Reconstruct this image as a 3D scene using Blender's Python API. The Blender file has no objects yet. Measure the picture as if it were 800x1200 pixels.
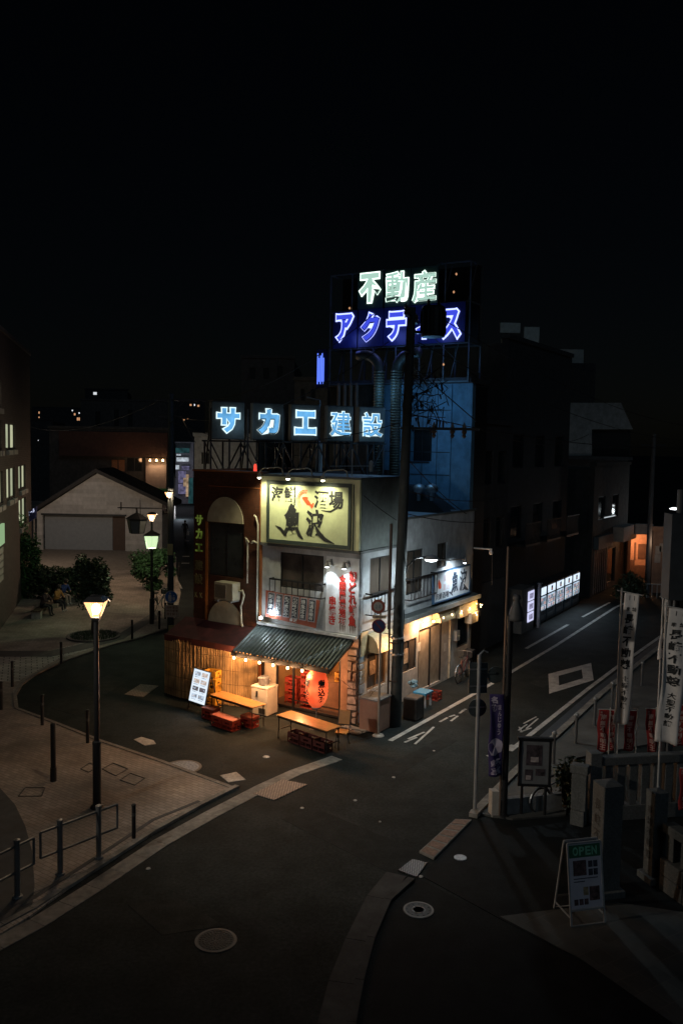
import bpy, math, random
from math import sin, cos, pi, radians, sqrt
from mathutils import Vector as V, Matrix
random.seed(7)
sc = bpy.context.scene
COL = sc.collection
# ------------------------------------------------------------------ camera
FP = 1002.4; TH = radians(4.42); RO = radians(0.99); YA = radians(32.5); H = 8.5
F_ = V((0, cos(TH), -sin(TH))); R0 = V((1, 0, 0)); U0 = V((0, sin(TH), cos(TH)))
R_ = R0*cos(RO) + U0*sin(RO); U_ = -R0*sin(RO) + U0*cos(RO)
EYE = V((0, 0, H))
cd = bpy.data.cameras.new('camera'); cam = bpy.data.objects.new('camera', cd); COL.objects.link(cam)
m = Matrix((R_, U_, -F_)).transposed().to_4x4(); m.translation = EYE
cam.matrix_world = m
cd.sensor_fit = 'VERTICAL'; cd.sensor_height = 36; cd.lens = 36*FP/1200
cd.clip_start = .1; cd.clip_end = 3000
sc.camera = cam

def ray(u, v): return R_*((u-400)/FP) - U_*((v-600)/FP) + F_
def G(u, v, z=0):                      # ground point seen at a photo pixel
    d = ray(u, v); p = EYE + d*((z-H)/d.z); return V((p.x, p.y, z))
def D(u, v, Y):                        # point at distance Y
    d = ray(u, v); return EYE + d*(Y/d.y)
C0 = G(418.5, 849)
AX = V((cos(YA), -sin(YA), 0)); AY = V((sin(YA), cos(YA), 0))
def W(x, y, z=0): return C0 + AX*x + AY*y + V((0, 0, z))
def lx(u, v, y):                       # (x, z) on the plane y = const of the street-corner frame
    p0 = C0 + AY*y; d = ray(u, v); q = EYE + d*((p0-EYE).dot(AY)/d.dot(AY)); return ((q-p0).dot(AX), q.z)
def ly(u, v, x):
    p0 = C0 + AX*x; d = ray(u, v); q = EYE + d*((p0-EYE).dot(AX)/d.dot(AX)); return ((q-p0).dot(AY), q.z)
X, Y, Z = V((1, 0, 0)), V((0, 1, 0)), V((0, 0, 1))

# ------------------------------------------------------------------ mesh builder
class MB:
    def __init__(s): s.v = []; s.f = []; s.m = []
    def add(s, vs, fs, mi=0):
        n = len(s.v); s.v += [V(p) for p in vs]; s.f += [[i+n for i in f] for f in fs]; s.m += [mi]*len(fs); return s
    def box(s, x0, x1, y0, y1, z0, z1, mi=0):
        return s.add([(x0,y0,z0),(x1,y0,z0),(x1,y1,z0),(x0,y1,z0),(x0,y0,z1),(x1,y0,z1),(x1,y1,z1),(x0,y1,z1)],
                     [(0,3,2,1),(4,5,6,7),(0,1,5,4),(1,2,6,5),(2,3,7,6),(3,0,4,7)], mi)
    def bar(s, p, q, w, h=None, mi=0, up=Z):
        p, q = V(p), V(q); h = h or w; d = (q-p).normalized()
        a = d.cross(up)
        if a.length < 1e-3: a = d.cross(X)
        a = a.normalized()*w/2; b = a.cross(d).normalized()*h/2
        return s.add([p-a-b, p+a-b, p+a+b, p-a+b, q-a-b, q+a-b, q+a+b, q-a+b],
                     [(0,1,2,3),(7,6,5,4),(0,4,5,1),(1,5,6,2),(2,6,7,3),(3,7,4,0)], mi)
    def tube(s, pts, r, n=8, mi=0, cap=True):
        pts = [V(p) for p in pts]; k = len(pts); rs = r if isinstance(r, (list, tuple)) else [r]*k
        vs = []; a = None
        for i, p in enumerate(pts):
            d = (pts[min(i+1, k-1)] - pts[max(i-1, 0)]).normalized()
            if a is None:
                a = d.cross(Z)
                if a.length < 1e-3: a = d.cross(X)
            a = (a - d*a.dot(d)).normalized(); b = d.cross(a)
            vs += [p + (a*cos(2*pi*j/n) + b*sin(2*pi*j/n))*rs[i] for j in range(n)]
        fs = [(i*n+j, i*n+(j+1) % n, (i+1)*n+(j+1) % n, (i+1)*n+j) for i in range(k-1) for j in range(n)]
        if cap: fs += [tuple(range(n-1, -1, -1)), tuple((k-1)*n+j for j in range(n))]
        return s.add(vs, fs, mi)
    def lathe(s, c, prof, n=20, mi=0, rot=0):
        c = V(c); vs = [c + V((r*cos(2*pi*j/n+rot), r*sin(2*pi*j/n+rot), z)) for r, z in prof for j in range(n)]
        k = len(prof)
        fs = [(i*n+j, i*n+(j+1) % n, (i+1)*n+(j+1) % n, (i+1)*n+j) for i in range(k-1) for j in range(n)]
        fs += [tuple(range(n-1, -1, -1)), tuple((k-1)*n+j for j in range(n))]
        return s.add(vs, fs, mi)
    def prism(s, pts, nrm, t, mi=0):   # polygon extruded by t along nrm
        nrm = V(nrm); n = len(pts); a = [V(p) for p in pts]; b = [p + nrm*t for p in a]
        return s.add(a+b, [tuple(range(n-1, -1, -1)), tuple(range(n, 2*n))] + [(i, (i+1) % n, (i+1) % n+n, i+n) for i in range(n)], mi)
    def slab(s, pts, z0, z1, mi=0):
        ar = sum(pts[i][0]*pts[(i+1) % len(pts)][1] - pts[(i+1) % len(pts)][0]*pts[i][1] for i in range(len(pts)))
        if ar < 0: pts = pts[::-1]
        return s.prism([(p[0], p[1], z0) for p in pts], Z, z1-z0, mi)
    def wall(s, o, r, u, w, h, t, holes=(), mi=0):   # w x h sheet, thickness t inward (-normal), with openings (x0,x1,z0,z1)
        o, r, u = V(o), V(r), V(u); nn = r.cross(u)
        xs = sorted({0, w} | {min(max(k, 0), w) for q in holes for k in q[:2]}); zs = sorted({0, h} | {min(max(k, 0), h) for q in holes for k in q[2:]})
        def solid(i, j):
            if i < 0 or j < 0 or i >= len(xs)-1 or j >= len(zs)-1: return False
            cx, cz = (xs[i]+xs[i+1])/2, (zs[j]+zs[j+1])/2
            return not any(q[0] < cx < q[1] and q[2] < cz < q[3] for q in holes)
        P = lambda a, b, d=0: o + r*a + u*b - nn*d
        for i in range(len(xs)-1):
            for j in range(len(zs)-1):
                if not solid(i, j): continue
                a, b, c, d = xs[i], xs[i+1], zs[j], zs[j+1]
                s.add([P(a,c),P(b,c),P(b,d),P(a,d)], [(0,1,2,3)], mi); s.add([P(a,c,t),P(b,c,t),P(b,d,t),P(a,d,t)], [(3,2,1,0)], mi)
                if not solid(i-1, j): s.add([P(a,c),P(a,d),P(a,d,t),P(a,c,t)], [(0,1,2,3)], mi)
                if not solid(i+1, j): s.add([P(b,c),P(b,c,t),P(b,d,t),P(b,d)], [(0,1,2,3)], mi)
                if not solid(i, j-1): s.add([P(a,c),P(a,c,t),P(b,c,t),P(b,c)], [(0,1,2,3)], mi)
                if not solid(i, j+1): s.add([P(a,d),P(b,d),P(b,d,t),P(a,d,t)], [(0,1,2,3)], mi)
        return s
    def build(s, name, mats, parent=None, loc=None, rz=0, bevel=0, smooth=False):
        me = bpy.data.meshes.new(name); me.from_pydata([tuple(v) for v in s.v], [], s.f); me.update()
        mats = mats if isinstance(mats, (list, tuple)) else [mats]
        for q in mats: me.materials.append(q)
        me.polygons.foreach_set('material_index', s.m)
        if smooth: me.polygons.foreach_set('use_smooth', [True]*len(s.f))
        o = bpy.data.objects.new(name, me); COL.objects.link(o)
        if loc is not None: o.location = loc
        o.rotation_euler.z = rz
        if parent is not None: o.parent = parent
        if bevel:
            b = o.modifiers.new('bevel', 'BEVEL'); b.width = bevel; b.segments = 2; b.limit_method = 'ANGLE'; b.angle_limit = radians(40)
        return o

def tag(o, label=None, cat=None, group=None, kind=None):
    if label: o['label'] = label
    if cat: o['category'] = cat
    if group: o['group'] = group
    if kind: o['kind'] = kind
    return o
def thing(name, loc, rz, label, cat, group=None):
    o = bpy.data.objects.new(name, None); COL.objects.link(o); o.location = loc; o.rotation_euler.z = rz; o.empty_display_size = .3
    return tag(o, label, cat, group)
def copy_tree(o, parent=None):
    c = o.copy(); COL.objects.link(c)
    if parent is not None: c.parent = parent
    for ch in list(o.children): copy_tree(ch, c)
    return c

# ------------------------------------------------------------------ materials
MATS = {}
def M(name, col=(.5,.5,.5), rough=.7, metal=0., var=.18, scale=4., bump=0., spec=.5, kind=None, sx=1., stretch=None, dirt=0., coat=0.):
    if name in MATS: return MATS[name]
    mt = bpy.data.materials.new(name); mt.use_nodes = True; nt = mt.node_tree; N = nt.nodes; L = nt.links
    p = N['Principled BSDF']; p.inputs['Roughness'].default_value = rough; p.inputs['Metallic'].default_value = metal
    p.inputs['Specular IOR Level'].default_value = spec
    if coat: p.inputs['Coat Weight'].default_value = coat; p.inputs['Coat Roughness'].default_value = .1
    tc = N.new('ShaderNodeTexCoord'); vec = tc.outputs['Object']
    if stretch:
        mp = N.new('ShaderNodeMapping'); mp.inputs['Scale'].default_value = stretch; L.new(vec, mp.inputs['Vector']); vec = mp.outputs[0]
    no = N.new('ShaderNodeTexNoise'); no.inputs['Scale'].default_value = scale; no.inputs['Detail'].default_value = 6; no.inputs['Roughness'].default_value = .6
    L.new(vec, no.inputs['Vector'])
    rp = N.new('ShaderNodeValToRGB'); rp.color_ramp.elements[0].position = .3; rp.color_ramp.elements[1].position = .72
    c = col
    rp.color_ramp.elements[0].color = (*[k*(1-var) for k in c], 1); rp.color_ramp.elements[1].color = (*[min(1, k*(1+var)) for k in c], 1)
    L.new(no.outputs['Fac'], rp.inputs['Fac']); out = rp.outputs[0]; hgt = no.outputs['Fac']
    if kind and kind[0] == 'brick':     # ('brick', bw, bh, mortar colour, mortar size, 'wall'|'floor', rotation)
        _, bw, bh, mc, ms, pl, rt = kind
        sp = N.new('ShaderNodeSeparateXYZ'); L.new(tc.outputs['Object'], sp.inputs[0])
        if pl == 'wall':
            ad = N.new('ShaderNodeMath'); ad.operation = 'ADD'; L.new(sp.outputs[0], ad.inputs[0]); L.new(sp.outputs[1], ad.inputs[1])
            cb = N.new('ShaderNodeCombineXYZ'); L.new(ad.outputs[0], cb.inputs[0]); L.new(sp.outputs[2], cb.inputs[1]); v2 = cb.outputs[0]
        else:
            mp = N.new('ShaderNodeMapping'); mp.inputs['Rotation'].default_value[2] = rt; L.new(tc.outputs['Object'], mp.inputs['Vector']); v2 = mp.outputs[0]
        br = N.new('ShaderNodeTexBrick'); br.inputs['Scale'].default_value = 1; br.inputs['Brick Width'].default_value = bw; br.inputs['Row Height'].default_value = bh
        br.inputs['Mortar Size'].default_value = ms; br.inputs['Mortar'].default_value = (*mc, 1); br.inputs['Bias'].default_value = 0
        L.new(v2, br.inputs['Vector'])
        m1 = N.new('ShaderNodeMix'); m1.data_type = 'RGBA'; m1.blend_type = 'MULTIPLY'; m1.inputs[0].default_value = 1
        L.new(out, m1.inputs[6]); m1.inputs[7].default_value = (.75, .75, .75, 1); L.new(m1.outputs[2], br.inputs['Color1'])
        L.new(out, br.inputs['Color2']); out = br.outputs['Color']; hgt = br.outputs['Fac']
        bp = N.new('ShaderNodeBump'); bp.inputs['Strength'].default_value = .5; bp.inputs['Distance'].default_value = .01; bp.invert = True
        L.new(hgt, bp.inputs['Height']); L.new(bp.outputs[0], p.inputs['Normal'])
    elif bump:
        bp = N.new('ShaderNodeBump'); bp.inputs['Strength'].default_value = bump; bp.inputs['Distance'].default_value = .02
        if kind and kind[0] == 'wave':
            wv = N.new('ShaderNodeTexWave'); wv.bands_direction = kind[1]; wv.inputs['Scale'].default_value = kind[2]; wv.inputs['Distortion'].default_value = .4
            L.new(tc.outputs['Object'], wv.inputs['Vector']); hgt = wv.outputs['Fac']
        L.new(hgt, bp.inputs['Height']); L.new(bp.outputs[0], p.inputs['Normal'])
    if dirt:                            # vertical run-off streaks and blotches of grime
        mp = N.new('ShaderNodeMapping'); mp.inputs['Scale'].default_value = (1.3, 1.3, .75); L.new(tc.outputs['Object'], mp.inputs['Vector'])
        n2 = N.new('ShaderNodeTexNoise'); n2.inputs['Scale'].default_value = 1.9; n2.inputs['Roughness'].default_value = .68; n2.inputs['Detail'].default_value = 8; L.new(mp.outputs[0], n2.inputs['Vector'])
        r2 = N.new('ShaderNodeValToRGB'); r2.color_ramp.elements[0].position = .34; r2.color_ramp.elements[1].position = .60
        r2.color_ramp.elements[0].color = (1-dirt, 1-dirt, 1-dirt*1.05, 1); r2.color_ramp.elements[1].color = (1, 1, 1, 1); L.new(n2.outputs['Fac'], r2.inputs['Fac'])
        m2 = N.new('ShaderNodeMix'); m2.data_type = 'RGBA'; m2.blend_type = 'MULTIPLY'; m2.inputs[0].default_value = 1
        L.new(out, m2.inputs[6]); L.new(r2.outputs[0], m2.inputs[7]); out = m2.outputs[2]
    L.new(out, p.inputs['Base Color'])
    MATS[name] = mt; return mt
def EM(name, col=(1,1,1), st=1, sample=True, trans=False, var=0., scale=3.):
    if name in MATS: return MATS[name]
    mt = bpy.data.materials.new(name); mt.use_nodes = True; nt = mt.node_tree; N = nt.nodes; L = nt.links
    N.remove(N['Principled BSDF']); e = N.new('ShaderNodeEmission'); e.inputs[0].default_value = (*col, 1); e.inputs[1].default_value = st
    if var:
        tc = N.new('ShaderNodeTexCoord'); no = N.new('ShaderNodeTexNoise'); no.inputs['Scale'].default_value = scale; L.new(tc.outputs['Object'], no.inputs['Vector'])
        mr = N.new('ShaderNodeMapRange'); mr.inputs[1].default_value = .3; mr.inputs[2].default_value = .7; mr.inputs[3].default_value = st*(1-var); mr.inputs[4].default_value = st*(1+var)
        L.new(no.outputs['Fac'], mr.inputs[0]); L.new(mr.outputs[0], e.inputs[1])
    out = N['Material Output']
    if trans:
        t = N.new('ShaderNodeBsdfTransparent'); a = N.new('ShaderNodeAddShader'); L.new(e.outputs[0], a.inputs[0]); L.new(t.outputs[0], a.inputs[1]); L.new(a.outputs[0], out.inputs[0])
    else: L.new(e.outputs[0], out.inputs[0])
    if not sample: mt.cycles.emission_sampling = 'NONE'
    MATS[name] = mt; return mt

black = M('black_paint', (.012,.012,.013), .45, var=.3)
steel = M('galvanised_steel', (.35,.36,.37), .45, .8, var=.25, scale=9)
grey = M('grey_paint', (.28,.29,.29), .6, var=.2, dirt=.3)
darkm = M('dark_metal', (.04,.042,.045), .5, .3, var=.3)
white = M('white_paint', (.72,.73,.72), .6, dirt=.25)
glass = M('dark_glass', (.025,.03,.032), .08, var=.2, spec=.8)
curtain = M('curtained_glass', (.075,.06,.048), .25, var=.35, scale=2.5, stretch=(6,6,.6), spec=.6)
plaster = M('white_plaster', (.50,.51,.50), .85, var=.12, bump=.15, dirt=.3)
sideplas = M('side_plaster', (.42,.44,.46), .85, var=.12, bump=.15, dirt=.35)
grimy = M('grimy_panel', (.16,.18,.17), .7, var=.2, dirt=.35)
tilebrick = M('brown_tile', (.078,.027,.014), .45, var=.3, scale=6, kind=('brick',.22,.065,(.03,.018,.012),.006,'wall',0))
concrete = M('concrete', (.26,.25,.235), .9, var=.2, scale=6, bump=.2, dirt=.3)
stone = M('granite', (.115,.117,.112), .8, var=.35, scale=25, bump=.15, dirt=.3)
wood = M('table_wood', (.42,.20,.06), .28, var=.35, scale=5, stretch=(1,9,9), coat=.4)
redplas = M('red_crate', (.30,.035,.02), .5, var=.3, scale=8)
yelplas = M('yellow_crate', (.55,.27,.03), .5, var=.2, scale=8)
reed = M('reed', (.42,.27,.12), .8, var=.55, scale=3, stretch=(22,22,.8), bump=.6, kind=('wave','X',22))
ink = M('black_ink', (.012,.014,.016), .7, var=.3)
redink = M('red_ink', (.55,.03,.02), .6, var=.25, scale=12)
warmwall = M('warm_interior', (.45,.27,.13), .8, var=.35, scale=2)
leaf = M('leaf', (.045,.075,.03), .6, var=.6, scale=7)
leafd = M('leaf_dark', (.03,.05,.022), .6, var=.6, scale=7)
bark = M('bark', (.07,.05,.035), .9, var=.4, scale=12, bump=.5)
skin = M('skin', (.45,.27,.18), .6, var=.1)
rubber = M('rubber', (.015,.015,.015), .8)

# ------------------------------------------------------------------ text
_gc = {}
def glyph(ch, bold):
    k = (ch, bold)
    if k in _gc: return _gc[k]
    cu = bpy.data.curves.new('glyph', 'FONT'); cu.body = ch; cu.size = 1; cu.offset = bold; cu.extrude = .5; cu.resolution_u = 3
    o = bpy.data.objects.new('glyph', cu); COL.objects.link(o); bpy.context.view_layer.update()
    me = bpy.data.meshes.new_from_object(o.evaluated_get(bpy.context.evaluated_depsgraph_get()))
    vs = [tuple(v.co) for v in me.vertices]; fs = [tuple(p.vertices) for p in me.polygons]
    bpy.data.objects.remove(o); bpy.data.curves.remove(cu); bpy.data.meshes.remove(me)
    _gc[k] = (vs, fs); return _gc[k]
def text(mb, s, o, r, u, w, h, vert=False, bold=.02, t=.008, mi=0, fill=.9, warp=0, gap=0, tight=False, fit=None):
    """each character fills a cell w x h; o = top left corner of the first cell"""
    o, r, u = V(o), V(r), V(u); nn = r.cross(u)
    for i, ch in enumerate(s):
        if ch == ' ': continue
        vs, fs = glyph(ch, bold)
        if not vs: continue
        bs = glyph(ch, fit)[0] if fit is not None else vs
        x0 = min(v[0] for v in bs); x1 = max(v[0] for v in bs); y0 = min(v[1] for v in bs); y1 = max(v[1] for v in bs)
        cx = (x0+x1)/2; cy = (y0+y1)/2
        if tight: sx = w*fill/(x1-x0); sy = h*fill/(y1-y0)
        else: sx = w*fill; sy = h*fill
        c = o + (r*(w/2) - u*((h+gap)*i + h/2) if vert else r*((w+gap)*i + w/2) - u*(h/2))
        out = []
        for a, b, z in vs:
            a = (a-cx); b = (b-cy)
            if warp: a, b = a + warp*sin(7*b+i*2.1)+warp*.5*sin(23*b+i), b + warp*sin(6*a+i) + warp*.4*sin(21*a)
            out.append(c + r*a*sx + u*b*sy + nn*((z+.5)*t))
        mb.add(out, fs, mi)
def stroke(mb, pts, o, r, u, t=.006, mi=0):
    """brush stroke: pts = (x, y, width)"""
    o, r, u = V(o), V(r), V(u); nn = r.cross(u); A = []; B = []
    for i, (x, y, w) in enumerate(pts):
        x0, y0, _ = pts[max(i-1, 0)]; x1, y1, _ = pts[min(i+1, len(pts)-1)]
        dx, dy = x1-x0, y1-y0; l = max(1e-6, sqrt(dx*dx+dy*dy)); px, py = -dy/l*w/2, dx/l*w/2
        A.append(o + r*(x+px) + u*(y+py)); B.append(o + r*(x-px) + u*(y-py))
    for i in range(len(pts)-1):
        mb.prism([B[i], B[i+1], A[i+1], A[i]], nn, t, mi)

# ------------------------------------------------------------------ lights
def light(kind, name, loc, energy, col, r=.05, target=None, cone=None, blend=.5, parent=None):
    l = bpy.data.lights.new(name, kind); l.energy = energy; l.color = col; l.shadow_soft_size = r
    if kind == 'SPOT': l.spot_size = radians(cone); l.spot_blend = blend
    o = bpy.data.objects.new(name, l); COL.objects.link(o); o.location = loc
    if target is not None: o.rotation_euler = (V(target)-V(loc)).to_track_quat('-Z', 'Y').to_euler()
    if parent is not None: o.parent = parent
    return o
WARM = (1, .62, .30); AMB = (1, .50, .18); COOL = (.82, .93, 1)

# world: a night sky so dark that lamps and an added fill sun light the place
w = bpy.data.worlds.new('World'); sc.world = w; w.use_nodes = True; wn = w.node_tree
sky = wn.nodes.new('ShaderNodeTexSky'); sky.sky_type = 'NISHITA'; sky.sun_disc = False; sky.sun_elevation = radians(35); sky.sun_rotation = radians(200)
bg = wn.nodes['Background']; wn.links.new(sky.outputs[0], bg.inputs[0]); bg.inputs[1].default_value = .0003
su = bpy.data.lights.new('fill_sun', 'SUN'); su.energy = .085; su.angle = radians(28); su.color = (.55, .78, 1)  # added bluish fill from behind the camera, no moon in view
so = bpy.data.objects.new('fill_sun', su); COL.objects.link(so); so.rotation_euler = (radians(55), 0, radians(20))
sc.view_settings.view_transform = 'Standard'; sc.view_settings.look = 'None'; sc.view_settings.exposure = 0; sc.view_settings.gamma = 1; sc.view_settings.use_curve_mapping = False
sc.cycles.use_denoising = True; sc.cycles.max_bounces = 5; sc.cycles.diffuse_bounces = 3; sc.cycles.glossy_bounces = 2
sc.cycles.sample_clamp_indirect = 3; sc.cycles.use_light_tree = True; sc.cycles.caustics_reflective = False; sc.cycles.caustics_refractive = False
ASSUMED_ROADLAMP = 4000  # energy of the assumed road lamp added out of view
# ================================================================== GROUND (structure)
def ground_poly(name, px, z0, z1, mat, kind='structure', label=None, cat=None):
    mb = MB(); mb.slab([G(*p)[:2] if len(p) == 2 else p[:2] for p in px], z0, z1)
    o = mb.build(name, mat); tag(o, label, cat, kind=kind); return o
asphalt = M('asphalt', (.0215,.0255,.0245), .9, var=.35, scale=1.3, bump=.25, spec=.12)
nt = asphalt.node_tree
def add_grain(mt, scale, amt):
    nt = mt.node_tree; N = nt.nodes; L = nt.links; p = N['Principled BSDF']; src = p.inputs['Base Color'].links[0].from_socket
    tc = N.new('ShaderNodeTexCoord'); n = N.new('ShaderNodeTexNoise'); n.inputs['Scale'].default_value = scale; n.inputs['Detail'].default_value = 3
    L.new(tc.outputs['Object'], n.inputs['Vector']); r = N.new('ShaderNodeMapRange'); r.inputs[1].default_value = .3; r.inputs[2].default_value = .7
    r.inputs[3].default_value = 1-amt; r.inputs[4].default_value = 1+amt; L.new(n.outputs['Fac'], r.inputs[0])
    m2 = N.new('ShaderNodeMix'); m2.data_type = 'RGBA'; m2.blend_type = 'MULTIPLY'; m2.inputs[0].default_value = 1
    L.new(src, m2.inputs[6]); L.new(r.outputs[0], m2.inputs[7]); L.new(m2.outputs[2], p.inputs['Base Color'])
    # broad wear patches with worn, paler traffic bands
add_grain(asphalt, 70, .5); add_grain(asphalt, 14, .3); add_grain(asphalt, .25, .3)
asphalt2 = M('old_asphalt', (.013,.015,.016), .9, var=.3, scale=2, bump=.3, spec=.12); add_grain(asphalt2, 55, .4)
paving = M('plaza_paving', (.33,.28,.235), .85, var=.25, scale=1.2, kind=('brick',.22,.11,(.15,.125,.10),.007,'floor',.6)); add_grain(paving, .4, .35)
paving2 = M('lamplit_pale_paving', (.50,.48,.43), .8, var=.2, scale=1.2, kind=('brick',.4,.2,(.07,.065,.06),.018,'floor',-.35)); add_grain(paving2, .5, .25)  # paler paver type, with lamp light on it also put into the colour
tiles = M('footway_tiles', (.085,.085,.078), .85, var=.25, scale=1.5, kind=('brick',.4,.4,(.09,.085,.075),.012,'floor',-.55)); add_grain(tiles, .5, .3)
bandm = M('dark_band', (.06,.06,.06), .8, var=.25)
kerbm = M('kerb_concrete', (.21,.195,.17), .9, var=.3, scale=7, bump=.2); add_grain(kerbm, 1.5, .3)
kerbd = M('gutter_concrete', (.038,.039,.038), .9, var=.3, scale=4, bump=.2); add_grain(kerbd, 1.5, .3)
paintw = M('road_paint', (.40,.38,.35), .75, var=.3, scale=14); add_grain(paintw, 2.5, .3)
gr = MB(); gr.add([(-600,-60,0),(600,-60,0),(600,1500,0),(-600,1500,0)], [(0,1,2,3)]); tag(gr.build('ground', asphalt), kind='structure')

edge = [(277,925),(232,948),(180,978),(100,1028),(35,1076),(-30,1115),(-400,1300)]
roadedge = [(191,893),(120,869),(70,849),(22,831)]
curve = [(20,815),(27,803),(45,790),(70,778),(98,768),(130,757),(165,748),(195,738),(207,722),(212,695),(207,672),(203,640),(200,600)]
plaza = edge[::-1] + [(277,925)] + roadedge + curve + [(60,560),(-330,560)]
seen = []
for p in plaza:
    if p not in seen: seen.append(p)
ground_poly('plaza_paving', seen, -.02, .04, paving)
ground_poly('pale_lamplit_paving', [(-200,800),(22,800),(26,797),(68,774),(128,754),(140,745),(95,755),(60,764),(-200,764)], .041, .046, paving2)
ground_poly('dark_paving_band', [(-200,764),(60,764),(95,756),(140,744),(185,715),(190,722),(145,750),(98,763),(60,771),(-200,771)], .047, .05, bandm)
ground_poly('dark_paving_curve', [(-60,905),(0,925),(18,945),(30,970),(38,1000),(41,1040),(38,1066),(0,1090),(-60,1130)], .041, .046, bandm)
def ribbon(name, px, wd, z0, z1, mat, label=None, seg=None, gap=.012):
    """strip following pixel polyline px on its right-hand side, width wd metres; laid as kerb stones of length seg"""
    P = [G(*p) for p in px]; mb = MB()
    pts = [P[0]]
    for i in range(len(P)-1):
        l = (P[i+1]-P[i]).length; n = max(1, int(l/(seg or 1e9)))
        pts += [P[i].lerp(P[i+1], k/n) for k in range(1, n+1)]
    off = []
    for i, p in enumerate(pts):
        d = (pts[min(i+1, len(pts)-1)] - pts[max(i-1, 0)]).normalized(); off.append(p + V((d.y, -d.x, 0))*wd)
    for i in range(len(pts)-1):
        d = (pts[i+1]-pts[i]).normalized()*(gap if seg else 0)
        mb.slab([pts[i][:2], (pts[i+1]-d)[:2], (off[i+1]-d)[:2], off[i][:2]], z0, z1)
    return tag(mb.build(name, mat), label, kind='structure')
# kerbs: plaza near edge (pale gutter stones outside, dark raised kerb behind them)
near = [(-120,1160),(35,1078),(101,1037),(180,985),(240,952),(300,921),(340,903),(389,886)]
ribbon('kerb_stones', near, .40, -.02, .012, kerbm, seg=.6); kerbn = 0
ribbon('kerb', [(-120,1148),(35,1066),(100,1024),(178,974),(232,944),(276,922)], .13, -.02, .065, kerbm, seg=.6)
ribbon('plaza_edge_stones', [(195,738),(165,748),(130,757),(98,768),(70,778),(45,790),(27,803),(20,815),(22,831),(70,849),(120,869),(191,893),(277,925)], .12, -.02, .055, M('edge_stone', (.20,.18,.155), .9, var=.3, scale=7), seg=.6)
ribbon('drain_line', [(-60,1105),(40,1052),(105,1010),(178,962),(232,940)], .10, .041, .048, bandm)
# lower right: old lot, gutter, tactile strip, footway
ground_poly('old_road', [(490,1030),(600,1085),(700,1138),(830,1205),(830,1300),(405,1300),(415,1200),(425,1150),(440,1100),(462,1045)], -.02, .008, asphalt2)
ground_poly('lot_asphalt', [(553,963),(600,957),(700,955),(900,960),(900,1240),(700,1138),(600,1085),(496,1028),(508,1010)], -.02, .012, asphalt2)
ribbon('gutter', [(366,1240),(372,1200),(385,1150),(405,1100),(430,1050),(453,1022)], .42, -.02, .016, kerbd, seg=1.4)
ribbon('gutter_kerb', [(400,1240),(406,1200),(416,1150),(430,1100),(450,1055),(478,1030)], .14, -.02, .05, kerbd, seg=1.4)
ground_poly('lot_paving', [(585,1075),(640,1068),(720,1058),(900,1085),(900,1300),(830,1230),(680,1125)], .013, .020, tiles)
ground_poly('footway', [(560,955),(602,908),(641,873),(701,818),(802,738),(1000,640),(1000,760),(830,860),(700,885),(675,890),(662,957),(600,962)], -.02, .05, tiles)
ribbon('footway_kerb', [(549,957),(575,930),(600,905),(640,870),(700,815),(800,735),(1000,640)], .20, -.02, .10, kerbm, seg=.6)
gut = M('wet_gutter', (.035,.045,.055), .75, var=.3, scale=3)
ribbon('footway_gutter', [(640,868),(700,814),(800,734)], -.30, -.02, .006, gut)
tac = MB()
a0, a1, b0, b1 = G(491,1000), G(508,1008), G(533,962), G(552,963)
tac.slab([a0[:2], a1[:2], b1[:2], b0[:2]], -.02, .05, 0)
for i in range(6):
    for (s0, s1) in ((.08, .92),):
        t0, t1 = (i+.12)/6, (i+.88)/6
        q = [a0.lerp(b0, t0).lerp(a1.lerp(b1, t0), s0), a0.lerp(b0, t0).lerp(a1.lerp(b1, t0), s1), a0.lerp(b0, t1).lerp(a1.lerp(b1, t1), s1), a0.lerp(b0, t1).lerp(a1.lerp(b1, t1), s0)]
        tac.slab([p[:2] for p in q], .05, .056, 1)
tag(tac.build('step_slab', [kerbm, M('reddish_tile', (.24,.15,.11), .85, var=.35, scale=14)]), kind='structure')
# repair trenches and sealed joints in the road
tren = M('repair_asphalt', (.018,.021,.0205), .9, var=.35, scale=3, bump=.2, spec=.12); add_grain(tren, 50, .4)
tren2 = M('worn_asphalt', (.025,.028,.026), .88, var=.4, scale=3, bump=.2, spec=.12); add_grain(tren2, 45, .4)
for nm, mt_, px in (('road_patch_strip',tren,[(330,960),(372,948),(520,1010),(470,1030)]),('road_patch_strip',tren2,[(150,1060),(212,1052),(262,1085),(190,1096)]),('road_patch_strip',tren,[(440,905),(520,862),(536,868),(458,913)]),('road_patch_strip',tren2,[(60,830),(128,790),(150,797),(88,838)]),('road_patch_strip',tren2,[(620,800),(668,770),(682,774),(636,806)])):
    ground_poly(nm, px, -.01, .003, mt_)
def crack(px, seed):
    r = random.Random(seed); P = [G(*p) for p in px]; mb = MB(); pts = []
    for i in range(len(P)-1):
        for k in range(14): q = P[i].lerp(P[i+1], k/14); pts.append(q+V((r.uniform(-.05,.05), r.uniform(-.05,.05), 0)))
    for i in range(len(pts)-1):
        d = (pts[i+1]-pts[i]).normalized(); n = V((d.y,-d.x,0))*r.uniform(.006,.016); mb.slab([(pts[i]-n)[:2],(pts[i+1]-n)[:2],(pts[i+1]+n)[:2],(pts[i]+n)[:2]], 0, .0045)
    tag(mb.build('road_crack', M('crack_black', (.006,.006,.006), .9)), kind='structure')
crack([(470,1050),(520,1075),(560,1110)], 4)
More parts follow.
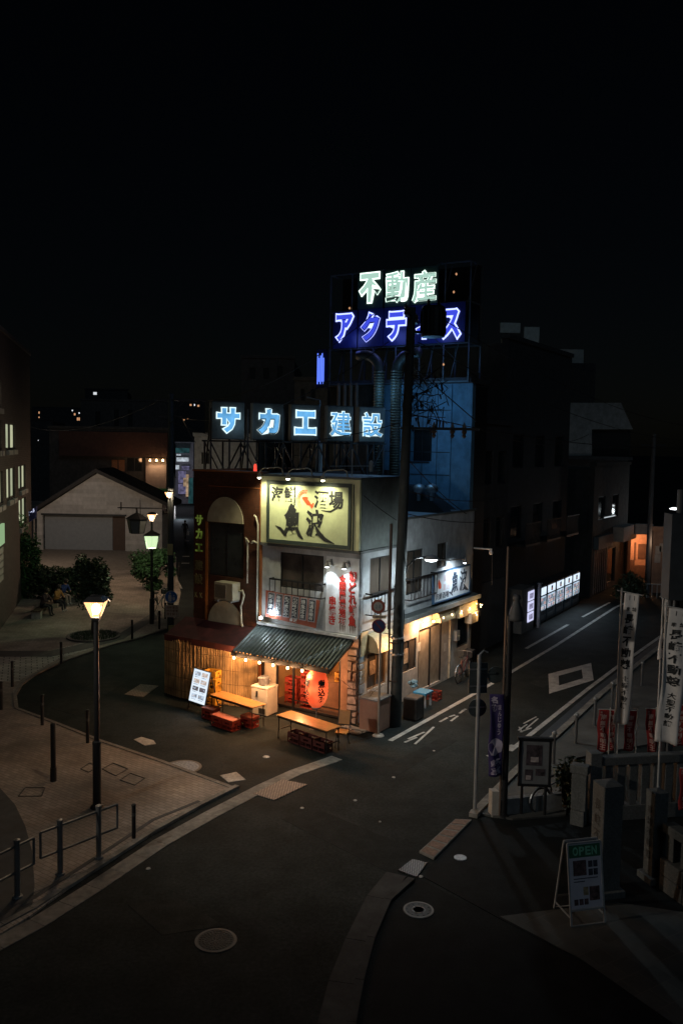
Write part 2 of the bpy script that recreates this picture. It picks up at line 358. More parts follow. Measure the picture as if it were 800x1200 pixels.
# white lines
def lines(name, polys):
    mb = MB()
    for p in polys: mb.slab([G(*q)[:2] for q in p], .0, .006)
    return tag(mb.build(name, paintw), kind='structure')
def pline(mb, px, wd, z=.006):
    P = [G(*p) for p in px]
    for i in range(len(P)-1):
        d = (P[i+1]-P[i]).normalized(); n = V((d.y, -d.x, 0))*wd/2
        mb.slab([(P[i]-n)[:2], (P[i+1]-n)[:2], (P[i+1]+n)[:2], (P[i]+n)[:2]], 0, z)
ml = MB()
pline(ml, [(457,868),(559,811),(650,757),(720,712),(777,686),(900,625)], .15)
pline(ml, [(597,880),(690,806),(722,782),(776,744),(900,660)], .15)
pline(ml, [(682,723),(714,706)], .12); pline(ml, [(616,760),(665,732)], .14)
pline(ml, [(571,885),(577,889),(600,873)], .10)
for q in [[(478,866),(497,858)],[(474,870),(488,864)],[(486,872),(508,852)],[(515,846),(524,841)],[(526,840),(533,838)],[(528,845),(536,839)],[(538,836),(545,831)],[(541,833),(546,831)]]: pline(ml, q, .07)
for q in [[(607,856),(617,849)],[(609,858),(622,853)],[(613,848),(628,840)],[(616,854),(630,842)],[(608,852),(611,858)]]: pline(ml, q, .05)
ou = [(642,790),(692,777),(695,797),(643,813)]; inn = [(654,792),(681,784.5),(682.5,795),(654.5,803.5)]
for i in range(4):
    j = (i+1) % 4; ml.slab([G(*ou[i])[:2], G(*ou[j])[:2], G(*inn[j])[:2], G(*inn[i])[:2]], 0, .006)
pline(ml, [(214,652),(222,652)], .35); pline(ml, [(213,660),(222,660)], .3); pline(ml, [(200,666),(213,690)], .12)
pline(ml, [(216,634),(222,634)], .35)
tag(ml.build('road_markings', paintw), kind='structure')
# patches, covers, manholes
def cover(px, z, mat, label, name='access_cover', cat='access cover', group=None):
    mb = MB(); mb.slab([G(*q)[:2] for q in px], z-.01, z+.006); return tag(mb.build(name, mat), label, cat, group)
patch = M('patch_tile', (.26,.2,.16), .8, var=.35, scale=9, kind=('brick',.12,.06,(.1,.08,.06),.01,'floor',.4))
cover([(146,814),(165,802),(186,804),(168,817)], .006, patch, 'reddish tiled access cover in the asphalt before the reed screen')
cover([(157,867),(166,864),(180,868),(183,872),(170,874)], .006, paintw, 'small pale irregular patch on the road beside the plaza kerb', 'road_patch', 'road patch')
cover([(258,909),(277,905),(288,914),(268,917)], .006, paintw, 'pale torn square patch on the road by the round cover', 'road_patch', 'road patch')
grt = M('pink_grating', (.42,.34,.30), .7, var=.2, scale=9, kind=('brick',.07,.07,(.10,.08,.07),.016,'floor',.5))
cover([(297,931),(331,914),(360,920),(322,938)], .013, grt, 'pale latticed square cover beside the kerb stones in the road')
cover([(466,1021),(483,1008),(500,1012),(488,1029)], .02, M('steel_grate', (.16,.16,.16), .5, .5, kind=('brick',.05,.05,(.01,.01,.01),.014,'floor',.6)), 'dark mesh drain grate between the gutter and the red step slab', 'drain_grate', 'drain grate')
for i, q in enumerate([[(22,935),(30,925),(53,925),(49,935)],[(120,903),(133,896),(150,903),(136,911)],[(141,916),(153,908),(170,914),(158,922)],[(95,903),(105,896),(116,900),(104,907)]]):
    mb = MB(); P = [G(*k) for k in q]
    for a in range(4): 
        d = (P[(a+1)%4]-P[a]); mb.bar(P[a]+Z*.045, P[(a+1)%4]+Z*.045, .025, .012)
    tag(mb.build('paving_cover', M('cover_rim', (.05,.045,.04), .7)), ['dark rimmed square cover furthest left on the plaza paving','dark rimmed square cover in the middle of three behind the railing','dark rimmed square cover nearest the round manhole','dark rimmed square cover closest behind the street lamp'][i], 'access cover', 'square covers in the plaza paving')
def manhole(u, v, r, m_in, m_rim, label, pattern=0, z=.0):
    c = G(u, v); mb = MB(); mb.lathe((0,0,0), [(r, -.01), (r, .008+z), (r*.86, .010+z), (r*.86, .006+z), (.01, .006+z)], 36, 0)
    mb.m = [1 if len(f) == 4 and all(sqrt(mb.v[i].x**2+mb.v[i].y**2) < r*.9 for i in f) else 0 for f in mb.f]
    ringp_ = [(r*.45, .006+z), (r*.45, .010+z), (r*.36, .010+z), (r*.36, .006+z)]
    if pattern == 2: mb.lathe((0,0,0), ringp_, 24, 0)
    if pattern:
        for k in range(pattern):
            rr = r*.78*(k+1)/pattern
            n = 6*(k+1)
            for j in range(n):
                a = 2*pi*j/n + k*.4; mb.lathe((rr*cos(a)*.95, rr*sin(a)*.95, .006+z), [(r*.07, 0), (r*.05, .007)], 6, 1)
    return tag(mb.build('manhole_cover', [m_rim, m_in], loc=c), label, 'manhole cover')
castiron = M('cast_iron', (.03,.034,.036), .6, .2, var=.3, scale=12); castp = M('pale_iron', (.30,.31,.32), .5, .4, var=.35, scale=16); rimc = M('rim_concrete', (.20,.18,.15), .9)
manhole(214,899,.50, castp, rimc, 'pale round manhole cover with a concrete ring beside the plaza corner', 4)
manhole(253,1102,.36, castiron, M('iron_rim', (.07,.08,.085), .6, .2), 'large patterned manhole cover alone in the dark road', 5)
manhole(490,1067,.28, castiron, M('pale_rim', (.16,.16,.15), .6), 'ringed manhole cover with a pale rim beside the curved gutter', 2, .012)
manhole(539,1006,.13, castp, castp, 'small pale round cover in the lot by the red step slab', 0, .016)
for i, (u, v, s) in enumerate([(461,911,.05),(416,938,.05),(354,947,.05),(508,880,.04),(312,887,.10),(493,1028,.05),(174,1018,.05),(445,963,.03)]):
    mb = MB(); mb.lathe((0,0,.0), [(s,0),(s*.8,.015),(.01,.018)], 8, rot=i)
    tag(mb.build('road_stud', paintw, loc=G(u, v)+Z*(.012 if i in (5,) else 0)), ['small white stud in the road, furthest right of the middle three','small white stud in the middle of the road','small white stud in the road beside the latticed cover','small white stud in the road below the painted corner marks','pale round disc on the road before the second table','small white stud at the end of the drain grate','small white fleck on the road below the railing','tiny white fleck in mid road left of the silver pole'][i], 'road stud', 'studs in the road')

# ================================================================== RESTAURANT
rest = thing('restaurant_building', C0, -YA, 'white two-storey corner restaurant with green corrugated awning and warm lit ground floor', 'restaurant')
B = rest
LW = 8.35
w1 = MB()
# front upper wall, opening for the window; ground floor piers
w1.wall((-3.72,0,2.62), X, Z, 3.72, 2.70, .16, [(.73,2.39,1.33,2.46)])
w1.wall((0,0.0,2.86), Y, Z, LW, 2.46, .16, [(.58,1.95,.95,2.2),(2.95,4.12,.72,2.2),(5.22,5.98,1.36,2.25)])
w1.wall((0,2.5,5.32), Y, Z, LW-2.5, .80, .16)
w1.wall((0,LW,0), -X, Z, 3.72, 6.1, .16)
w1.wall((-3.56,0.17,0), -Y*-1, Z, LW-.4, 5.3, .16)
w1.box(-3.72, -.17, .18, LW-.2, 5.28, 5.40); w1.box(-3.72,-.17,2.6,LW-.2,5.9,6.0)
w1.build('upper_wall', sideplas, B)
# the signboard block on top
w2 = MB(); w2.box(-3.70, -.001, .02, 2.45, 5.33, 7.50); w2.build('signboard_block', grimy, B)
ed = MB(); ed.box(-3.76, .03, -.10, .02, 5.26, 5.34); ed.box(.0,.05,-.10,2.47,5.26,5.34); ed.box(0,.05,2.5,LW+.1,6.12,6.2); ed.box(-3.74,.02,-.06,2.5,7.50,7.56)
ed.build('ledge', M('ledge_metal', (.10,.11,.11), .6, dirt=.3), B)
# side ground floor wall (door, windows)
w3 = MB(); w3.wall((0,.0,0), Y, Z, LW, 2.82, .16, [(.52,1.7,.92,2.08),(2.8,3.82,.98,2.03),(3.95,5.75,.1,2.24),(7.1,8.1,1.0,2.3)])
w3.build('side_wall', M('buff_plaster', (.52,.47,.41), .85, var=.2, bump=.2, dirt=.35), B)
# front stone pillar: irregular stones
pil = MB(); pil.box(-.62, -.0, -.02, .12, 0, 2.6)
pil.build('pillar', M('terracotta_plaster', (.46,.29,.20), .85, var=.3, scale=3, bump=.3), B)
mg = MB(); mg.box(-.37,-.002,-.032,-.021,0,2.38); mg.build('mortar', M('dark_mortar', (.09,.065,.05), .9, var=.3), B)
stm = M('rubble_stone', (.42,.33,.28), .8, var=.5, scale=7, bump=.5); stn = MB(); z = .03
while z < 2.35:
    h = random.uniform(.16,.34); x = -.36; ww = .33
    sp = random.random() < .4
    for (a, b) in ([(-.36,-.19),(-.18,-.01)] if sp else [(-.36,-.01)]):
        stn.prism([(a+random.uniform(0.01,.04),-.033,z), (b-random.uniform(0.01,.03),-.033,z+random.uniform(0,.03)), (b-random.uniform(0,.03),-.033,z+h-.04), (a+random.uniform(0,.04),-.033,z+h-.04-random.uniform(0,.05))], -Y, .05)
    z += h
stn.build('stone_facing', stm, B, bevel=.012)
st2 = MB(); z = .03
while z < 2.3:
    h = random.uniform(.2,.36)
    st2.prism([(.004,.02,z+random.uniform(0,.04)), (.004,.34-random.uniform(0,.04),z+random.uniform(0,.03)), (.004,.35-random.uniform(0,.04),z+h-.02), (.004,.03,z+h-.03)], X, .035); z += h
st2.build('stone_facing', M('bluish_stone', (.25,.30,.34), .8, var=.45, scale=6, bump=.5), B, bevel=.012)
# interior of the shop, seen under the awning
room = MB(); room.box(-3.55,-.17,3.2,3.3,.0,2.6); room.box(-3.55,-3.50,.2,3.2,0,2.6); room.box(-3.5,-.17,.2,3.2,2.58,2.62); room.box(-3.5,-.17,.13,3.2,.02,.06,1)
room.build('shop_room', [warmwall, M('shop_floor', (.12,.08,.06), .5)], B)
fr = MB()
for x in (-3.66,-3.10,-2.45,-.68): fr.box(x-.03, x+.03, .02, .09, 0, 2.6)
for z in (.04, 2.05): fr.box(-3.6, -.68, .03, .08, z, z+.06)
fr.box(-2.42,-.68,.03,.08,.30,.33)
fr.build('shopfront_frame', black, B)
pn = MB(); pn.box(-3.62,-3.14,.05,.06,.1,2.05)
pn.build('shopfront_panel', M('cream_panel', (.42,.33,.24), .6, var=.25, dirt=.3), B)
cnt = MB(); cnt.box(-1.7,-.75,.5,1.1,0,.95); cnt.box(-1.72,-.73,.45,1.12,.95,1.0); cnt.box(-1.9,-.75,1.5,1.75,1.45,1.5); cnt.box(-1.9,-.75,1.5,1.75,1.85,1.9)
cnt.build('counter', M('counter_wood', (.22,.10,.05), .5, var=.3), B)
# awning (corrugated sheets) sloping from z 2.68 down to 2.08, projecting 1.7 m
aw = MB()
ZT, ZB, PR = 2.62, 1.98, 1.35
xl, xr = -3.86, -.18
n = 26
prof = []
for i in range(n*4+1):
    x = xl + (xr-xl)*i/(n*4); k = i % 4; prof.append((x, (.0, .05, .05, .0)[k]))
nn = (V((0,-(PR),ZB-ZT))).normalized()
for i in range(len(prof)-1):
    (xa, ha), (xb, hb) = prof[i], prof[i+1]
    aw.add([(xa,-.02,ZT+ha),(xb,-.02,ZT+hb),(xb,-PR,ZB+hb),(xa,-PR,ZB+ha),(xa,-.02,ZT+ha-.012),(xb,-.02,ZT+hb-.012),(xb,-PR,ZB+hb-.012),(xa,-PR,ZB+ha-.012)],
           [(3,2,1,0),(4,5,6,7),(0,4,7,3),(1,2,6,5),(2,3,7,6)])
awp = aw.build('awning', M('green_awning', (.075,.095,.095), .4, .3, var=.3, scale=3, dirt=.3), B)
fa_ = MB(); fa_.box(xl-.01,xr+.01,-PR-.03,-PR+.02,ZB-.13,ZB-.005); fa_.bar((xl,-.02,ZT-.06),(xl,-PR,ZB-.06),.05,.06); fa_.bar((xr,-.02,ZT-.06),(xr,-PR,ZB-.06),.05,.06)
for x in (-3.0,-2.1,-1.2): fa_.bar((x,-.02,ZT-.05),(x,-PR,ZB-.05),.04,.05)
fa_.build('awning_frame', black, awp)
lg = MB(); lg.box(-3.80,-.03,-.16,-.021,2.66,2.74); lg.build('awning_ledge', white, B)
# upper front window: frame + panes + curtain
def window(parent, plane, a0, a1, z0, z1, d=.05, n=2, fm=None, gm=None, fw=.045, name='window'):
    """plane 'x': front wall at y=0 ; plane 'y': side wall at x=0. d = set-back"""
    fm = fm or black; gm = gm or curtain
    f = MB(); g = MB()
    def bx(mb, a, b, c, e, p, q):
        if plane == 'x': mb.box(a, b, p, q, c, e)
        else: mb.box(-q, -p, a, b, c, e)
    bx(f, a0, a1, z0, z0+fw, d-.03, d+.04); bx(f, a0, a1, z1-fw, z1, d-.03, d+.04)
    bx(f, a0, a0+fw, z0+fw, z1-fw, d-.03, d+.04); bx(f, a1-fw, a1, z0+fw, z1-fw, d-.03, d+.04)
    for i in range(1, n):
        x = a0+(a1-a0)*i/n; bx(f, x-fw/2, x+fw/2, z0+fw, z1-fw, d-.03, d+.04)
    o = f.build(name, fm, parent)
    for i in range(n):
        xa = a0+(a1-a0)*i/n+fw*.6; xb = a0+(a1-a0)*(i+1)/n-fw*.6
        g = MB(); bx(g, xa, xb, z0+fw*.9, z1-fw*.9, d, d+.012); g.build('pane', gm, o)
    return o
window(B, 'x', -2.99, -1.33, 3.95, 5.08, .06, gm=M('reflecting_glass', (.07,.06,.055), .12, var=.6, scale=1.4, spec=.8))
window(B, 'y', .58, 1.95, 3.81, 5.06, .06); window(B, 'y', 2.95, 4.12, 3.58, 5.06, .06); window(B, 'y', 5.22, 5.98, 4.22, 5.11, .06)
window(B, 'y', .52, 1.7, .92, 2.08, .06, 2, M('wood_frame', (.25,.14,.07), .5)); window(B, 'y', 2.8, 3.82, .98, 2.03, .06, 2)
window(B, 'y', 7.1, 8.1, 1.0, 2.3, .06, 1, black, glass)
dr = MB()
for (a, b) in ((3.98,4.85),(4.88,5.72)): dr.box(-.09,-.05,a,b,.1,2.2)
dro = dr.build('door', M('sliding_door', (.42,.36,.28), .5, var=.2, dirt=.4), B)
df = MB(); df.box(-.05,-.0,3.94,3.99,.1,2.22); df.box(-.05,0,4.84,4.89,.1,2.22); df.box(-.05,.0,5.70,5.75,.1,2.22); df.box(-.05,.0,3.99,5.7,2.18,2.24); df.build('door_frame', black, dro)
# window railings
def railing(parent, plane, a0, a1, z0, z1, out=.22, n=9):
    mb = MB()
    P = (lambda a, z, o: (a, -o, z)) if plane == 'x' else (lambda a, z, o: (o, a, z))
    mb.bar(P(a0,z1,out), P(a1,z1,out), .05); mb.bar(P(a0,z0,out), P(a1,z0,out), .03)
    for a in (a0, a1): mb.bar(P(a,z1,0), P(a,z1,out), .04); mb.bar(P(a,z0,0), P(a,z0,out), .03)
    for i in range(n+1): a = a0+(a1-a0)*i/n; mb.bar(P(a,z0,out), P(a,z1,out), .018)
    mb.build('window_railing', black, parent)
railing(B, 'x', -3.25, -1.25, 3.78, 4.22); railing(B, 'y', .35, 2.15, 3.35, 4.0); railing(B, 'y', 2.85, 4.75, 3.45, 4.15, .25, 8)
# red-letter wall panel
pw = MB(); pw.box(-1.20,-.02,-.035,-.002,2.76,5.10); po = pw.build('wall_panel', M('white_panel', (.72,.74,.76), .5, dirt=.2), B)
tx = MB()
text(tx, '朝どれ鮮魚', (-.37,-.036,4.72), X, Z, .27, .34, True, .03, .012, fill=.98, tight=True)
text(tx, '全国厳選地酒', (-.72,-.036,4.58), X, Z, .25, .255, True, .03, .012, fill=1, tight=True)
text(tx, '串焼き', (-1.08,-.036,3.88), X, Z, .25, .30, True, .03, .012, fill=.98, tight=True)
tx.build('red_letters', redink, po)
ts = MB()     # offset brown shadow lettering painted behind the red strokes
text(ts, '朝どれ鮮魚', (-.345,-.0355,4.68), X, Z, .27, .34, True, .03, .0004, fill=.95); text(ts, '全国厳選地酒', (-.695,-.0355,4.54), X, Z, .24, .26, True, .03, .0004, fill=.95)
for cx, z0 in ((-.22,3.02),(-.58,3.02)):
    for k in range(4): stroke(ts, [(cx-.08+k*.055, z0, .035), (cx-.085+k*.055, z0-.12, .03), (cx-.08+k*.055, z0-.22, .008)], (0,-.0355,0), X, Z, .0006)
ts.build('brown_letters', M('brown_ink', (.16,.09,.06), .7), po)
# side canopy over the ground floor
cp = MB(); cp.prism([(0.003,2.3,2.84),(.30,2.3,2.80),(.30,2.3,2.88),(0.003,2.3,2.96)], Y, LW-2.2)
cp.build('side_canopy', M('canopy_metal', (.08,.09,.09), .5, .3, dirt=.3), B)
cw = MB(); cw.box(.30,.325,2.3,LW+.1,2.76,2.92); cw.build('canopy_fascia', M('fascia', (.22,.24,.24), .6, dirt=.3), B)
# round-fronted little hoods
def hood(y0, y1, zc, r, mat):
    mb = MB(); n = 10
    pts = [(.002, 0, zc-r)] + [(.002+r*.75*sin(pi/2*i/n), 0, zc-r+r*sin(pi/2*(1))*0 + r*cos(pi/2*i/n)) for i in range(n+1)]
    prof = [(.003, zc)] + [(.003+r*.8*cos(pi/2*(1-i/n)), zc-r+r*sin(pi/2*(1-i/n))) for i in range(n+1)] + [(.003, zc-r)]
    mb.prism([(x, y0, z) for x, z in prof[1:]], Y, y1-y0); mb.build('hood', mat, B)
cream = M('cream_hood', (.60,.46,.26), .7, var=.2, dirt=.2)
hood(.45,1.75,2.72,.55,cream); hood(5.0,6.2,2.75,.4,cream)
hd = MB(); hd.box(.003,.30,6.6,8.2,2.25,2.72); hd.build('shutter_box', cream, B)
# wall strip top of ground floor at corner (bright cream plate)
cpl = MB(); cpl.box(.036,.05,.05,.45,2.1,2.84); cpl.build('corner_plate', cream, B)
# ======== brick wing
bw_ = thing('brick_building', W(-3.72,0), -YA, 'brown tiled building wing with arched panels left of the white restaurant', 'building')
b1 = MB()
b1.wall((-2.97,0,0), X, Z, 2.97, 7.56, .3, [(.66,2.19,4.05,5.86)])
b1.wall((-2.97,LW,0), -Y, Z, LW-.01, 7.56, .3, [(4.6,5.7,3.9,5.2)])
b1.wall((-.02,LW,0), -X, Z, 2.9, 7.56, .3)
b1.wall((-.01,.31,5.3), Y, Z, LW-.7, 2.26, .2)
b1.box(-2.66,-.22,.32,LW-.32,7.05,7.15)
b1.build('tiled_wall', tilebrick, bw_)
tr_ = MB(); tr_.box(-3.0,.0,-.05,.32,7.562,7.62); tr_.box(-3.0,-2.65,.33,LW,7.562,7.62); tr_.box(-.075,.0,-.06,-.003,0,7.56); tr_.bar((-2.3,-.02,7.08),(-.1,-.02,7.08),.03,.02)
tr_.build('roof_edge', M('copper_edge', (.28,.10,.035), .5, var=.2), bw_)
creamst = M('cream_stucco', (.40,.36,.25), .85, var=.15, dirt=.25)
def arch(x0, x1, z0, z1, y, name='arch_panel'):
    mb = MB(); n = 18; cx = (x0+x1)/2; rx = (x1-x0)/2
    mb.prism([(x0,y,z0),(x1,y,z0)] + [(cx+rx*cos(pi*i/n), y, z0+(z1-z0)*sin(pi*i/n)) for i in range(1, n)], -Y, .05)
    return mb.build(name, creamst, bw_)
arch(-2.33,-.78,5.88,6.74,-.002); arch(-2.27,-.78,2.42,3.24,-.002)
window(bw_, 'x', -2.31, -.78, 4.05, 5.86, .1, 2, black, glass)
trim = MB(); trim.box(-2.42,-2.33,-.03,-.002,2.45,5.86); trim.build('window_trim', M('copper_trim', (.32,.11,.03), .45, var=.2), bw_)
# lettering down the left edge
bl = MB(); gx = lx(233,612,0)
for k_, ch_ in enumerate('サカエ'): bl = MB(); text(bl, ch_, (-2.90,-.004,6.10-.47*k_), X, Z, .36, .42, False, .03, .03, fill=.95); bl.build('green_letter', EM('green_letters', (.35,.50,.08), .15, False, var=.7, scale=2.5), bw_)
for ch_, zz_ in (('建',4.55),('設',4.08)): bl2 = MB(); text(bl2, ch_, (-2.93,-.004,zz_), X, Z, .40, .42, False, .02, .03); bl2.build('unlit_letter', M('dull_brass', (.16,.15,.08), .4, .3, var=.4), bw_)
for k_ in range(2): bl2 = MB(); text(bl2, 'K', (-2.95+.22*k_,-.004,3.45), X, Z, .22, .28, False, .02, .03); bl2.build('unlit_letter', M('dull_brass'), bw_)
# small red awning over the reed screen
ra = MB(); ra.prism([(-3.3,-.02,2.5),(-3.3,-1.05,2.05),(-3.3,-1.05,1.98),(-3.3,-.02,2.42)], X, 3.05)
ra.box(-3.3,-.25,-1.08,-1.055,1.86,2.07)
ra.build('red_awning', M('faded_red_cloth', (.06,.012,.012), .7, var=.5, scale=3, dirt=.3), bw_)
# ================================================================== SIGNS ON THE RESTAURANT
sg = thing('shop_signboard', W(-3.72,-.001,5.35), -YA, 'large cream rooftop signboard with black brush lettering and a red fish', 'signboard')
yel = M('cream_board', (.60,.61,.37), .6, var=.1, dirt=.22)
mb = MB(); mb.box(0,3.72,-.10,-.001,0,2.14); mb.build('backboard', yel, sg)
mb = MB()
mb.box(.26,3.44,-.15,-.102,-.0+.02,.14); mb.box(.26,3.44,-.15,-.102,1.90,2.02); mb.box(.26,.36,-.15,-.102,.14,1.90); mb.box(3.34,3.44,-.15,-.102,.14,1.90)
mb.box(3.50,3.525,-.14,-.102,.0,2.0)
mb.build('frame', M('sign_frame', (.035,.05,.045), .5), sg)
mb = MB(); mb.box(.36,3.34,-.125,-.103,.14,1.90); mb.build('board', M('board_face', (.56,.62,.38), .55, var=.08, dirt=.2), sg)
# board face: x .36..3.34, z .14..1.90
O = (0,-.127,0)
mb = MB()
text(mb, '海鮮', (.42,-.127,1.84), X, Z, .50, .50, False, .03, .006, warp=.007, fill=.98, tight=True)
mb.build('small_lettering', ink, sg); mb = MB(); text(mb, '酒場', (2.08,-.127,1.78), X, Z, .54, .56, False, .03, .006, warp=.007, fill=.98, tight=True)
mb.build('small_lettering', ink, sg); mb = MB(); text(mb, '魚', (.93,-.127,1.24), X, Z, .66, .92, False, .05, .006, warp=.025, fill=1.0, tight=True)
text(mb, '波', (1.78,-.127,1.16), X, Z, .68, .84, False, .04, .006, warp=.02, fill=1.0, tight=True)
stroke(mb, [(1.22,1.32,.03),(1.25,1.26,.16),(1.17,1.08,.15),(1.02,.93,.05)], O, X, Z, .0075)
stroke(mb, [(.62,.58,.02),(.80,.50,.09),(.98,.34,.13),(1.04,.27,.02)], O, X, Z, .008)
stroke(mb, [(1.42,.46,.02),(1.54,.34,.12),(1.68,.22,.05)], O, X, Z, .008)
stroke(mb, [(2.16,.66,.05),(2.28,.44,.15),(2.50,.27,.13),(2.86,.16,.02)], O, X, Z, .0085)
stroke(mb, [(2.98,1.30,.05),(2.7,1.14,.06),(2.36,1.16,.02)], O, X, Z, .0075); stroke(mb, [(1.36,1.88,.02),(1.35,1.4,.05),(1.33,1.15,.02)], O, X, Z, .0078)
mb.build('lettering', ink, sg)
mb = MB()
stroke(mb, [(1.64,1.52,.03),(1.72,1.50,.13),(1.86,1.36,.15),(1.97,1.30,.05),(2.04,1.24,.14)], O, X, Z, .006)
stroke(mb, [(1.98,1.31,.02),(2.08,1.36,.06)], O, X, Z, .0065); stroke(mb, [(1.75,1.55,.02),(1.85,1.50,.08)], O, X, Z, .007)
for k, r in enumerate((.26,.31,.22)):
    stroke(mb, [(1.75+r*cos(a), 1.45+r*sin(a), .014+.014*sin(a)) for a in [pi*(.42+.11*j) for j in range(9)]], O, X, Z, .005)
mb.build('fish', M('fish_red', (.72,.08,.02), .6), sg)
# gooseneck lamps above the board
WH = EM('lamp_glow', (1,.93,.72), 14, False)
g0 = None
for i, x in enumerate((.20,1.32,2.62)):
    if g0 is None:
        g0 = thing('gooseneck_lamp', W(-3.72+x,0,7.52), -YA, '', 'lamp', 'gooseneck lamps above the signboard')
        mb = MB(); mb.tube([(.58,.05,0),(.58,-.05,.22),(.50,-.12,.27),(.12,-.40,.23),(.02,-.44,.16),(0,-.45,.06)], .02, 8); mb.build('arm', M('cream_pipe', (.5,.47,.36), .5), g0, smooth=True)
        mb = MB(); mb.lathe((0,-.46,-.06), [(.04,.14),(.06,.10),(.085,.0),(.082,-.0)], 14); mb.build('lamp_shade', M('cream_pipe'), g0)
        mb = MB(); mb.lathe((0,-.46,-.075), [(.05,.02),(.06,.0),(.03,-.03),(.005,-.035)], 12); mb.build('bulb', WH, g0)
        o = g0
    else:
        o = copy_tree(g0); o.location = W(-3.72+x,0,7.52)
    o['label'] = ['gooseneck lamp over the left end of the cream signboard','gooseneck lamp over the middle of the cream signboard, above the fish','gooseneck lamp over the right part of the cream signboard'][i]
    light('SPOT', 'lamp_light', W(-3.72+x,-.62,7.42), 150, (1,.92,.58), .08, W(-3.72+x*.92+.15,-.0,5.9), 128, 1.0)
# six-strip menu board hung on the window rail, leaning
mn = thing('menu_board', W(-3.32,-.30,2.93), -YA, 'red framed menu board with six black strips of white writing below the front window', 'menu board')
mn.rotation_euler = (radians(-6), radians(0), -YA)
mb = MB(); mb.prism([(0,0,.06),(1.95,0,-.06),(2.03,0,.80),(-.06,0,.90)], -Y, .04); mb.build('board', M('red_brown_board', (.36,.09,.05), .6, var=.3, dirt=.2), mn)
wd = ['刺身盛合','新鮮さかな','もつ煮込み','旬の味くらべ','焼魚定食','地酒各種有']
for i in range(6):
    x = .05+i*.318; zt = .855-.009*i
    bo = MB(); st = MB(); lt = MB(); bo.box(x,x+.27,-.052,-.041,zt-.70,zt); st.box(x+.03,x+.24,-.058,-.053,zt-.67,zt-.03)
    n = len(wd[i]); text(lt, wd[i], (x+.04,-.0585,zt-.05), X, Z, .17, .60/n, True, .005, .004, fill=.92, tight=True)
    bo.build('strip_border', M('pale_border', (.36,.36,.40), .6), mn); so_ = st.build('menu_strip', M('navy_strip', (.015,.02,.035), .6), mn); lt.build('lettering', M('white_ink', (.70,.73,.75), .7), so_)
mb = MB(); text(mb, '魚波', (.95,-.042,.14), X, Z, .15, .12, False, .02, .004); mb.build('small_lettering', M('white_ink'), mn)
# spot lamps on the red letter panel and the two on the ledge
s0 = None
for i, (x, z) in enumerate(((-1.02,4.93),(-.40,4.93))):
    if s0 is None:
        s0 = thing('spot_lamp', W(x,-.04,z), -YA, '', 'lamp', 'spot lamps over the red lettering')
        mb = MB(); mb.box(-.03,.03,-.06,.0,.02,.10); mb.tube([(0,-.05,.06),(0,-.22,.05)], .018, 6); mb.build('bracket', steel, s0)
        mb = MB(); mb.lathe((0,-.24,-.12), [(.035,.20),(.045,.12),(.09,0),(.086,0)], 14); mb.build('lamp_head', M('spot_grey', (.20,.20,.20), .5), s0)
        mb = MB(); mb.lathe((0,-.24,-.125), [(.07,.0),(.05,-.015),(.005,-.02)], 12); mb.build('bulb', EM('cool_glow', (.85,.93,1), 14, False), s0); o = s0
    else: o = copy_tree(s0); o.location = W(x,-.04,z)
    o['label'] = ['spot lamp over the left column of red lettering','spot lamp over the right column of red lettering'][i]
    light('SPOT', 'spot_light', W(x,-.30,z-.13), 270, COOL, .04, W(x,.02,z-1.1), 90, .7)
for i, (x, z) in enumerate(((-3.50,2.93),(-3.02,3.12))):
    t = thing('flood_lamp', W(x,-.30,z), -YA, ['small bright floodlight on the awning ledge left of the menu board','small bright floodlight against the left bottom corner of the menu board'][i], 'lamp', 'floodlights at the menu board')
    mb = MB(); mb.lathe((0,0,-.02), [(.03,-.06),(.06,-.03),(.06,.02),(.04,.04)], 12); mb.box(-.02,.02,0,.12,-.05,-.03); mb.build('lamp_head', steel, t)
    mb = MB(); mb.lathe((0,-.035,0), [(.01,-.055),(.05,-.03),(.055,.01),(.02,.045)], 12); mb.build('bulb', EM('cool_glow2', (.9,.95,1), 25, False), t)
    light('POINT', 'flood_light', W(x,-.42,z+.03), 14, COOL, .04)
# side sign
ss = thing('side_signboard', W(.003,4.73,3.09), -YA, 'blue framed white signboard with black brush lettering on the side wall above the canopy', 'signboard')
mb = MB(); mb.box(.10,.16,0,2.95,0,1.0); mb.build('board', M('bluish_board', (.62,.68,.74), .5, var=.1), ss)
mb = MB(); mb.box(.09,.18,-.04,2.99,-.05,0); mb.box(.09,.18,-.04,2.99,1.0,1.05); mb.box(.09,.18,-.04,0,0,1); mb.box(.09,.18,2.95,2.99,0,1); mb.box(0,.09,.3,.4,.2,.8); mb.box(0,.09,2.5,2.6,.2,.8)
mb.build('frame', M('blue_frame', (.03,.08,.16), .5), ss)
mb = MB(); text(mb, '魚', (.162,1.38,.95), Y, Z, .56, .80, False, .04, .006, warp=.02, fill=1, tight=True); text(mb, '波', (.162,2.08,.92), Y, Z, .62, .78, False, .02, .006, warp=.02, fill=1, tight=True)
stroke(mb, [(1.18,.22,.02),(1.35,.17,.08),(1.5,.06,.03)], (.162,0,0), Y, Z, .008); stroke(mb, [(2.45,.35,.04),(2.62,.18,.14),(2.88,.08,.02)], (.162,0,0), Y, Z, .008)
mb.build('brush_lettering', M('navy_ink', (.02,.035,.06), .6), ss); mb = MB(); text(mb, '海鮮酒場', (.162,.10,.30), Y, Z, .27, .25, False, .01, .004, warp=.02, tight=True)
mb.build('lettering', M('navy_ink', (.02,.035,.06), .6), ss)
mb = MB(); stroke(mb, [(.34,.78,.03),(.36,.66,.18),(.44,.52,.22),(.52,.45,.05)], (.162,0,0), Y, Z, .004); mb.build('fish', M('fish_red'), ss)
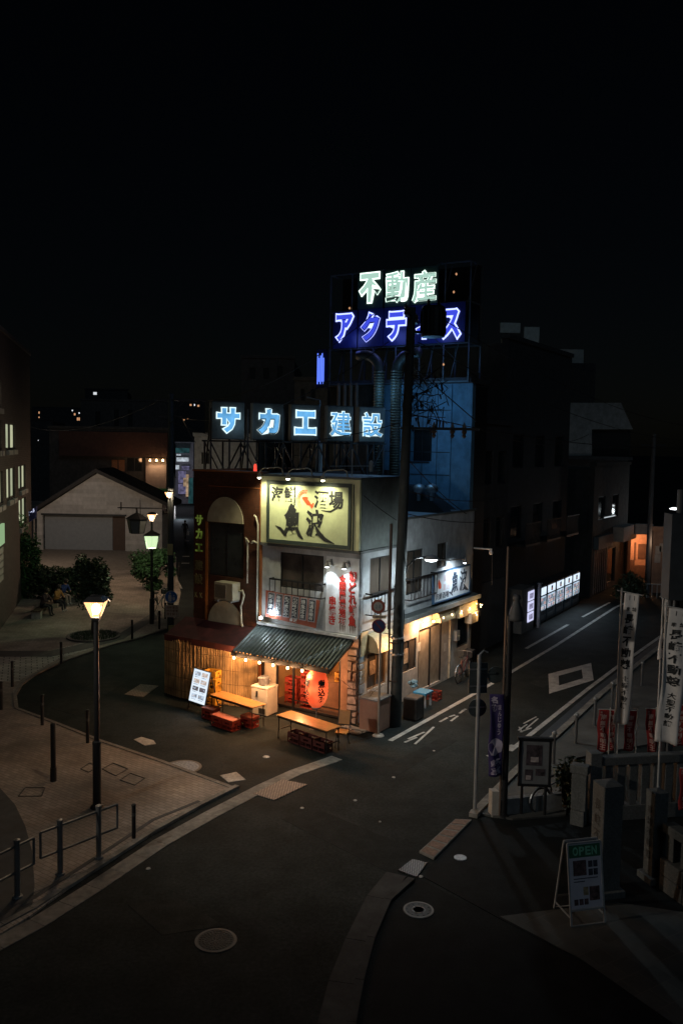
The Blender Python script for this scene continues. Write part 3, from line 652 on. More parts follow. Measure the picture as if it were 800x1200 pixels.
mb = MB(); text(mb, '鮮魚', (.162,.72,.92), Y, Z, .3, .3, False, .01, .002); text(mb, '直送', (.162,.70,.60), Y, Z, .27, .27, False, .01, .002); mb.build('pale_lettering', M('pale_pink', (.55,.42,.46), .6), ss)
sl = thing('sign_lamp', W(.003,6.1,4.55), -YA, 'small arm lamp bent over the blue framed side signboard', 'lamp')
mb = MB(); mb.tube([(0,-.9,.0),(.5,-.9,.02),(.62,-.4,.02),(.66,.0,.0)], .02, 6); mb.lathe((.66,.03,-.15), [(.05,.18),(.07,.12),(.10,0),(.09,0)], 12); mb.build('arm', M('spot_grey'), sl)
mb = MB(); mb.lathe((.66,.03,-.16), [(.07,.005),(.04,-.02),(.005,-.025)], 10); mb.build('bulb', EM('cool_glow'), sl)
light('SPOT', 'sign_light', W(.66,6.13,4.36), 190, COOL, .05, W(.12,6.2,3.6), 140, .8)
cc = thing('security_camera', W(.0,LW,4.62), -YA, 'white camera arm sticking out at the far end of the side wall', 'security camera')
mb = MB(); mb.tube([(-.3,.02,.05),(.75,.05,.06)], .035, 8); mb.lathe((.70,.06,-.16), [(.03,.20),(.08,.12),(.08,.05),(.03,0)], 12); mb.build('arm', white, cc, smooth=False)
mb = MB(); mb.tube([(.75,.06,.0),(.78,.06,-1.3)], .016, 6); mb.build('conduit', darkm, cc)
# awning string lights
def bulbs(label, pts, mat, en, wire_z=.06):
    t = thing('string_lights', pts[0], 0, label, 'string lights'); o0 = V(pts[0])
    mb = MB(); wp = []
    for i in range(len(pts)):
        p = V(pts[i])-o0+Z*wire_z; wp.append(p)
        if i < len(pts)-1: wp.append((p+V(pts[i+1])-o0+Z*wire_z)/2-Z*.03)
    mb.tube(wp, .008, 5); mb.build('wire', rubber, t)
    for p in pts:
        q = V(p)-o0; mb = MB(); mb.lathe(q, [(.008,-.055),(.028,-.045),(.04,-.015),(.03,.02),(.018,.035)], 10); b = mb.build('bulb', mat, t, smooth=True)
        mb = MB(); mb.lathe(q, [(.018,.036),(.02,.075)], 8); mb.build('socket', rubber, b)
        light('POINT', 'bulb_light', V(p)-Z*.09, en, (1,.51,.23), .04)
BW = EM('bulb_warm', (1,.66,.30), 16, False)
fpx = [(274.3,768.5),(288,770.5),(304,773.5),(320,776.5),(337,780),(354,783)]
bulbs('string of six warm bulbs along the lower edge of the green awning', [W(lx(u,v,-1.42)[0],-1.42,1.82) for u, v in fpx], BW, 72)
spx = [(496,723),(508,720),(519,715.5),(529,712.5),(540,709),(550,704)]
bulbs('string of warm bulbs under the side canopy', [W(.28,ly(u,v,.28)[0],2.50) for u, v in spx], BW, 66)
# star-shaped bulb cluster at the far end of the side canopy
cl = thing('light_cluster', W(.35,8.1,2.35), -YA, 'bunch of tangled fairy lights at the far end of the canopy', 'fairy lights')
for k in range(12):
    mb = MB(); p = V((random.uniform(-.1,.15),random.uniform(-.5,.2),random.uniform(-.25,.25))); mb.lathe(p, [(.004,-.022),(.018,0),(.004,.022)], 8); mb.build('bulb', BW, cl)
mb = MB()
for k in range(10): mb.tube([(random.uniform(-.1,.12),random.uniform(-.5,.2),random.uniform(-.3,.3)) for _ in range(3)], .006, 4)
mb.build('wire', rubber, cl); light('POINT', 'cluster_light', W(.6,7.9,2.4), 30, (1,.55,.2), .1)
light('POINT', 'corner_bulb_light', W(.75,1.0,2.35), 45, (1,.54,.25), .06)
cbk = thing('corner_bulb', W(.72,1.0,2.45), -YA, 'bare warm bulb under the rounded cream hood by the corner pillar', 'lamp')
mb = MB(); mb.tube([(0,0,.06),(-.1,0,.25),(-.7,0,.25)], .012, 6); mb.build('arm', rubber, cbk); mb = MB(); mb.lathe((0,0,0), [(.008,-.05),(.04,-.015),(.03,.02),(.018,.06)], 10); mb.build('bulb', BW, cbk)
light('POINT', 'room_light', W(-1.5,1.6,2.3), 55, (1,.55,.22), .12)
light('POINT', 'room_light', W(-3.0,1.2,2.3), 22, (1,.55,.22), .12)
# red paper lantern on a stand
lp = lx(371,806,-1.05)
ln = thing('paper_lantern', W(lp[0],-1.05,0), -YA, 'large glowing red paper lantern with black characters under the awning', 'lantern')
zc = lp[1]; hh = .57; rr = .335
mb = MB(); prof = []; n = 22
for i in range(n+1):
    a = -1+2*i/n; r = rr*(1-abs(a)**3.2*.58); r *= (1+.018*(1 if i % 2 else -1)); prof.append((r, zc+a*hh))
mb.lathe((0,0,0), prof, 28)
lm = bpy.data.materials.new('lantern_paper'); lm.use_nodes = True; nt = lm.node_tree; p = nt.nodes['Principled BSDF']; p.inputs['Base Color'].default_value = (.8,.10,.04,1); p.inputs['Roughness'].default_value = .6
p.inputs['Emission Strength'].default_value = 1.0
tcn = nt.nodes.new('ShaderNodeTexCoord'); sp_ = nt.nodes.new('ShaderNodeTexNoise'); sp_.inputs['Scale'].default_value = 2.6; nt.links.new(tcn.outputs['Object'], sp_.inputs['Vector'])
cr = nt.nodes.new('ShaderNodeValToRGB'); cr.color_ramp.elements[0].color = (.85,.07,.018,1); cr.color_ramp.elements[1].color = (1.1,.19,.06,1); cr.color_ramp.elements[0].position = .35; cr.color_ramp.elements[1].position = .7
nt.links.new(sp_.outputs['Fac'], cr.inputs[0]); nt.links.new(cr.outputs[0], p.inputs['Emission Color'])
sz_ = nt.nodes.new('ShaderNodeSeparateXYZ'); nt.links.new(tcn.outputs['Object'], sz_.inputs[0])
ma = nt.nodes.new('ShaderNodeMath'); ma.operation = 'SUBTRACT'; ma.inputs[1].default_value = zc; nt.links.new(sz_.outputs[2], ma.inputs[0])
mb_ = nt.nodes.new('ShaderNodeMath'); mb_.operation = 'ABSOLUTE'; nt.links.new(ma.outputs[0], mb_.inputs[0])
mr_ = nt.nodes.new('ShaderNodeMapRange'); mr_.inputs[1].default_value = 0; mr_.inputs[2].default_value = .55; mr_.inputs[3].default_value = 1.35; mr_.inputs[4].default_value = .6; nt.links.new(mb_.outputs[0], mr_.inputs[0]); nt.links.new(mr_.outputs[0], p.inputs['Emission Strength'])
mb.build('lantern_body', lm, ln, smooth=True)
mb = MB()
for ch, zz in (('煮', .20), ('込', -.05), ('み', -.29)):
    for phi, ww in ((radians(-30), .24), (radians(-116), .24)):
        vs, fs = glyph(ch, .04); x0 = min(v[0] for v in vs); x1 = max(v[0] for v in vs); y0 = min(v[1] for v in vs); y1 = max(v[1] for v in vs); out = []
        for a, b, c in vs:
            aa = (a-(x0+x1)/2)*ww; bb = (b-(y0+y1)/2)*.25; q = (zz+bb)/hh; r = rr*(1-abs(q)**3.2*.58)*1.02+.006+.004*(c+.5); ph = phi+aa/r
            out.append((r*cos(ph), r*sin(ph), zc+zz+bb))
        mb.add(out, fs)
mb.build('lettering', ink, ln)
mb = MB(); mb.lathe((0,0,zc+hh-.01), [(.15,0),(.16,.03),(.14,.07),(.05,.08)], 20); mb.lathe((0,0,zc-hh-.05), [(.05,0),(.14,.01),(.15,.05)], 20); mb.build('cap', M('lantern_cap', (.5,.4,.38), .5), ln)
mb = MB(); mb.tube([(0.0,0,zc-hh-.04),(0,0,.03)], .016, 8); mb.lathe((0,0,0), [(.2,0),(.2,.03),(.03,.04)], 16); mb.tube([(0,.0,zc+hh+.06),(0,.3,zc+hh+.12)], .01, 6)
mb.tube([(-.32,.1,zc+.35),(-.42,.1,zc+.30),(-.43,.1,zc+.1),(-.36,.1,zc-.1)], .015, 6); mb.build('stand', steel, ln)
light('POINT', 'lantern_light', W(lp[0]-.05,-1.48,zc), 7, (1,.36,.14), .25)
# lit menu board on an easel
P4 = [G(*q, z) for q, z in (((220.8,821),.28),((240,827.5),.28),((249.8,785.8),1.25),((231,780.8),1.25))]
base = (P4[0]+P4[1])/2; base.z = 0
ms = thing('menu_stand', base, 0, 'white backlit menu board leaning on a black easel before the reed screen', 'menu board')
r_ = (P4[1]-P4[0]); r_.z = 0; ww = r_.length; r_ = r_.normalized(); b_ = V((-r_.y, r_.x, 0))
u_ = (Z*.97 + b_*.22).normalized(); o_ = P4[0]-base; ht = 1.06; nn_ = r_.cross(u_)
mb = MB(); mb.prism([o_, o_+r_*ww, o_+r_*ww+u_*ht, o_+u_*ht], nn_*-1, .05); mb.build('case', black, ms)
mb = MB(); mb.prism([o_+r_*.02+u_*.02, o_+r_*(ww-.02)+u_*.02, o_+r_*(ww-.02)+u_*(ht-.02), o_+r_*.02+u_*(ht-.02)], nn_, .006)
mb.build('lit_face', EM('menu_lit', (.80,.90,1), 1.0, True), ms)
pc = [EM('menu_pic_a', (.55,.66,.80), .8, False, var=.5, scale=9), EM('menu_pic_b', (.25,.22,.25), .5, False, var=.6, scale=14), EM('menu_pic_c', (.75,.62,.55), .8, False, var=.4, scale=9)]
mb = MB(); rng = random.Random(3)
def facerect(mb, a, b, c, d, mi, t=.003): mb.prism([o_+nn_*.0065+r_*(ww*p)+u_*(ht*q) for p, q in ((a,c),(b,c),(b,d),(a,d))], nn_, t, mi)
for row in range(4):
    for c_ in range(2):
        a = .10+c_*.42; c2 = .08+row*.22
        facerect(mb, a+.02, a+.36, c2+.06, c2+.18, rng.choice((0,0,2,1))); facerect(mb, a+.04, a+.30, c2+.015, c2+.035, 0)
        for k in range(3): facerect(mb, a+.05+k*.1, a+.11+k*.1, c2+.09+rng.random()*.03, c2+.12+rng.random()*.03, rng.choice((0,1,2)), .005)
mb.build('pictures', pc, ms)
mb = MB()
for s_ in (0.02, ww-.02):
    mb.bar(o_+r_*s_-nn_*.02-u_*.0, (o_+r_*s_-nn_*.02-u_*.27), .035); mb.bar(o_+r_*s_+u_*ht*.9-nn_*.05, V(((o_+r_*s_)[0], (o_+r_*s_)[1], 0))+b_*.62, .03)
mb.build('easel', black, ms)
light('AREA', 'menu_light', base+(o_+r_*ww/2+u_*ht/2)+nn_*.05, 7, (.75,.88,1), .05, target=base+(o_+r_*ww/2+u_*ht/2)+nn_*2)
bpy.data.lights['menu_light'].size = .5
# AC unit
ac = thing('air_conditioner', W(-5.39,-.02,3.34), -YA, 'beige air conditioner box mounted on the brown tiled wall', 'air conditioner')
mb = MB(); mb.box(0,.80,-.42,-.02,0,.60); mb.build('casing', M('beige_casing', (.42,.38,.29), .6, dirt=.25), ac, bevel=.02)
mb = MB(); mb.box(.05,.52,-.435,-.421,.08,.52); 
for k in range(9): mb.box(.06,.51,-.445,-.436,.10+k*.046,.115+k*.046)
mb.build('grille', M('grille', (.16,.14,.11), .6), ac)
mb = MB(); mb.box(.05,.15,-.45,.0,-.05,-.005); mb.box(.65,.75,-.45,.0,-.05,-.005); mb.build('bracket', steel, ac)
mb = MB(); mb.tube([(.78,-.1,.3),(.95,-.1,.35),(1.0,-.08,.2),(.93,-.05,.02),(.85,-.05,-.2),(.88,-.05,-.75),(.98,-.06,-1.0),(1.2,-.06,-1.05)], .035, 8); mb.build('hose', M('cream_pipe'), ac, smooth=True)
for i, (pl, lab) in enumerate((([(-4.28,-.07,3.95),(-4.28,-.07,5.2),(-4.34,-.1,5.45),(-4.20,-.1,5.3)],'thin bent pipe above the air conditioner'),([(-3.86,-.07,2.75),(-3.86,-.07,5.9),(-3.92,-.10,6.15),(-4.0,-.1,6.2)],'bent vertical pipe beside the white plaster on the tiled wall'),([(-3.86,-.07,5.3),(-4.0,-.12,5.36),(-4.1,-.1,5.28)],'short curved conduit at signboard foot on the tiled wall'))):
    mb = MB(); mb.tube([V(p)-V(pl[0]) for p in pl], .03, 8); tag(mb.build('wall_pipe', M('cream_pipe'), loc=W(*pl[0]), rz=-YA, smooth=True), lab, 'pipe', 'pipes on the tiled wall')
# reed screen
rs = MB(); pth = [(-7.12,-.55),(-7.08,-1.0),(-6.3,-1.12),(-5.4,-1.02),(-4.7,-.86),(-4.1,-.72),(-3.75,-.55),(-3.6,-.35)]
pp = []
for i in range(len(pth)-1):
    for k in range(30): t = k/30; pp.append((pth[i][0]*(1-t)+pth[i+1][0]*t, pth[i][1]*(1-t)+pth[i+1][1]*t))
for i, (x, y) in enumerate(pp):
    h = 1.93+random.uniform(-.05,.05)-(.0 if x > -6.9 else .1); yy = y+.012*sin(i*1.3)
    rs.tube([(x,yy,0.01),(x+random.uniform(-.01,.01),yy,h)], .012, 4)
    if i % 2 and i < len(pp)-1: pass
t = thing('reed_screen', W(0,0), -YA, 'tall tied reed screen standing round the foot of the tiled wall', 'screen')
add_grain(reed, 1.1, .75); rs.build('reeds', reed, t)
mb = MB()
for z in (.25,.7,1.15,1.6): mb.tube([(x,y-.016,z) for x, y in pp[::6]], .008, 4)
mb.build('twine', M('twine', (.12,.07,.03), .9), t)
mb = MB(); mb.prism([(x,y+.02,0) for x, y in pp[::6]] + [(x,y+.03,0) for x, y in pp[::6][::-1]], Z, 1.85); mb.build('backing', M('screen_backing', (.10,.06,.03), .9), t)
# planter bush at the left end of red awning
# freezer and pot
fz = thing('chest_freezer', W(-3.28,-1.05,0), -YA, 'white freezer box with a steel pot on top beside the reed screen', 'freezer')
fzm = M('freezer_white', (.62,.56,.46), .45, var=.08, dirt=.2)
mb = MB(); mb.box(-.0,.62,-.02,.55,.03,.86); mb.build('body', fzm, fz, bevel=.015); mb = MB(); mb.box(-.01,.63,-.03,.56,.863,.93); mb.build('lid', fzm, fz, bevel=.015)
mb = MB(); mb.box(.2,.26,-.05,-.021,.6,.78); mb.box(.30,.55,-.028,-.021,.08,.25); mb.build('latch', darkm, fz)
pt = thing('cooking_pot', W(-2.98,-.80,.931), -YA, 'dented steel cooking pot on the white freezer', 'pot')
mb = MB(); mb.lathe((0,0,0), [(.15,0),(.17,.02),(.17,.22),(.185,.225),(.185,.24)], 22); mb.build('pot_body', steel, pt, smooth=False)
mb = MB(); mb.lathe((0,0,.24), [(.18,0),(.14,.03),(.03,.04),(.03,.07)], 18); mb.build('lid', steel, pt); mb = MB(); mb.tube([(.17,0,.15),(.25,0,.15),(.25,0,.19),(.17,0,.19)], .01, 6); mb.tube([(-.17,0,.15),(-.25,0,.15),(-.25,0,.19),(-.17,0,.19)], .01, 6); mb.build('handle', steel, pt)
# tables
def table(corners, label, h=.70):
    P = [G(*c, h) for c in corners]; c = sum(P, V((0,0,0)))/4; c.z = 0
    e1 = ((P[3]-P[0])+(P[2]-P[1]))/2; e1.z = 0; e2 = ((P[1]-P[0])+(P[2]-P[3]))/2; e2.z = 0
    L, Wd = e1.length, max(e2.length, .42); rz = math.atan2(e1.y, e1.x)
    t = thing('folding_table', c, rz, label, 'table', 'wooden tables in front of the restaurant')
    mb = MB(); mb.box(-L/2,L/2,-Wd/2,Wd/2,h-.03,h); mb.build('table_top', wood, t, bevel=.006)
    mb = MB(); mb.box(-L/2+.04,L/2-.04,-Wd/2+.03,-Wd/2+.055,h-.09,h-.032); mb.box(-L/2+.04,L/2-.04,Wd/2-.055,Wd/2-.03,h-.09,h-.032)
    for s in (-1,1): mb.box(s*(L/2-.07)-.012, s*(L/2-.07)+.012, -Wd/2+.06,Wd/2-.06,.26,.29)
    mb.build('apron', black, t)
    for sx in (-1,1):
        for sy in (-1,1): mb = MB(); mb.tube([(sx*(L/2-.07),sy*(Wd/2-.05),h-.03),(sx*(L/2-.05),sy*(Wd/2-.045),0)], .016, 8); mb.build('leg', black, t)
    return t, c, rz, L, Wd
t1 = table([(245,813.5),(262,809.5),(311,824.5),(296.6,829.5)], 'orange-brown wooden folding table beside the freezer with red crates below')
t2 = table([(325,837.5),(339.4,832.3),(400,850.5),(383,857)], 'glossy wooden folding table by the red lantern nearest the road')
# bottle crates
def crate_proto(mat, w=.46, d=.34, h=.30):
    r = thing('bottle_crate', (0,0,0), 0, '', 'crate')
    mb = MB(); t = .015
    for (o, rv, L) in (((-w/2,-d/2,0),X,w),((w/2,-d/2,0),Y,d),((w/2,d/2,0),-X,w),((-w/2,d/2,0),-Y,d)):
        mb.wall(o, rv, Z, L, h, t, [(L*.3,L*.7,h*.62,h*.80),(.03,L*.46,h*.14,h*.46),(L*.54,L-.03,h*.14,h*.46)])
    mb.box(-w/2,w/2,-d/2,d/2,-.0,.012); mb.build('crate_shell', mat, r)
    mb = MB()
    for k in range(1,4): mb.box(-w/2+w*k/4-.004,-w/2+w*k/4+.004,-d/2+.02,d/2-.02,.013,h*.75)
    mb.build('divider', mat, r); return r
cr0 = crate_proto(redplas); cy0 = crate_proto(yelplas)
ust = [0, 0]
def crate(p, z, rz, label, col='r', group=None):
    k = {'r':0,'y':1,'d':2}[col]; src = (cr0, cy0, rd0 if k == 2 else None)[k]
    o = src if ust[k] == 0 else copy_tree(src); ust[k] += 1
    o.location = V((p.x, p.y, z)); o.rotation_euler.z = rz; o['label'] = label; o['group'] = group or ('red bottle crates used as seats' if k != 1 else 'yellow bottle crates'); return o
cushm = M('seat_board', (.36,.08,.04), .6, var=.3)
def seat_board(p, z, rz, label, w=.50, d=.36):
    mb = MB(); mb.box(-w/2,w/2,-d/2,d/2,0,.035); return tag(mb.build('seat_board', cushm, loc=V((p.x,p.y,z)), rz=rz, bevel=.008), label, 'seat board', 'red boards on the crates')
ang = t1[2]; ax = V((cos(ang), sin(ang), 0)); ay = V((-sin(ang), cos(ang), 0))
q = t1[1]
crate(q-ax*.05-ay*.62, 0, ang, 'red crate in front of the first table, left of the pair'); crate(q+ax*.43-ay*.62, 0, ang, 'red crate in front of the first table, right of the pair')
seat_board(q+ax*.19-ay*.62, .305, ang, 'long red board lying over the pair of crates before the first table', .98)
crate(q-ax*.82-ay*.35, 0, ang+.1, 'red crate under the left end of first table, behind the lit menu board'); seat_board(q-ax*.82-ay*.35, .305, ang+.1, 'short red board on the crate at the left end of the first table')
crate(q+ax*.62-ay*.05, 0, ang, 'red crate under the right end of the first table'); seat_board(q+ax*.62-ay*.05, .305, ang, 'short red board on the crate under the right end of the first table')
for k in range(4): crate(W(-4.75,-1.22), k*.305, -YA+.1, ['bottom','second lowest','third from the bottom','topmost'][k]+' yellow crate of the stack behind the lit menu board', 'y')
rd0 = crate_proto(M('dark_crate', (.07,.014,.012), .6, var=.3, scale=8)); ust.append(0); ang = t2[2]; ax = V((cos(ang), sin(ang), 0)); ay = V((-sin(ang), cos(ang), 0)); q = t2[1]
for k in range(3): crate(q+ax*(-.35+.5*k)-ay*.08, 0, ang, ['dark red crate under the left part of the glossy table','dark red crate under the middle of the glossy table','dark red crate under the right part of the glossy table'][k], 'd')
for k in range(3): crate(W(-2.80,.55), k*.305, -YA, ['bottom','middle','top'][k]+' red crate of the left stack inside the shop front', group='red crates stacked inside the shop')
for k in range(4): crate(W(-2.08,.40), k*.305+.06, -YA, ['bottom','second','third','top'][k]+' red crate of the right stack inside the shop beside the lantern', group='red crates stacked inside the shop')
for k, (x, z) in enumerate(((-1.0,1.005),(-1.05,1.50),(-1.6,1.50))): crate(W(x,.75 if z < 1.1 else 1.62), z, -YA, ['yellow crate on the shop counter','yellow crate at the right end of the shelf','yellow crate in the middle of the shelf'][k], 'y', 'yellow crates inside the shop')
for k in range(7):
    mb = MB(); mb.lathe((0,0,0), [(.035,0),(.037,.17),(.014,.23),(.014,.30)], 10)
    tag(mb.build('bottle', M('bottle_glass', (.06,.04,.02), .1) if k % 2 else M('pale_bottle', (.45,.4,.3), .3), loc=W(-1.85+k*.15,1.62,1.901)), 'bottle on the top shelf inside the shop', 'bottle', 'bottles on the shop shelf')
# leaning orange board / folding chair back at table end
cb = thing('wooden_chair', W(.62,-1.75,0), -YA+.3, 'orange wooden folding chair at the right end of the glossy table', 'chair')
mb = MB(); mb.prism([(-.16,0,.62),(.16,0,.62),(.16,.10,.98),(-.16,.10,.98)], -Y, .02); mb.build('backrest', M('orange_wood', (.50,.22,.05), .5, var=.2), cb)
mb = MB(); mb.box(-.17,.17,-.36,-.02,.43,.46); mb.build('seat', M('orange_wood'), cb)
for s in (-1,1):
    mb = MB(); mb.tube([(s*.17,-.34,0),(s*.17,0,.6),(s*.17,.11,1.0)], .012, 6); mb.build('leg', black, cb); mb = MB(); mb.tube([(s*.15,.12,0),(s*.15,-.3,.45)], .012, 6); mb.build('leg', black, cb)
# pink cabinet at the corner
kb = thing('cabinet', W(.35,-.42,0), -YA, 'pinkish metal cabinet with steel top at the corner behind the road sign pole', 'cabinet')
mb = MB(); mb.box(-.02,.62,-.02,.72,.03,.98); mb.build('cabinet_body', M('pink_metal', (.42,.24,.17), .5, var=.1, dirt=.25), kb, bevel=.012)
mb = MB(); mb.box(-.05,.65,-.05,.75,.983,1.03); mb.build('cabinet_top', steel, kb); mb = MB(); mb.box(.02,.58,-.035,-.022,.06,.94); mb.build('door', M('pink_metal'), kb, bevel=.008)
# hose and cables heaped at the corner
mb = MB(); rng = random.Random(5)
for k in range(5):
    p = [(rng.uniform(-.4,.5), rng.uniform(-.3,.3), .02+rng.uniform(0,.05)) for _ in range(6)]; mb.tube(p, .018, 6)
tag(mb.build('loose_cable', M('pale_hose', (.45,.4,.33), .6), loc=W(.15,-.62), rz=-YA), 'pale tangled hose on the ground between the stone pillar and cabinet', 'hose')
# climbing dry branches at corner
mb = MB()
def twig(p, d, L, r, dep):
    q = p+d*L; mb.tube([p, (p+q)/2+V((rng.uniform(-.04,.04),rng.uniform(-.04,.04),0)), q], [r, r*.8, r*.6], 5)
    if dep: 
        for _ in range(2): twig(q, (d+V((rng.uniform(-.7,.7),rng.uniform(-.6,.6),rng.uniform(-.2,.5)))).normalized(), L*.75, r*.6, dep-1)
for k in range(3): twig(V((rng.uniform(-.15,.15),0,0)), V((rng.uniform(-.2,.2),rng.uniform(-.1,.1),1)).normalized(), .7, .014, 3)
tag(mb.build('bare_vine', bark, loc=W(.12,-.16,.02), rz=-YA), 'bare twisted vine climbing the corner of the stone pillar', 'vine')
# things on the side street
bg_ = thing('covered_box', W(1.15,1.55,0), -YA, 'dark tarpaulin covered box beside the big utility pole', 'box')
mb = MB(); mb.box(-.27,.22,-.30,.28,0,.72); o = mb.build('tarpaulin', M('dark_tarp', (.035,.032,.03), .7, var=.4, bump=.5, scale=3), bg_, bevel=.06)
stl = thing('blue_stool', W(.75,2.9,0), -YA, 'blue plastic box seat on white legs beside the utility pole', 'stool')
mb = MB(); mb.box(-.24,.24,-.28,.28,.42,.50); mb.build('seat', M('blue_plastic', (.05,.25,.42), .5), stl, bevel=.015)
for a in (-.18,.18):
    for b in (-.2,.2): mb = MB(); mb.box(a-.03,a+.03,b-.03,b+.03,0,.419); mb.build('leg', M('white_plastic', (.5,.52,.55), .5), stl)
mb = MB()
for k in range(9): mb.lathe((rng.uniform(-.12,.12),rng.uniform(-.12,.12),rng.uniform(.0,.25)), [(.01,0),(.09,.05),(.07,.11),(.01,.15)], 8)
tag(mb.build('plastic_bags', M('bluish_bag', (.18,.30,.36), .4, var=.4), loc=W(.35,2.9,.50), rz=-YA), 'heap of bluish plastic bags on the blue seat', 'bags')
crate(W(.72,3.75), 0, -YA, 'red crate standing alone by the side door', group='red crate by the side door')
dp = thing('downpipe', W(.05,6.35,0), -YA, 'pale vertical downpipe on the lit side wall right of the sliding door', 'pipe')
mb = MB(); mb.tube([(0,0,.05),(0,0,2.72)], .035, 8); mb.build('pipe', M('cream_pipe'), dp); mb = MB()
for z in (.6,1.5,2.4): mb.lathe((0,0,z), [(.045,0),(.045,.04)], 8)
mb.build('clamp', steel, dp)
fb_ = thing('meter_box', W(.004,6.75,1.35), -YA, 'small grey electric meter box on the side wall above the bicycle', 'meter box')
mb = MB(); mb.box(0,.14,0,.26,0,.38); mb.build('case', grey, fb_, bevel=.01); mb = MB(); mb.lathe((.15,.13,.18), [(.05,0),(.05,.02)], 12); mb.build('dial', M('pale_plate2', (.5,.5,.46), .4), fb_)
su_ = thing('air_conditioner', W(.12,7.45,2.32-.95), -YA, 'small pale outdoor air conditioner unit hung at the far end of the side wall', 'air conditioner')
mb = MB(); mb.box(0,.28,0,.62,.55,.95); mb.build('casing', M('beige_casing'), su_, bevel=.01); mb = MB(); mb.box(.282,.29,.06,.42,.60,.90); mb.build('grille', M('grille'), su_)
for k, (y, z, w_, h_, c) in enumerate(((3.0,1.25,.35,.5,(.5,.35,.22)),(.75,1.35,.4,.45,(.45,.3,.2)))):
    mb = MB(); mb.box(-.045,-.04,y,y+w_,z,z+h_); tag(mb.build('poster', M('side_poster%d' % k, c, .6, var=.6, scale=11), loc=W(0,0,0), rz=-YA), ['brownish poster in the second side window left of the sliding door','brownish poster in the side window nearest the corner'][k], 'poster')
for k, (y, z) in enumerate(((5.95,1.1),(3.88,1.5))):
    mb = MB(); mb.box(.002,.008,y,y+.22,z,z+.3); tag(mb.build('notice', M('notice_paper', (.6,.58,.52), .7, var=.2, scale=15), loc=W(0,0,0), rz=-YA), ['small white notice right of the sliding door','small white notice left of the sliding door'][k], 'notice')
# ================================================================== STREET FURNITURE NEAR THE RESTAURANT
def pole_obj(name, loc, r0, r1, h, mat, label, cat, parent=None):
    pass
up = thing('utility_pole', G(463,850), 0, 'tall concrete utility pole with transformer in front of the neon sign', 'utility pole')
polec = M('pole_concrete', (.045,.054,.055), .8, var=.25, dirt=.3)
mb = MB(); mb.tube([(0,0,0),(.02,0,3),(.2,0,12.6)], [.18,.165,.125], 18); mb.build('pole', polec, up, smooth=False)
mb = MB(); mb.box(-.28,-.22,-.12,-.06,0.0,3.9); mb.tube([(-.27,-.09,3.0),(-.26,-.09,6.2)], .045, 8); mb.box(-.22,.0,-.2,-.16,2.58,2.62); mb.box(-.22,.0,-.2,-.16,1.4,1.44)
mb.build('conduit', M('brown_conduit', (.075,.05,.04), .6), up)
mb = MB()
for z in (2.2,2.7): mb.lathe((0,0,z), [(.2,0),(.2,.05)], 18)
mb.box(.17,.20,-.06,.06,3.0,3.6); mb.box(.17,.20,-.06,.06,2.3,2.7); mb.build('band', steel, up)
tf = MB(); tf.lathe((.85,.0,11.75), [(.02,-.02),(.34,.0),(.36,.06),(.36,.82),(.30,.9),(.02,.92)], 20)
for k in range(12): a = 2*pi*k/12; tf.box(.85+.37*cos(a)-.015,.85+.37*cos(a)+.015,.37*sin(a)-.015,.37*sin(a)+.015,11.85,12.5)
for k in (-.15,.15): tf.lathe((.85+k,0,12.66), [(.04,0),(.06,.05),(.03,.09),(.06,.13),(.02,.2)], 8)
tf.box(.1,.85,-.05,.05,11.85,11.93); tf.build('transformer', black, up)
ca = MB(); ca.bar((-.05,-1.0,12.3),(.45,1.0,12.3),.09); ca.build('crossarm', darkm, up); ca = MB(); ca.bar((-.05,-.8,11.3),(.40,.8,11.3),.08); ca.build('crossarm', darkm, up); ca = MB(); ca.box(-.05,2.3,-.05,.05,9.02,9.10); ca.build('crossarm', darkm, up); ca = MB(); ca.bar((.25,0,10.9),(2.2,0,9.3),.03); ca.build('stay_bar', darkm, up)
for x in (-.9,-.45,.45,.9): ins = MB(); ins.lathe((.2+x*.25,x,12.35), [(.03,0),(.07,.05),(.03,.09),(.07,.13),(.03,.17),(.01,.22)], 10); ins.build('insulator', M('glazed_brown', (.09,.07,.05), .3), up)
for x in (.95,1.5,1.85): ins = MB(); ins.lathe((x,0,8.9), [(.02,-.12),(.07,-.05),(.04,0),(.09,.08),(.04,.14),(.06,.22),(.01,.36)], 10); ins.build('insulator', M('glazed_brown'), up)
mb = MB(); rng = random.Random(11)
for k in range(26):
    x, z = rng.uniform(.1,1.2), rng.uniform(9.3,10.9); p = [(.1,0,rng.uniform(9.2,10.8))]
    for _ in range(4): p.append((x+rng.uniform(-.3,.3), rng.uniform(-.15,.15), z+rng.uniform(-.4,.4)))
    mb.tube(p, .013, 4)
for k in range(22): 
    x, z = rng.uniform(.2,1.25), rng.uniform(9.1,10.7); mb.tube([(x,0,z),(x+rng.uniform(-.06,.06),0,z-rng.uniform(.1,.3))], [.035,.02], 5)
mb.build('wire_tangle', black, up)
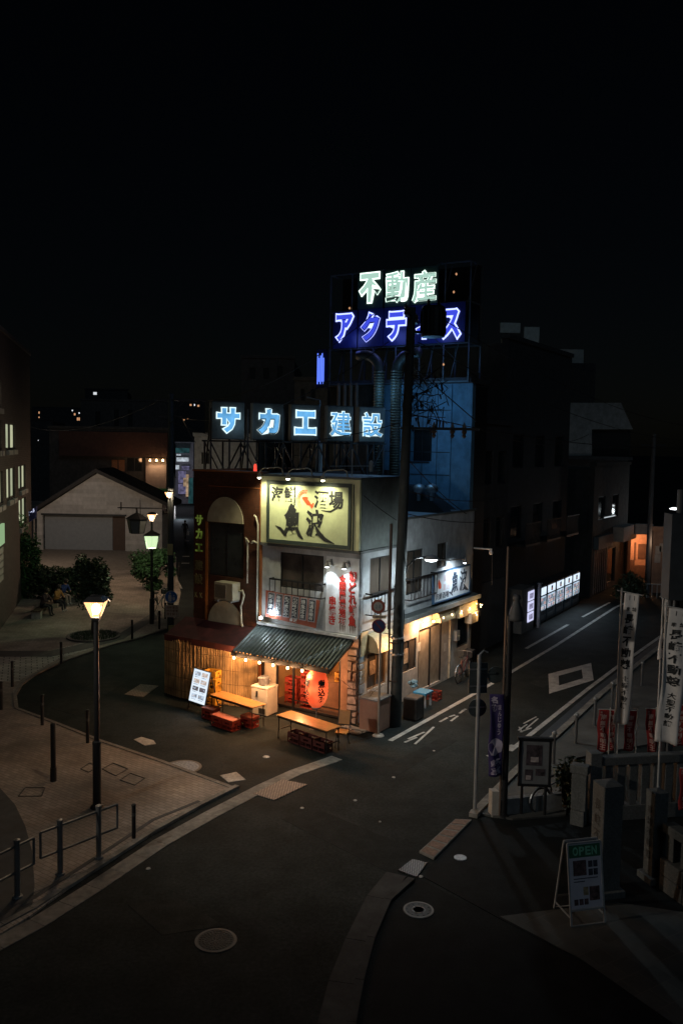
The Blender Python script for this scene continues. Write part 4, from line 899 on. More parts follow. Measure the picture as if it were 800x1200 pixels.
# cool street lamp on the pole
sl2 = thing('street_lamp', G(463,850)+Z*4.75, 0, 'white street lamp on a curved arm fixed to the big utility pole', 'street lamp')
hd_ = D(505,655,25.9)-(G(463,850)+Z*4.75)
mb = MB(); mb.tube([(.14,0,-.35),(.25,0,.15),(.5,0,.42),(hd_.x-.15,hd_.y,hd_.z+.06)], .028, 8); mb.build('arm', darkm, sl2, smooth=True)
mb = MB(); mb.lathe((hd_.x,hd_.y,hd_.z), [(.02,.13),(.14,.10),(.24,.02),(.24,.0)], 18); mb.build('lamp_shade', grey, sl2)
mb = MB(); mb.lathe((hd_.x,hd_.y,hd_.z-.075), [(.01,-.02),(.15,.01),(.21,.07)], 16); mb.build('globe', EM('cool_glow3', (.88,.97,1), 9, False), sl2, smooth=True)
lpz = G(463,850)+Z*4.75+hd_
light('SPOT', 'street_light_cool', lpz-Z*.12, 300, (.80,.95,1), .12, lpz+AX*-.4-Z*5, 172, .35)
light('POINT', 'street_light_cool_glow', lpz-Z*.16, 120, (.80,.95,1), .12)
# pole with two round prohibition signs
def disc(mb, c, r, nrm, up_, t, mi=0, n=28):
    nrm = V(nrm).normalized(); a = V(up_).cross(nrm).normalized(); b = nrm.cross(a)
    mb.prism([V(c)+a*r*cos(2*pi*k/n)+b*r*sin(2*pi*k/n) for k in range(n)], nrm, t, mi)
def ringp(mb, c, r0, r1, nrm, t, mi=0, n=28):
    nrm = V(nrm).normalized(); a = Z.cross(nrm).normalized(); b = nrm.cross(a)
    for k in range(n):
        p, q = 2*pi*k/n, 2*pi*(k+1)/n
        mb.prism([V(c)+(a*cos(x)+b*sin(x))*r for x, r in ((p,r0),(p,r1),(q,r1),(q,r0))], nrm, t, mi)
ps = thing('road_sign_pole', G(443,862), -.1, 'slim pale pole with a red-ringed and a dark blue round sign at the corner', 'road sign')
mb = MB(); mb.tube([(0,0,0),(0,0,4.1)], .034, 10); mb.lathe((0,0,0), [(.18,0),(.16,.03),(.04,.04)], 12); mb.build('pole', M('pale_pole', (.42,.36,.30), .5, dirt=.2), ps)
zs1, zs2 = 3.86, 3.28
mb = MB(); disc(mb, (-.08,-.04,zs1), .205, -Y, Z, .015, 0); ringp(mb, (-.08,-.056,zs1), .135, .20, -Y, .004, 1)
text(mb, '20', (-.17,-.056,zs1+.09), X, Z, .09, .18, False, .02, .005, 2)
mb.build('sign_plate', [M('sign_grey', (.25,.27,.26), .5), M('sign_dull_red', (.22,.05,.03), .5), M('sign_blue_ink', (.05,.09,.16), .5)], ps)
mb = MB(); disc(mb, (-.05,-.04,zs2), .205, -Y, Z, .015, 0); ringp(mb, (-.05,-.056,zs2), .165, .20, -Y, .004, 1)
mb.prism([(-.19,-.056,zs2+.12),(-.16,-.056,zs2+.15),(.09,-.056,zs2-.12),(.06,-.056,zs2-.15)][::-1], -Y, .004, 1)
mb.build('sign_plate', [M('sign_navy', (.02,.04,.12), .4), M('sign_dark_red', (.14,.02,.03), .5)], ps)
mb = MB(); mb.box(-.24,.16,-.055,-.04,3.51,3.60); text(mb, '終日', (-.16,-.056,3.595), X, Z, .12, .08, False, .0, .003, 1); mb.build('plate', [M('tan_plate', (.35,.28,.2), .5), ink], ps)
# silver pole seen from behind with sign backs
sp2 = thing('sign_pole', G(556,952), .15, 'silver pole with dark square and round sign backs at the footway corner', 'road sign')
mb = MB(); mb.tube([(0,0,0),(0,0,3.75)], .045, 12); mb.lathe((0,0,0), [(.12,0),(.1,.04),(.05,.05)], 12); mb.build('pole', M('worn_silver', (.38,.38,.38), .5, .3, dirt=.3), sp2, smooth=False)
bk = M('sign_back', (.07,.085,.085), .5, .3, var=.3)
mb = MB(); mb.box(-.22,.22,.05,.065,2.83,3.55); mb.build('square_sign', bk, sp2); mb = MB(); disc(mb, (0,.05,2.48), .22, Y, Z, .015); mb.build('round_sign', bk, sp2)
mb = MB(); disc(mb, (.42,.05,3.25), .2, Y, Z, .015); mb.bar((0,.04,3.3),(.42,.04,3.3),.03); mb.build('round_sign', bk, sp2)
for z in (3.0,3.4,2.5): mb = MB(); mb.box(-.2,.2,.03,.05,z-.015,z+.015); mb.build('bracket', steel, sp2)
mb = MB(); mb.tube([(0,0,3.75),(.1,0,3.85),(.2,0,3.8)], .02, 6); mb.build('bracket', steel, sp2)
# black pole with loudspeaker head and banner
bp_ = thing('black_pole', G(590,958), 0, 'black painted pole with a grey horn on top holding the purple banner', 'pole')
mb = MB(); mb.tube([(0,0,0),(0,0,4.75)], .068, 14); mb.lathe((0,0,0), [(.13,0),(.12,.05),(.07,.08)], 14); mb.build('pole', black, bp_, smooth=False)
mb = MB(); mb.tube([(-.10,0,.0),(-.10,0,6.3)], .028, 8); mb.build('conduit', M('brown_pipe', (.14,.095,.07), .5), bp_)
mb = MB(); mb.lathe((.13,0,4.60), [(.02,.0),(.17,.02),(.18,.08),(.14,.26),(.08,.42),(.06,.47),(.09,.52),(.07,.60),(.02,.62)], 16); mb.build('horn', M('horn_grey', (.07,.07,.07), .6, var=.3), bp_, smooth=True)
def cloth(name, w, h, mat, parent, o=(0,0,0), nx=8, nz=30, amp=.03, seed=0, taper=0, sway=0, lean=0):
    r = random.Random(seed); ph = r.random()*6; mb = MB(); vs = []
    for s in (0, 1):
        for j in range(nz+1):
            for i in range(nx+1):
                x = i/nx; z = j/nz; k = 1-z
                xx = (x-.5)*w*(1-taper*k*.5)+sway*k*h+.015*sin(9*z+ph)
                vs.append((o[0]+xx, o[1]+amp*sin(7*x+5*z+ph)*(.3+k)+amp*.5*sin(13*z+ph*2+3*x)+s*.006+lean*k, o[2]+z*h-.02*sin(4*x+ph)*k))
    n = (nx+1)*(nz+1); fs = []
    for j in range(nz):
        for i in range(nx):
            a = j*(nx+1)+i; fs.append((a,a+1,a+nx+2,a+nx+1)); fs.append((n+a,n+a+nx+1,n+a+nx+2,n+a+1))
    for j in range(nz):
        a = j*(nx+1); fs.append((a,a+nx+1,n+a+nx+1,n+a)); b = a+nx; fs.append((b,n+b,n+b+nx+1,b+nx+1))
    for i in range(nx): fs.append((i,n+i,n+i+1,i+1)); a = nz*(nx+1)+i; fs.append((a,a+1,n+a+1,n+a))
    mb.add(vs, fs); ob = mb.build(name, mat, parent, smooth=True)
    def f(x, z, d=.004):       # point on the front surface
        k = 1-z; xx = (x-.5)*w*(1-taper*k*.5)+sway*k*h+.015*sin(9*z+ph)
        return V((o[0]+xx, o[1]+amp*sin(7*x+5*z+ph)*(.3+k)+amp*.5*sin(13*z+ph*2+3*x)+lean*k-d, o[2]+z*h-.02*sin(4*x+ph)*k))
    return ob, f
def cloth_text(mb, f, s, x0, x1, ztop, zbot, bold=.03, mi=0, jit=.0, d=.006, tight=False):
    n = len(s); ch = (ztop-zbot)/n
    for i, c in enumerate(s):
        vs, fs = glyph(c, bold)
        if not vs: continue
        a0 = min(v[0] for v in vs); a1 = max(v[0] for v in vs); b0 = min(v[1] for v in vs); b1 = max(v[1] for v in vs)
        w_ = max(a1-a0, .7 if not tight else 0); h_ = max(b1-b0, .7 if not tight else 0); cx, cy = (a0+a1)/2, (b0+b1)/2; zc_ = ztop-ch*(i+.5)
        mb.add([f((x0+x1)/2+(a-cx)/w_*(x1-x0)*.95, zc_+(b-cy)/h_*ch*.86, d+.003*(z+.5)) for a, b, z in vs], fs, mi)
pb = thing('purple_banner', G(590,958)+V((-.12,-.12,1.02)), .0, 'purple cloth banner with a pale blotch and pale lettering on the black pole', 'banner')
ob, f = cloth('cloth', .34, 1.92, M('purple_cloth', (.035,.022,.10), .8, var=.3), pb, (-.14,0,0), amp=.035, seed=4, taper=.2, sway=0)
mb = MB(); cloth_text(mb, f, '名物', .08,.55,.98,.78,.05); cloth_text(mb, f, 'まんじゅう', .55,.78,.88,.50,.01); cloth_text(mb, f, '銘菓', .1,.9,.22,.02,.04)
mb.build('lettering', M('lilac_ink', (.38,.33,.42), .8), pb)
mb = MB(); pts = [];
for k in range(20): a = 2*pi*k/20; r = .36+.06*random.random(); pts.append(f(min(1.0,max(0,.5+r*cos(a)*1.3)), .36+.11*(r/.4)*sin(a), .008))
mb.add(pts+[f(.5,.36,.010)], [(k,(k+1) % 20,20) for k in range(20)]); mb.build('blossom_patch', M('lilac_ink'), pb)
# notice board
nb = thing('notice_board', G(624,957), -.06, 'black framed two-legged notice board with posters on the footway edge', 'notice board')
mb = MB(); wb, zb, zt = .75, .72, 1.82
mb.box(-wb/2,wb/2,-.02,.05,zb,zb+.06); mb.box(-wb/2-.03,wb/2+.03,-.05,.07,zt,zt+.06); mb.box(-wb/2,-wb/2+.06,-.02,.05,zb+.06,zt); mb.box(wb/2-.06,wb/2,-.02,.05,zb+.06,zt); mb.build('frame', black, nb)
mb = MB(); mb.box(-wb/2+.06,wb/2-.06,.0,.02,zb+.06,zt); mb.build('board', M('board_grey', (.17,.17,.17), .7, dirt=.2), nb)
mb = MB(); mb.box(-.20,.16,-.008,-.001,1.22,1.70); mb.build('poster', M('dark_poster', (.06,.045,.05), .5, var=.8, scale=9), nb); mb = MB(); mb.box(-.22,-.04,-.006,-.001,.86,1.12); mb.build('poster', M('dark_poster'), nb); mb = MB(); mb.box(.02,.24,-.007,-.001,.98,1.14); mb.build('poster', M('dark_poster'), nb)
mb = MB(); mb.box(-.20,-.08,-.012,-.0085,.88,.98); mb.build('poster', M('pale_poster', (.40,.33,.31), .5, var=.5, scale=12), nb); mb = MB(); mb.box(-.1,.08,-.012,-.0085,1.3,1.42); mb.build('poster', M('pale_poster'), nb)
for s in (-1,1): mb = MB(); mb.tube([(s*.27,.03,0),(s*.27,.03,zb)], .035, 10); mb.build('leg', black, nb)
# OPEN a-board
A_, B_, C_, D_ = G(669,1087), G(708,1082), None, None
ctr = (A_+B_)/2; rz = math.atan2((B_-A_).y, (B_-A_).x)
ab = thing('a_board', ctr, rz, 'white framed folding sign board reading OPEN with a green header', 'sandwich board')
wA = (B_-A_).length; hA = 1.42; tilt = .26
def T(x, z, d=0): k = z/hA; return V((x, tilt*k*1.0 - d, z))
alu = M('alu_frame', (.55,.55,.55), .4, .4)
for sgn, nm in ((1,'front_frame'),(-1,'back_frame')):
    mb = MB()
    Q = (lambda x, z, d=0: T(x,z,d)) if sgn == 1 else (lambda x, z, d=0: V((x, tilt*2+.12-tilt*z/hA+d, z)))
    mb.bar(Q(-wA/2,0),Q(-wA/2,hA),.03,.03); mb.bar(Q(wA/2,0),Q(wA/2,hA),.03,.03); mb.bar(Q(-wA/2,hA),Q(wA/2,hA),.03,.03); mb.bar(Q(-wA/2,.28),Q(wA/2,.28),.03,.03); mb.bar(Q(-wA/2,.015),Q(wA/2,.015),.03,.03)
    mb.build(nm, alu, ab)
    if sgn == -1: mb = MB(); mb.prism([Q(-wA/2+.015,.3),Q(wA/2-.015,.3),Q(wA/2-.015,hA-.02),Q(-wA/2+.015,hA-.02)], Y, .01); mb.build('back_panel', M('bluegrey_panel', (.14,.2,.22), .6), ab)
def ar(mb, x0, x1, z0, z1, d, mi=0): mb.prism([T(x0,z0,d),T(x1,z0,d),T(x1,z1,d),T(x0,z1,d)], -Y, .003, mi)
mb = MB(); ar(mb, -wA/2+.015, wA/2-.015, .30, hA-.02, 0); mb.build('panel', M('poster_paper', (.74,.66,.70), .6, var=.08), ab)
mb = MB(); ar(mb, -wA/2+.02, wA/2-.02, 1.17, hA-.03, .004); mb.build('header', M('green_header', (.035,.16,.08), .6), ab)
mb = MB(); nrm = V((0,-1,tilt/hA)).normalized(); uu = V((0,tilt/hA,1)).normalized()
text(mb, 'OPEN', T(-.24,1.36,.009), X, uu, .11, .16, False, .03, .004, fill=.95, tight=True, gap=.015); mb.build('lettering', M('pale_green_ink', (.25,.6,.38), .6), ab)
mb = MB(); fd = [M('food_pic', (.13,.07,.07), .6, var=.9, scale=16), M('food_dark', (.05,.05,.07), .6, var=.8, scale=20), M('food_tan', (.38,.28,.16), .6, var=.6, scale=16)]
ar(mb,-.24,.02,.86,1.12,.004,0)
for i in range(2):
    for j in range(2): ar(mb,.06+i*.10,.145+i*.10,.99-j*.14,1.10-j*.14,.004,1)
ar(mb,.06,.26,.42,.66,.004,0); ar(mb,-.06,.04,.52,.66,.004,2)
for k in range(3): ar(mb,-.25+k*.10,-.17+k*.10,.36,.46,.004,0)
for k, (a, b) in enumerate(((-.24,.24),(-.24,-.02))): ar(mb,a,b,.80-.05*k,.815-.05*k,.004,1)
mb.build('menu_picture', fd, ab)
mb = MB(); mb.bar((-wA/2,.02,.15),(-wA/2,tilt*2+.1,.15),.02); mb.build('stay', alu, ab); mb = MB(); mb.bar((wA/2,.02,.15),(wA/2,tilt*2+.1,.15),.02); mb.build('stay', alu, ab)
# ================================================================== SHRINE: posts, walls, banners
def gate_post(px, w, h, rz, label, txt, tm):
    t = thing('stone_pillar', G(*px), rz, label, 'stone pillar')
    mb = MB(); mb.box(-w/2-.08,w/2+.08,-w/2-.08,w/2+.08,0,.14); mb.build('plinth', stone, t, bevel=.01)
    mb = MB(); mb.box(-w/2,w/2,-w/2,w/2,.14,h); mb.build('shaft', stone, t, bevel=.015)
    mb = MB(); mb.prism([(-w/2,-w/2,h+.002),(w/2,-w/2,h+.002),(w/2,w/2,h+.002),(-w/2,w/2,h+.002)], Z, .02); mb.add([(-w/2,-w/2,h+.022),(w/2,-w/2,h+.022),(w/2,w/2,h+.022),(-w/2,w/2,h+.022),(0,0,h+.07)], [(0,1,4),(1,2,4),(2,3,4),(3,0,4)]); mb.build('cap', stone, t)
    mb = MB(); text(mb, txt, (-w/2-.002,w/2*.55,h-.25), -Y, Z, w*.55, w*.62, True, .02, .004, gap=.04); mb.build('inscription', tm, t)
insc = M('carved_ink', (.05,.045,.04), .8)
gate_post((707,1046), .41, 2.15, radians(15), 'tall square stone pillar rising behind the OPEN sign board', '長崎不動尊', insc)
gate_post((765,1031), .30, 1.80, radians(15), 'slimmer square stone pillar at the head of the low wall, right of the tall one', '奉納不動講', insc)
lw = thing('low_stone_wall', G(770,1041), 0, 'low stone wall of large blocks with short posts and a rail at the right edge', 'wall')
e0 = G(770,1041); e1 = G(802,1064); dv = (e1-e0).normalized(); Lw = 3.2; nv = V((-dv.y, dv.x, 0))
if nv.y < 0: nv = -nv
mb = MB()
for row in range(2):
    for k in range(5):
        a = .02+k*.64+(0 if row == 0 else -.0); mb.prism([dv*a, dv*(a+.62), dv*(a+.62)+nv*.35, dv*a+nv*.35], Z, .31) if row == 0 else mb.prism([dv*a+Z*.32+dv*.0, dv*(a+.62)+Z*.32, dv*(a+.62)+nv*.35+Z*.32, dv*a+nv*.35+Z*.32], Z, .31)
mb.build('block_base', stone, lw, bevel=.015)
for k in range(9):
    a = .12+k*.36; mb = MB(); mb.prism([dv*a+nv*.08+Z*.632, dv*(a+.16)+nv*.08+Z*.632, dv*(a+.16)+nv*.26+Z*.632, dv*a+nv*.26+Z*.632], Z, .5); mb.build('post', stone, lw, bevel=.01)
mb = MB(); mb.prism([dv*0+nv*.04+Z*1.135, dv*Lw+nv*.04+Z*1.135, dv*Lw+nv*.31+Z*1.135, dv*0+nv*.31+Z*1.135], Z, .18); mb.build('rail', stone, lw, bevel=.02)
# back fence (tamagaki): tall posts and rail
def stone_fence(p, q, label, h=1.45, n=8, endpost=None):
    p, q = V(p), V(q); t = thing('stone_fence', p, 0, label, 'fence'); d = (q-p); L = d.length; d = d/L; nrm = V((-d.y, d.x, 0))
    bx = lambda a, b, w0, w1, z0, z1: [d*a+nrm*w0+Z*z0, d*b+nrm*w0+Z*z0, d*b+nrm*w1+Z*z0, d*a+nrm*w1+Z*z0]
    mb = MB(); mb.prism(bx(0,L,-.13,.13,0,0), Z, .35); mb.build('base', stone, t, bevel=.01)
    for k in range(n): a = (k+.5)*L/n; mb = MB(); mb.prism(bx(a-.09,a+.09,-.08,.08,.352,0), Z, h-.352-.2); mb.build('post', stone, t, bevel=.01)
    mb = MB(); mb.prism(bx(-.05,L+.05,-.12,.12,h-.198,0), Z, .198); mb.build('rail', stone, t, bevel=.02)
    if endpost:
        mb = MB(); mb.prism(bx(-.35,-.07,-.14,.14,0,0), Z, endpost); mb.build('end_post', stone, t, bevel=.015)
    return t
K0 = G(698,886,1.5); K0.z = 0; K1 = G(830,880,1.5); K1.z = 0
stone_fence(K0+V((.15,0,0)), K1, 'long stone shrine fence of square posts under the red banners', 1.5, 9, 1.62)
K2 = G(672,889,1.5); K2.z = 0
stone_fence(K2, K0+V((-.3,-.35,0)), 'short angled run of stone fence joining the long one by the footway', 1.4, 2)
# planting strip wall behind the notice board
pw_ = thing('kerb_wall', G(578,958), 0, 'low pale concrete planter wall behind the notice board legs', 'low wall')
a, b = V((.15,0,0)), G(658,950)-G(578,958); d = b.normalized(); n = V((-d.y, d.x, 0))
mb = MB(); mb.prism([a, b, b+n*.16, a+n*.16], Z, .42); mb.build('wall', concrete, pw_, bevel=.012)
mb = MB(); mb.prism([a*.0+V((-.05,0,0)), V((.12,0,0)), V((.12,0,0))+n*.2, V((-.05,0,0))+n*.2], Z, .62); mb.build('end_block', M('pale_stone', (.42,.38,.33), .8, dirt=.25), pw_, bevel=.01)
# white vertical banners (text runs down)
wcl = M('white_cloth', (.74,.70,.67), .9, var=.1, dirt=.12); rcl = M('red_cloth', (.26,.018,.018), .85, var=.25)
def tall_banner(px, ztop, zbot, wd, label, t1_, t2_, seed, sway, rz=0, group='white banners of the shrine', off=.0):
    t = thing('white_banner', G(*px), rz-.38, label, 'banner', group)
    mb = MB(); mb.tube([(-wd/2-.06,0,0),(-wd/2-.06,0,ztop+.12)], .022, 8); mb.tube([(-wd/2-.16,0,ztop+.05),(wd/2+.08,0,ztop-.03)], .014, 6); mb.build('banner_pole', M('white_pole', (.5,.48,.45), .5), t)
    h = ztop-zbot; ob, f = cloth('cloth', wd, h, wcl, t, (0,0,zbot), nz=44, amp=.035, seed=seed, sway=sway, taper=-.12)
    mb = MB(); cloth_text(mb, f, '奉納', .28,.72,.975,.955,.03) if 0 else None
    cloth_text(mb, f, '奉', .18,.46,.90,.862,.02); cloth_text(mb, f, '納', .58,.86,.90,.862,.02)
    for x in (.3,.62): cloth_text(mb, f, '丨', x,x+.12,.985,.945,.05)
    cloth_text(mb, f, t1_, .16,.80,.85,.42,.035); cloth_text(mb, f, t2_, .30,.72,.38,.12,.02)
    mb.build('lettering', ink, t); return t
tall_banner((729,932), 5.05, 1.80, .34, 'white lettered banner hanging tallest left of the pair by the road', '長崎不動尊', '土師不動講', 2, -.035)
tall_banner((784,965), 4.98, 1.86, .46, 'wide white lettered banner nearest the right edge', '長崎不動尊', '大聖不動講', 5, -.05)
t3 = tall_banner((775,900), 4.6, 2.95, .22, 'narrow folded white banner half hidden behind the wide one', '長崎不動', '尊', 9, -.08)
def red_banner(px, ztop, zbot, wd, label, seed, sway=0):
    t = thing('red_banner', G(*px), 0, label, 'banner', 'red banners along the shrine fence')
    mb = MB(); mb.tube([(wd/2+.03,0,0),(wd/2+.03,0,ztop+.05)], .014, 6); mb.tube([(-wd/2,0,ztop+.01),(wd/2+.05,0,ztop+.01)], .01, 6); mb.build('banner_pole', M('white_pole'), t)
    ob, f = cloth('cloth', wd, ztop-zbot, rcl, t, (0,0,zbot), amp=.02, seed=seed, sway=sway, nz=20)
    mb = MB(); cloth_text(mb, f, '南無不動明王', .22,.78,.90,.04,.02); cloth_text(mb, f, '奉納', .1,.36,.97,.86,.0)
    mb.build('lettering', M('pink_ink', (.50,.34,.30), .8), t)
for i, (u, zt_, zb_, wd_, lab, sw) in enumerate([
    (703,2.08,1.02,.26,'red banner furthest left along the fence',0), (714,2.06,1.05,.22,'red banner overlapping the leftmost one',0),
    (735,2.05,1.04,.25,'red banner below the tall white banner',-.03), (757,2.1,1.0,.24,'slanting red banner between the two white banners',.09),
    (773,1.6,1.02,.2,'short red banner half hidden by the wide white banner',.1), (792,2.2,1.15,.36,'large red banner right of the wide white banner',-.02)]):
    red_banner((u,927), zt_, zb_, wd_, lab, 20+i, sw)
red_banner((800,1000), 1.85, .95, .30, 'lone dark red banner nearest at the right edge by the low wall', 40)
# right-hand bollards
b0_ = None
for i, (u, v) in enumerate([(648,897),(674,873),(696,852),(716,832),(751,805)]):
    if b0_ is None:
        b0m = M('dim_grey', (.09,.09,.09), .5)
        b0_ = thing('grey_bollard', G(u,v)+Z*.05, 0, '', 'bollard', 'grey bollards along the footway'); mb = MB(); mb.tube([(0,0,0),(0,0,.80)], .042, 12); mb.build('post', b0m, b0_)
        mb = MB(); mb.lathe((0,0,.80), [(.05,0),(.07,.02),(.07,.05),(.04,.09),(.01,.10)], 12); mb.build('knob', M('knob_grey', (.2,.2,.19), .5), b0_); o = b0_
    else: o = copy_tree(b0_); o.location = G(u,v)+Z*.05
    o['label'] = ['grey bollard nearest the notice board','grey bollard between notice board and the first red banner','grey bollard third along the footway kerb','grey bollard fourth along the footway kerb, left of the tall white banner','grey bollard furthest up the road between the white banners'][i]
# left plaza: bollards
b1_ = None; bl_ = [(135,852,.95,.05),(103,872,.95,.05),(50,851,.92,.05),(72,779,.85,.05),(155,750,.85,.05),(187,738,.85,.05),(157,984,.75,.045),(15,806,.9,.05),(2,833,.9,.05),(194,726,.8,.05),(210,676,.9,.06)]
bll = ['black bollard behind lamp post shaft in the plaza corner','black bollard right beside the lamp post by the round manhole','black bollard on the plaza kerb opposite the road bend','black bollard at the pale paving nearest the lamp head','black bollard on the far plaza kerb below the green lamp','black bollard beside the green lamp post by the round blue sign','thin black bollard at the end of the railing','black bollard at the left frame edge on the pale paving','black bollard cut by the left frame edge','black bollard behind the utility pole with the blue sign','black bollard up the side lane by the zigzag line']
for i, (u, v, h, r) in enumerate(bl_):
    if i == 0: continue
    p = G(u,v)+Z*.04
    if b1_ is None:
        b1_ = thing('black_bollard', p, 0, '', 'bollard', 'black bollards round the plaza'); mb = MB(); mb.tube([(0,0,0),(0,0,.86)], .055, 12); mb.build('post', black, b1_)
        mb = MB(); mb.lathe((0,0,.86), [(.06,0),(.065,.03),(.04,.05),(.01,.055)], 12); mb.build('cap', black, b1_); mb = MB(); mb.lathe((0,0,.6), [(.057,0),(.057,.08)], 12); mb.build('band', M('dark_grey_band', (.06,.06,.06), .4), b1_); o = b1_
    else: o = copy_tree(b1_); o.location = p
    o.scale = (r/.055, r/.055, h/.91); o['label'] = bll[i]
tb = thing('tall_post', G(63,917)+Z*.04, 0, 'tallest black post standing alone in the middle of the plaza paving', 'post')
mb = MB(); mb.tube([(0,0,0),(0,0,.35)], .08, 12); mb.tube([(0,0,.352),(0,0,1.42)], .065, 12); mb.build('shaft', black, tb); mb = MB(); mb.lathe((0,0,1.421), [(.07,0),(.06,.05),(.01,.06)], 12); mb.build('cap', black, tb)
# railings
def guard(pts, posts, label):
    t = thing('guard_rail', G(*posts[0])+Z*.05, 0, label, 'railing', 'railings on the plaza kerb'); o0 = t.location.copy()
    for p in posts: mb = MB(); q = G(*p)-o0+Z*.05; mb.tube([q, q+Z*1.06], .055, 12); mb.lathe(q+Z*1.06, [(.062,0),(.06,.04),(.01,.055)], 12); mb.lathe(q, [(.1,0),(.09,.03),(.06,.035)], 12); mb.build('post', grailm, t)
    a, b = [V(p)-o0 for p in pts]; mb = MB(); zt_, zb_ = .98, .48
    A = [V((a.x,a.y,zb_)),V((a.x,a.y,zt_)),V((b.x,b.y,zt_)),V((b.x,b.y,zb_)),V((a.x,a.y,zb_))]
    for k in range(4): mb.tube([A[k],A[k+1]], .026, 8)
    mb.build('rail', grailm, t, smooth=False)
grailm = M('rail_grey', (.20,.20,.195), .45, .3, dirt=.3)
pa, pb2, pc_ = G(116,1008), G(71,1027), G(21,1054)
dd = (pa-pb2).normalized(); guard([pb2-dd*.42, pa+dd*.45], [(116,1008),(71,1027)], 'grey tubular railing section on the plaza kerb nearest the lamp post')
dd2 = (pb2-pc_).normalized(); guard([pc_+dd2*.38, pc_-dd2*1.6], [(21,1054),(-25,1082)], 'grey tubular railing section cut by the left frame edge')
# ---------------- lamps of the plaza
glow = EM('lamp_glass_warm', (1,.50,.20), 1.05, False, trans=True); glowg = EM('lamp_glass_green', (.55,.74,.42), .60, False, trans=True)
def plaza_lamp(p, hg, label, energy, thick=True, grp=True, sc_=1.0):
    t = thing('plaza_lamp', p, 0, label, 'street lamp', 'wedge-shaped plaza lamps')
    mb = MB(); mb.tube([(0,0,0),(0,0,1.55)], .095, 14); mb.tube([(0,0,1.55),(0,0,hg-.12)], .06, 14); mb.lathe((0,0,1.5), [(.1,0),(.1,.06),(.06,.1)], 14); mb.lathe((0,0,0), [(.16,0),(.14,.05),(.1,.07)], 14); mb.build('pole', black, t)
    mb = MB(); mb.lathe((0,0,hg-.12), [(.06,0),(.12,.06),(.13,.11)], 4, rot=pi/4); mb.lathe((0,0,hg+.37), [(.34,0),(.34,.02),(.20,.11),(.03,.14)], 4, rot=pi/4)
    for k in range(4): a = pi/4+k*pi/2; mb.bar((.14*cos(a),.14*sin(a),hg),(.315*cos(a),.315*sin(a),hg+.37),.014)
    mb.tube([(.24,-.05,hg+.38),(.28,-.05,hg+.43),(.34,-.05,hg+.38)], .012, 5); mb.build('lamp_frame', black, t)
    mb = MB(); a_, b_2 = .13, .31; n = 4
    for k in range(n):
        p0, p1 = pi/4+k*pi/2, pi/4+(k+1)*pi/2; mb.add([(a_*cos(p0),a_*sin(p0),hg),(a_*cos(p1),a_*sin(p1),hg),(b_2*cos(p1),b_2*sin(p1),hg+.365),(b_2*cos(p0),b_2*sin(p0),hg+.365)], [(0,1,2,3)])
    mb.build('lamp_glass', glow, t)
    mb = MB(); mb.lathe((0,0,hg+.06), [(.03,0),(.07,.04),(.09,.13),(.08,.20),(.02,.24)], 12); mb.build('bulb', EM('lamp_core', (1,.82,.55), 9, False, trans=True), t)
    light('POINT', 'plaza_lamp_light', p+Z*(hg+.2), energy, (1,.70,.45), .10)
    return t
pl0 = plaza_lamp(G(114,948)+Z*.04, 4.48, 'black lamp post with a bright wedge lantern, nearest on the plaza', 138)
pl1 = plaza_lamp(G(178,690)+Z*.04, 3.95, 'lit wedge lantern post behind the pale green lantern', 480)
pl2 = thing('bracket_lamp', G(200,742)+V((.0,-.42,6.12)), 0, 'lit wedge lantern on a bracket high on the lane pole with the blue sign', 'lamp')
mb = MB(); mb.bar((0,.36,-.05),(0,0,-.05),.05); mb.lathe((0,0,-.08), [(.04,0),(.07,.06)], 4, rot=pi/4); mb.lathe((0,0,.235), [(.24,0),(.24,.02),(.04,.07)], 4, rot=pi/4); mb.build('bracket', black, pl2)
mb = MB()
for k in range(4):
    p0, p1 = pi/4+k*pi/2, pi/4+(k+1)*pi/2; mb.add([(.08*cos(p0),.08*sin(p0),0),(.08*cos(p1),.08*sin(p1),0),(.22*cos(p1),.22*sin(p1),.23),(.22*cos(p0),.22*sin(p0),.23)], [(0,1,2,3)])
mb.build('lamp_glass', glow, pl2); mb = MB(); mb.lathe((0,0,.03), [(.03,0),(.07,.04),(.08,.14),(.02,.17)], 10); mb.build('bulb', EM('lamp_core', (1,.82,.55), 9, False, trans=True), pl2); light('POINT', 'bracket_light', G(200,742)+V((.0,-.42,6.24)), 90, (1,.72,.48), .06)
gl = thing('green_lamp', G(178,732)+Z*.04, 0, 'black post with a pale green glowing box lantern before the round tree', 'street lamp')
mb = MB(); mb.tube([(0,0,0),(0,0,1.2)], .10, 12); mb.tube([(0,0,1.2),(0,0,3.55)], .06, 12); mb.bar((-.35,0,2.05+.3),(.45,0,2.05+.3),.03); mb.build('pole', black, gl)
mb = MB(); mb.lathe((0,0,3.50), [(.08,0),(.32,.05),(.33,.07)], 4, rot=pi/4+.15); mb.lathe((0,0,4.16), [(.50,0),(.50,.03),(.13,.2),(.02,.3)], 4, rot=pi/4+.15)
for k in range(4): a = pi/4+.15+k*pi/2; mb.bar((.34*cos(a),.34*sin(a),3.57),(.475*cos(a),.475*sin(a),4.17),.03)
mb.build('lamp_frame', black, gl)
mb = MB()
for k in range(4):
    p0, p1 = pi/4+.15+k*pi/2, pi/4+.15+(k+1)*pi/2; mb.add([(.33*cos(p0),.33*sin(p0),3.57),(.33*cos(p1),.33*sin(p1),3.57),(.465*cos(p1),.465*sin(p1),4.16),(.465*cos(p0),.465*sin(p0),4.16)], [(0,1,2,3)])
mb.build('lamp_glass', glowg, gl); light('POINT', 'green_lamp_light', G(178,732)+Z*3.9, 170, (.8,1,.6), .1)
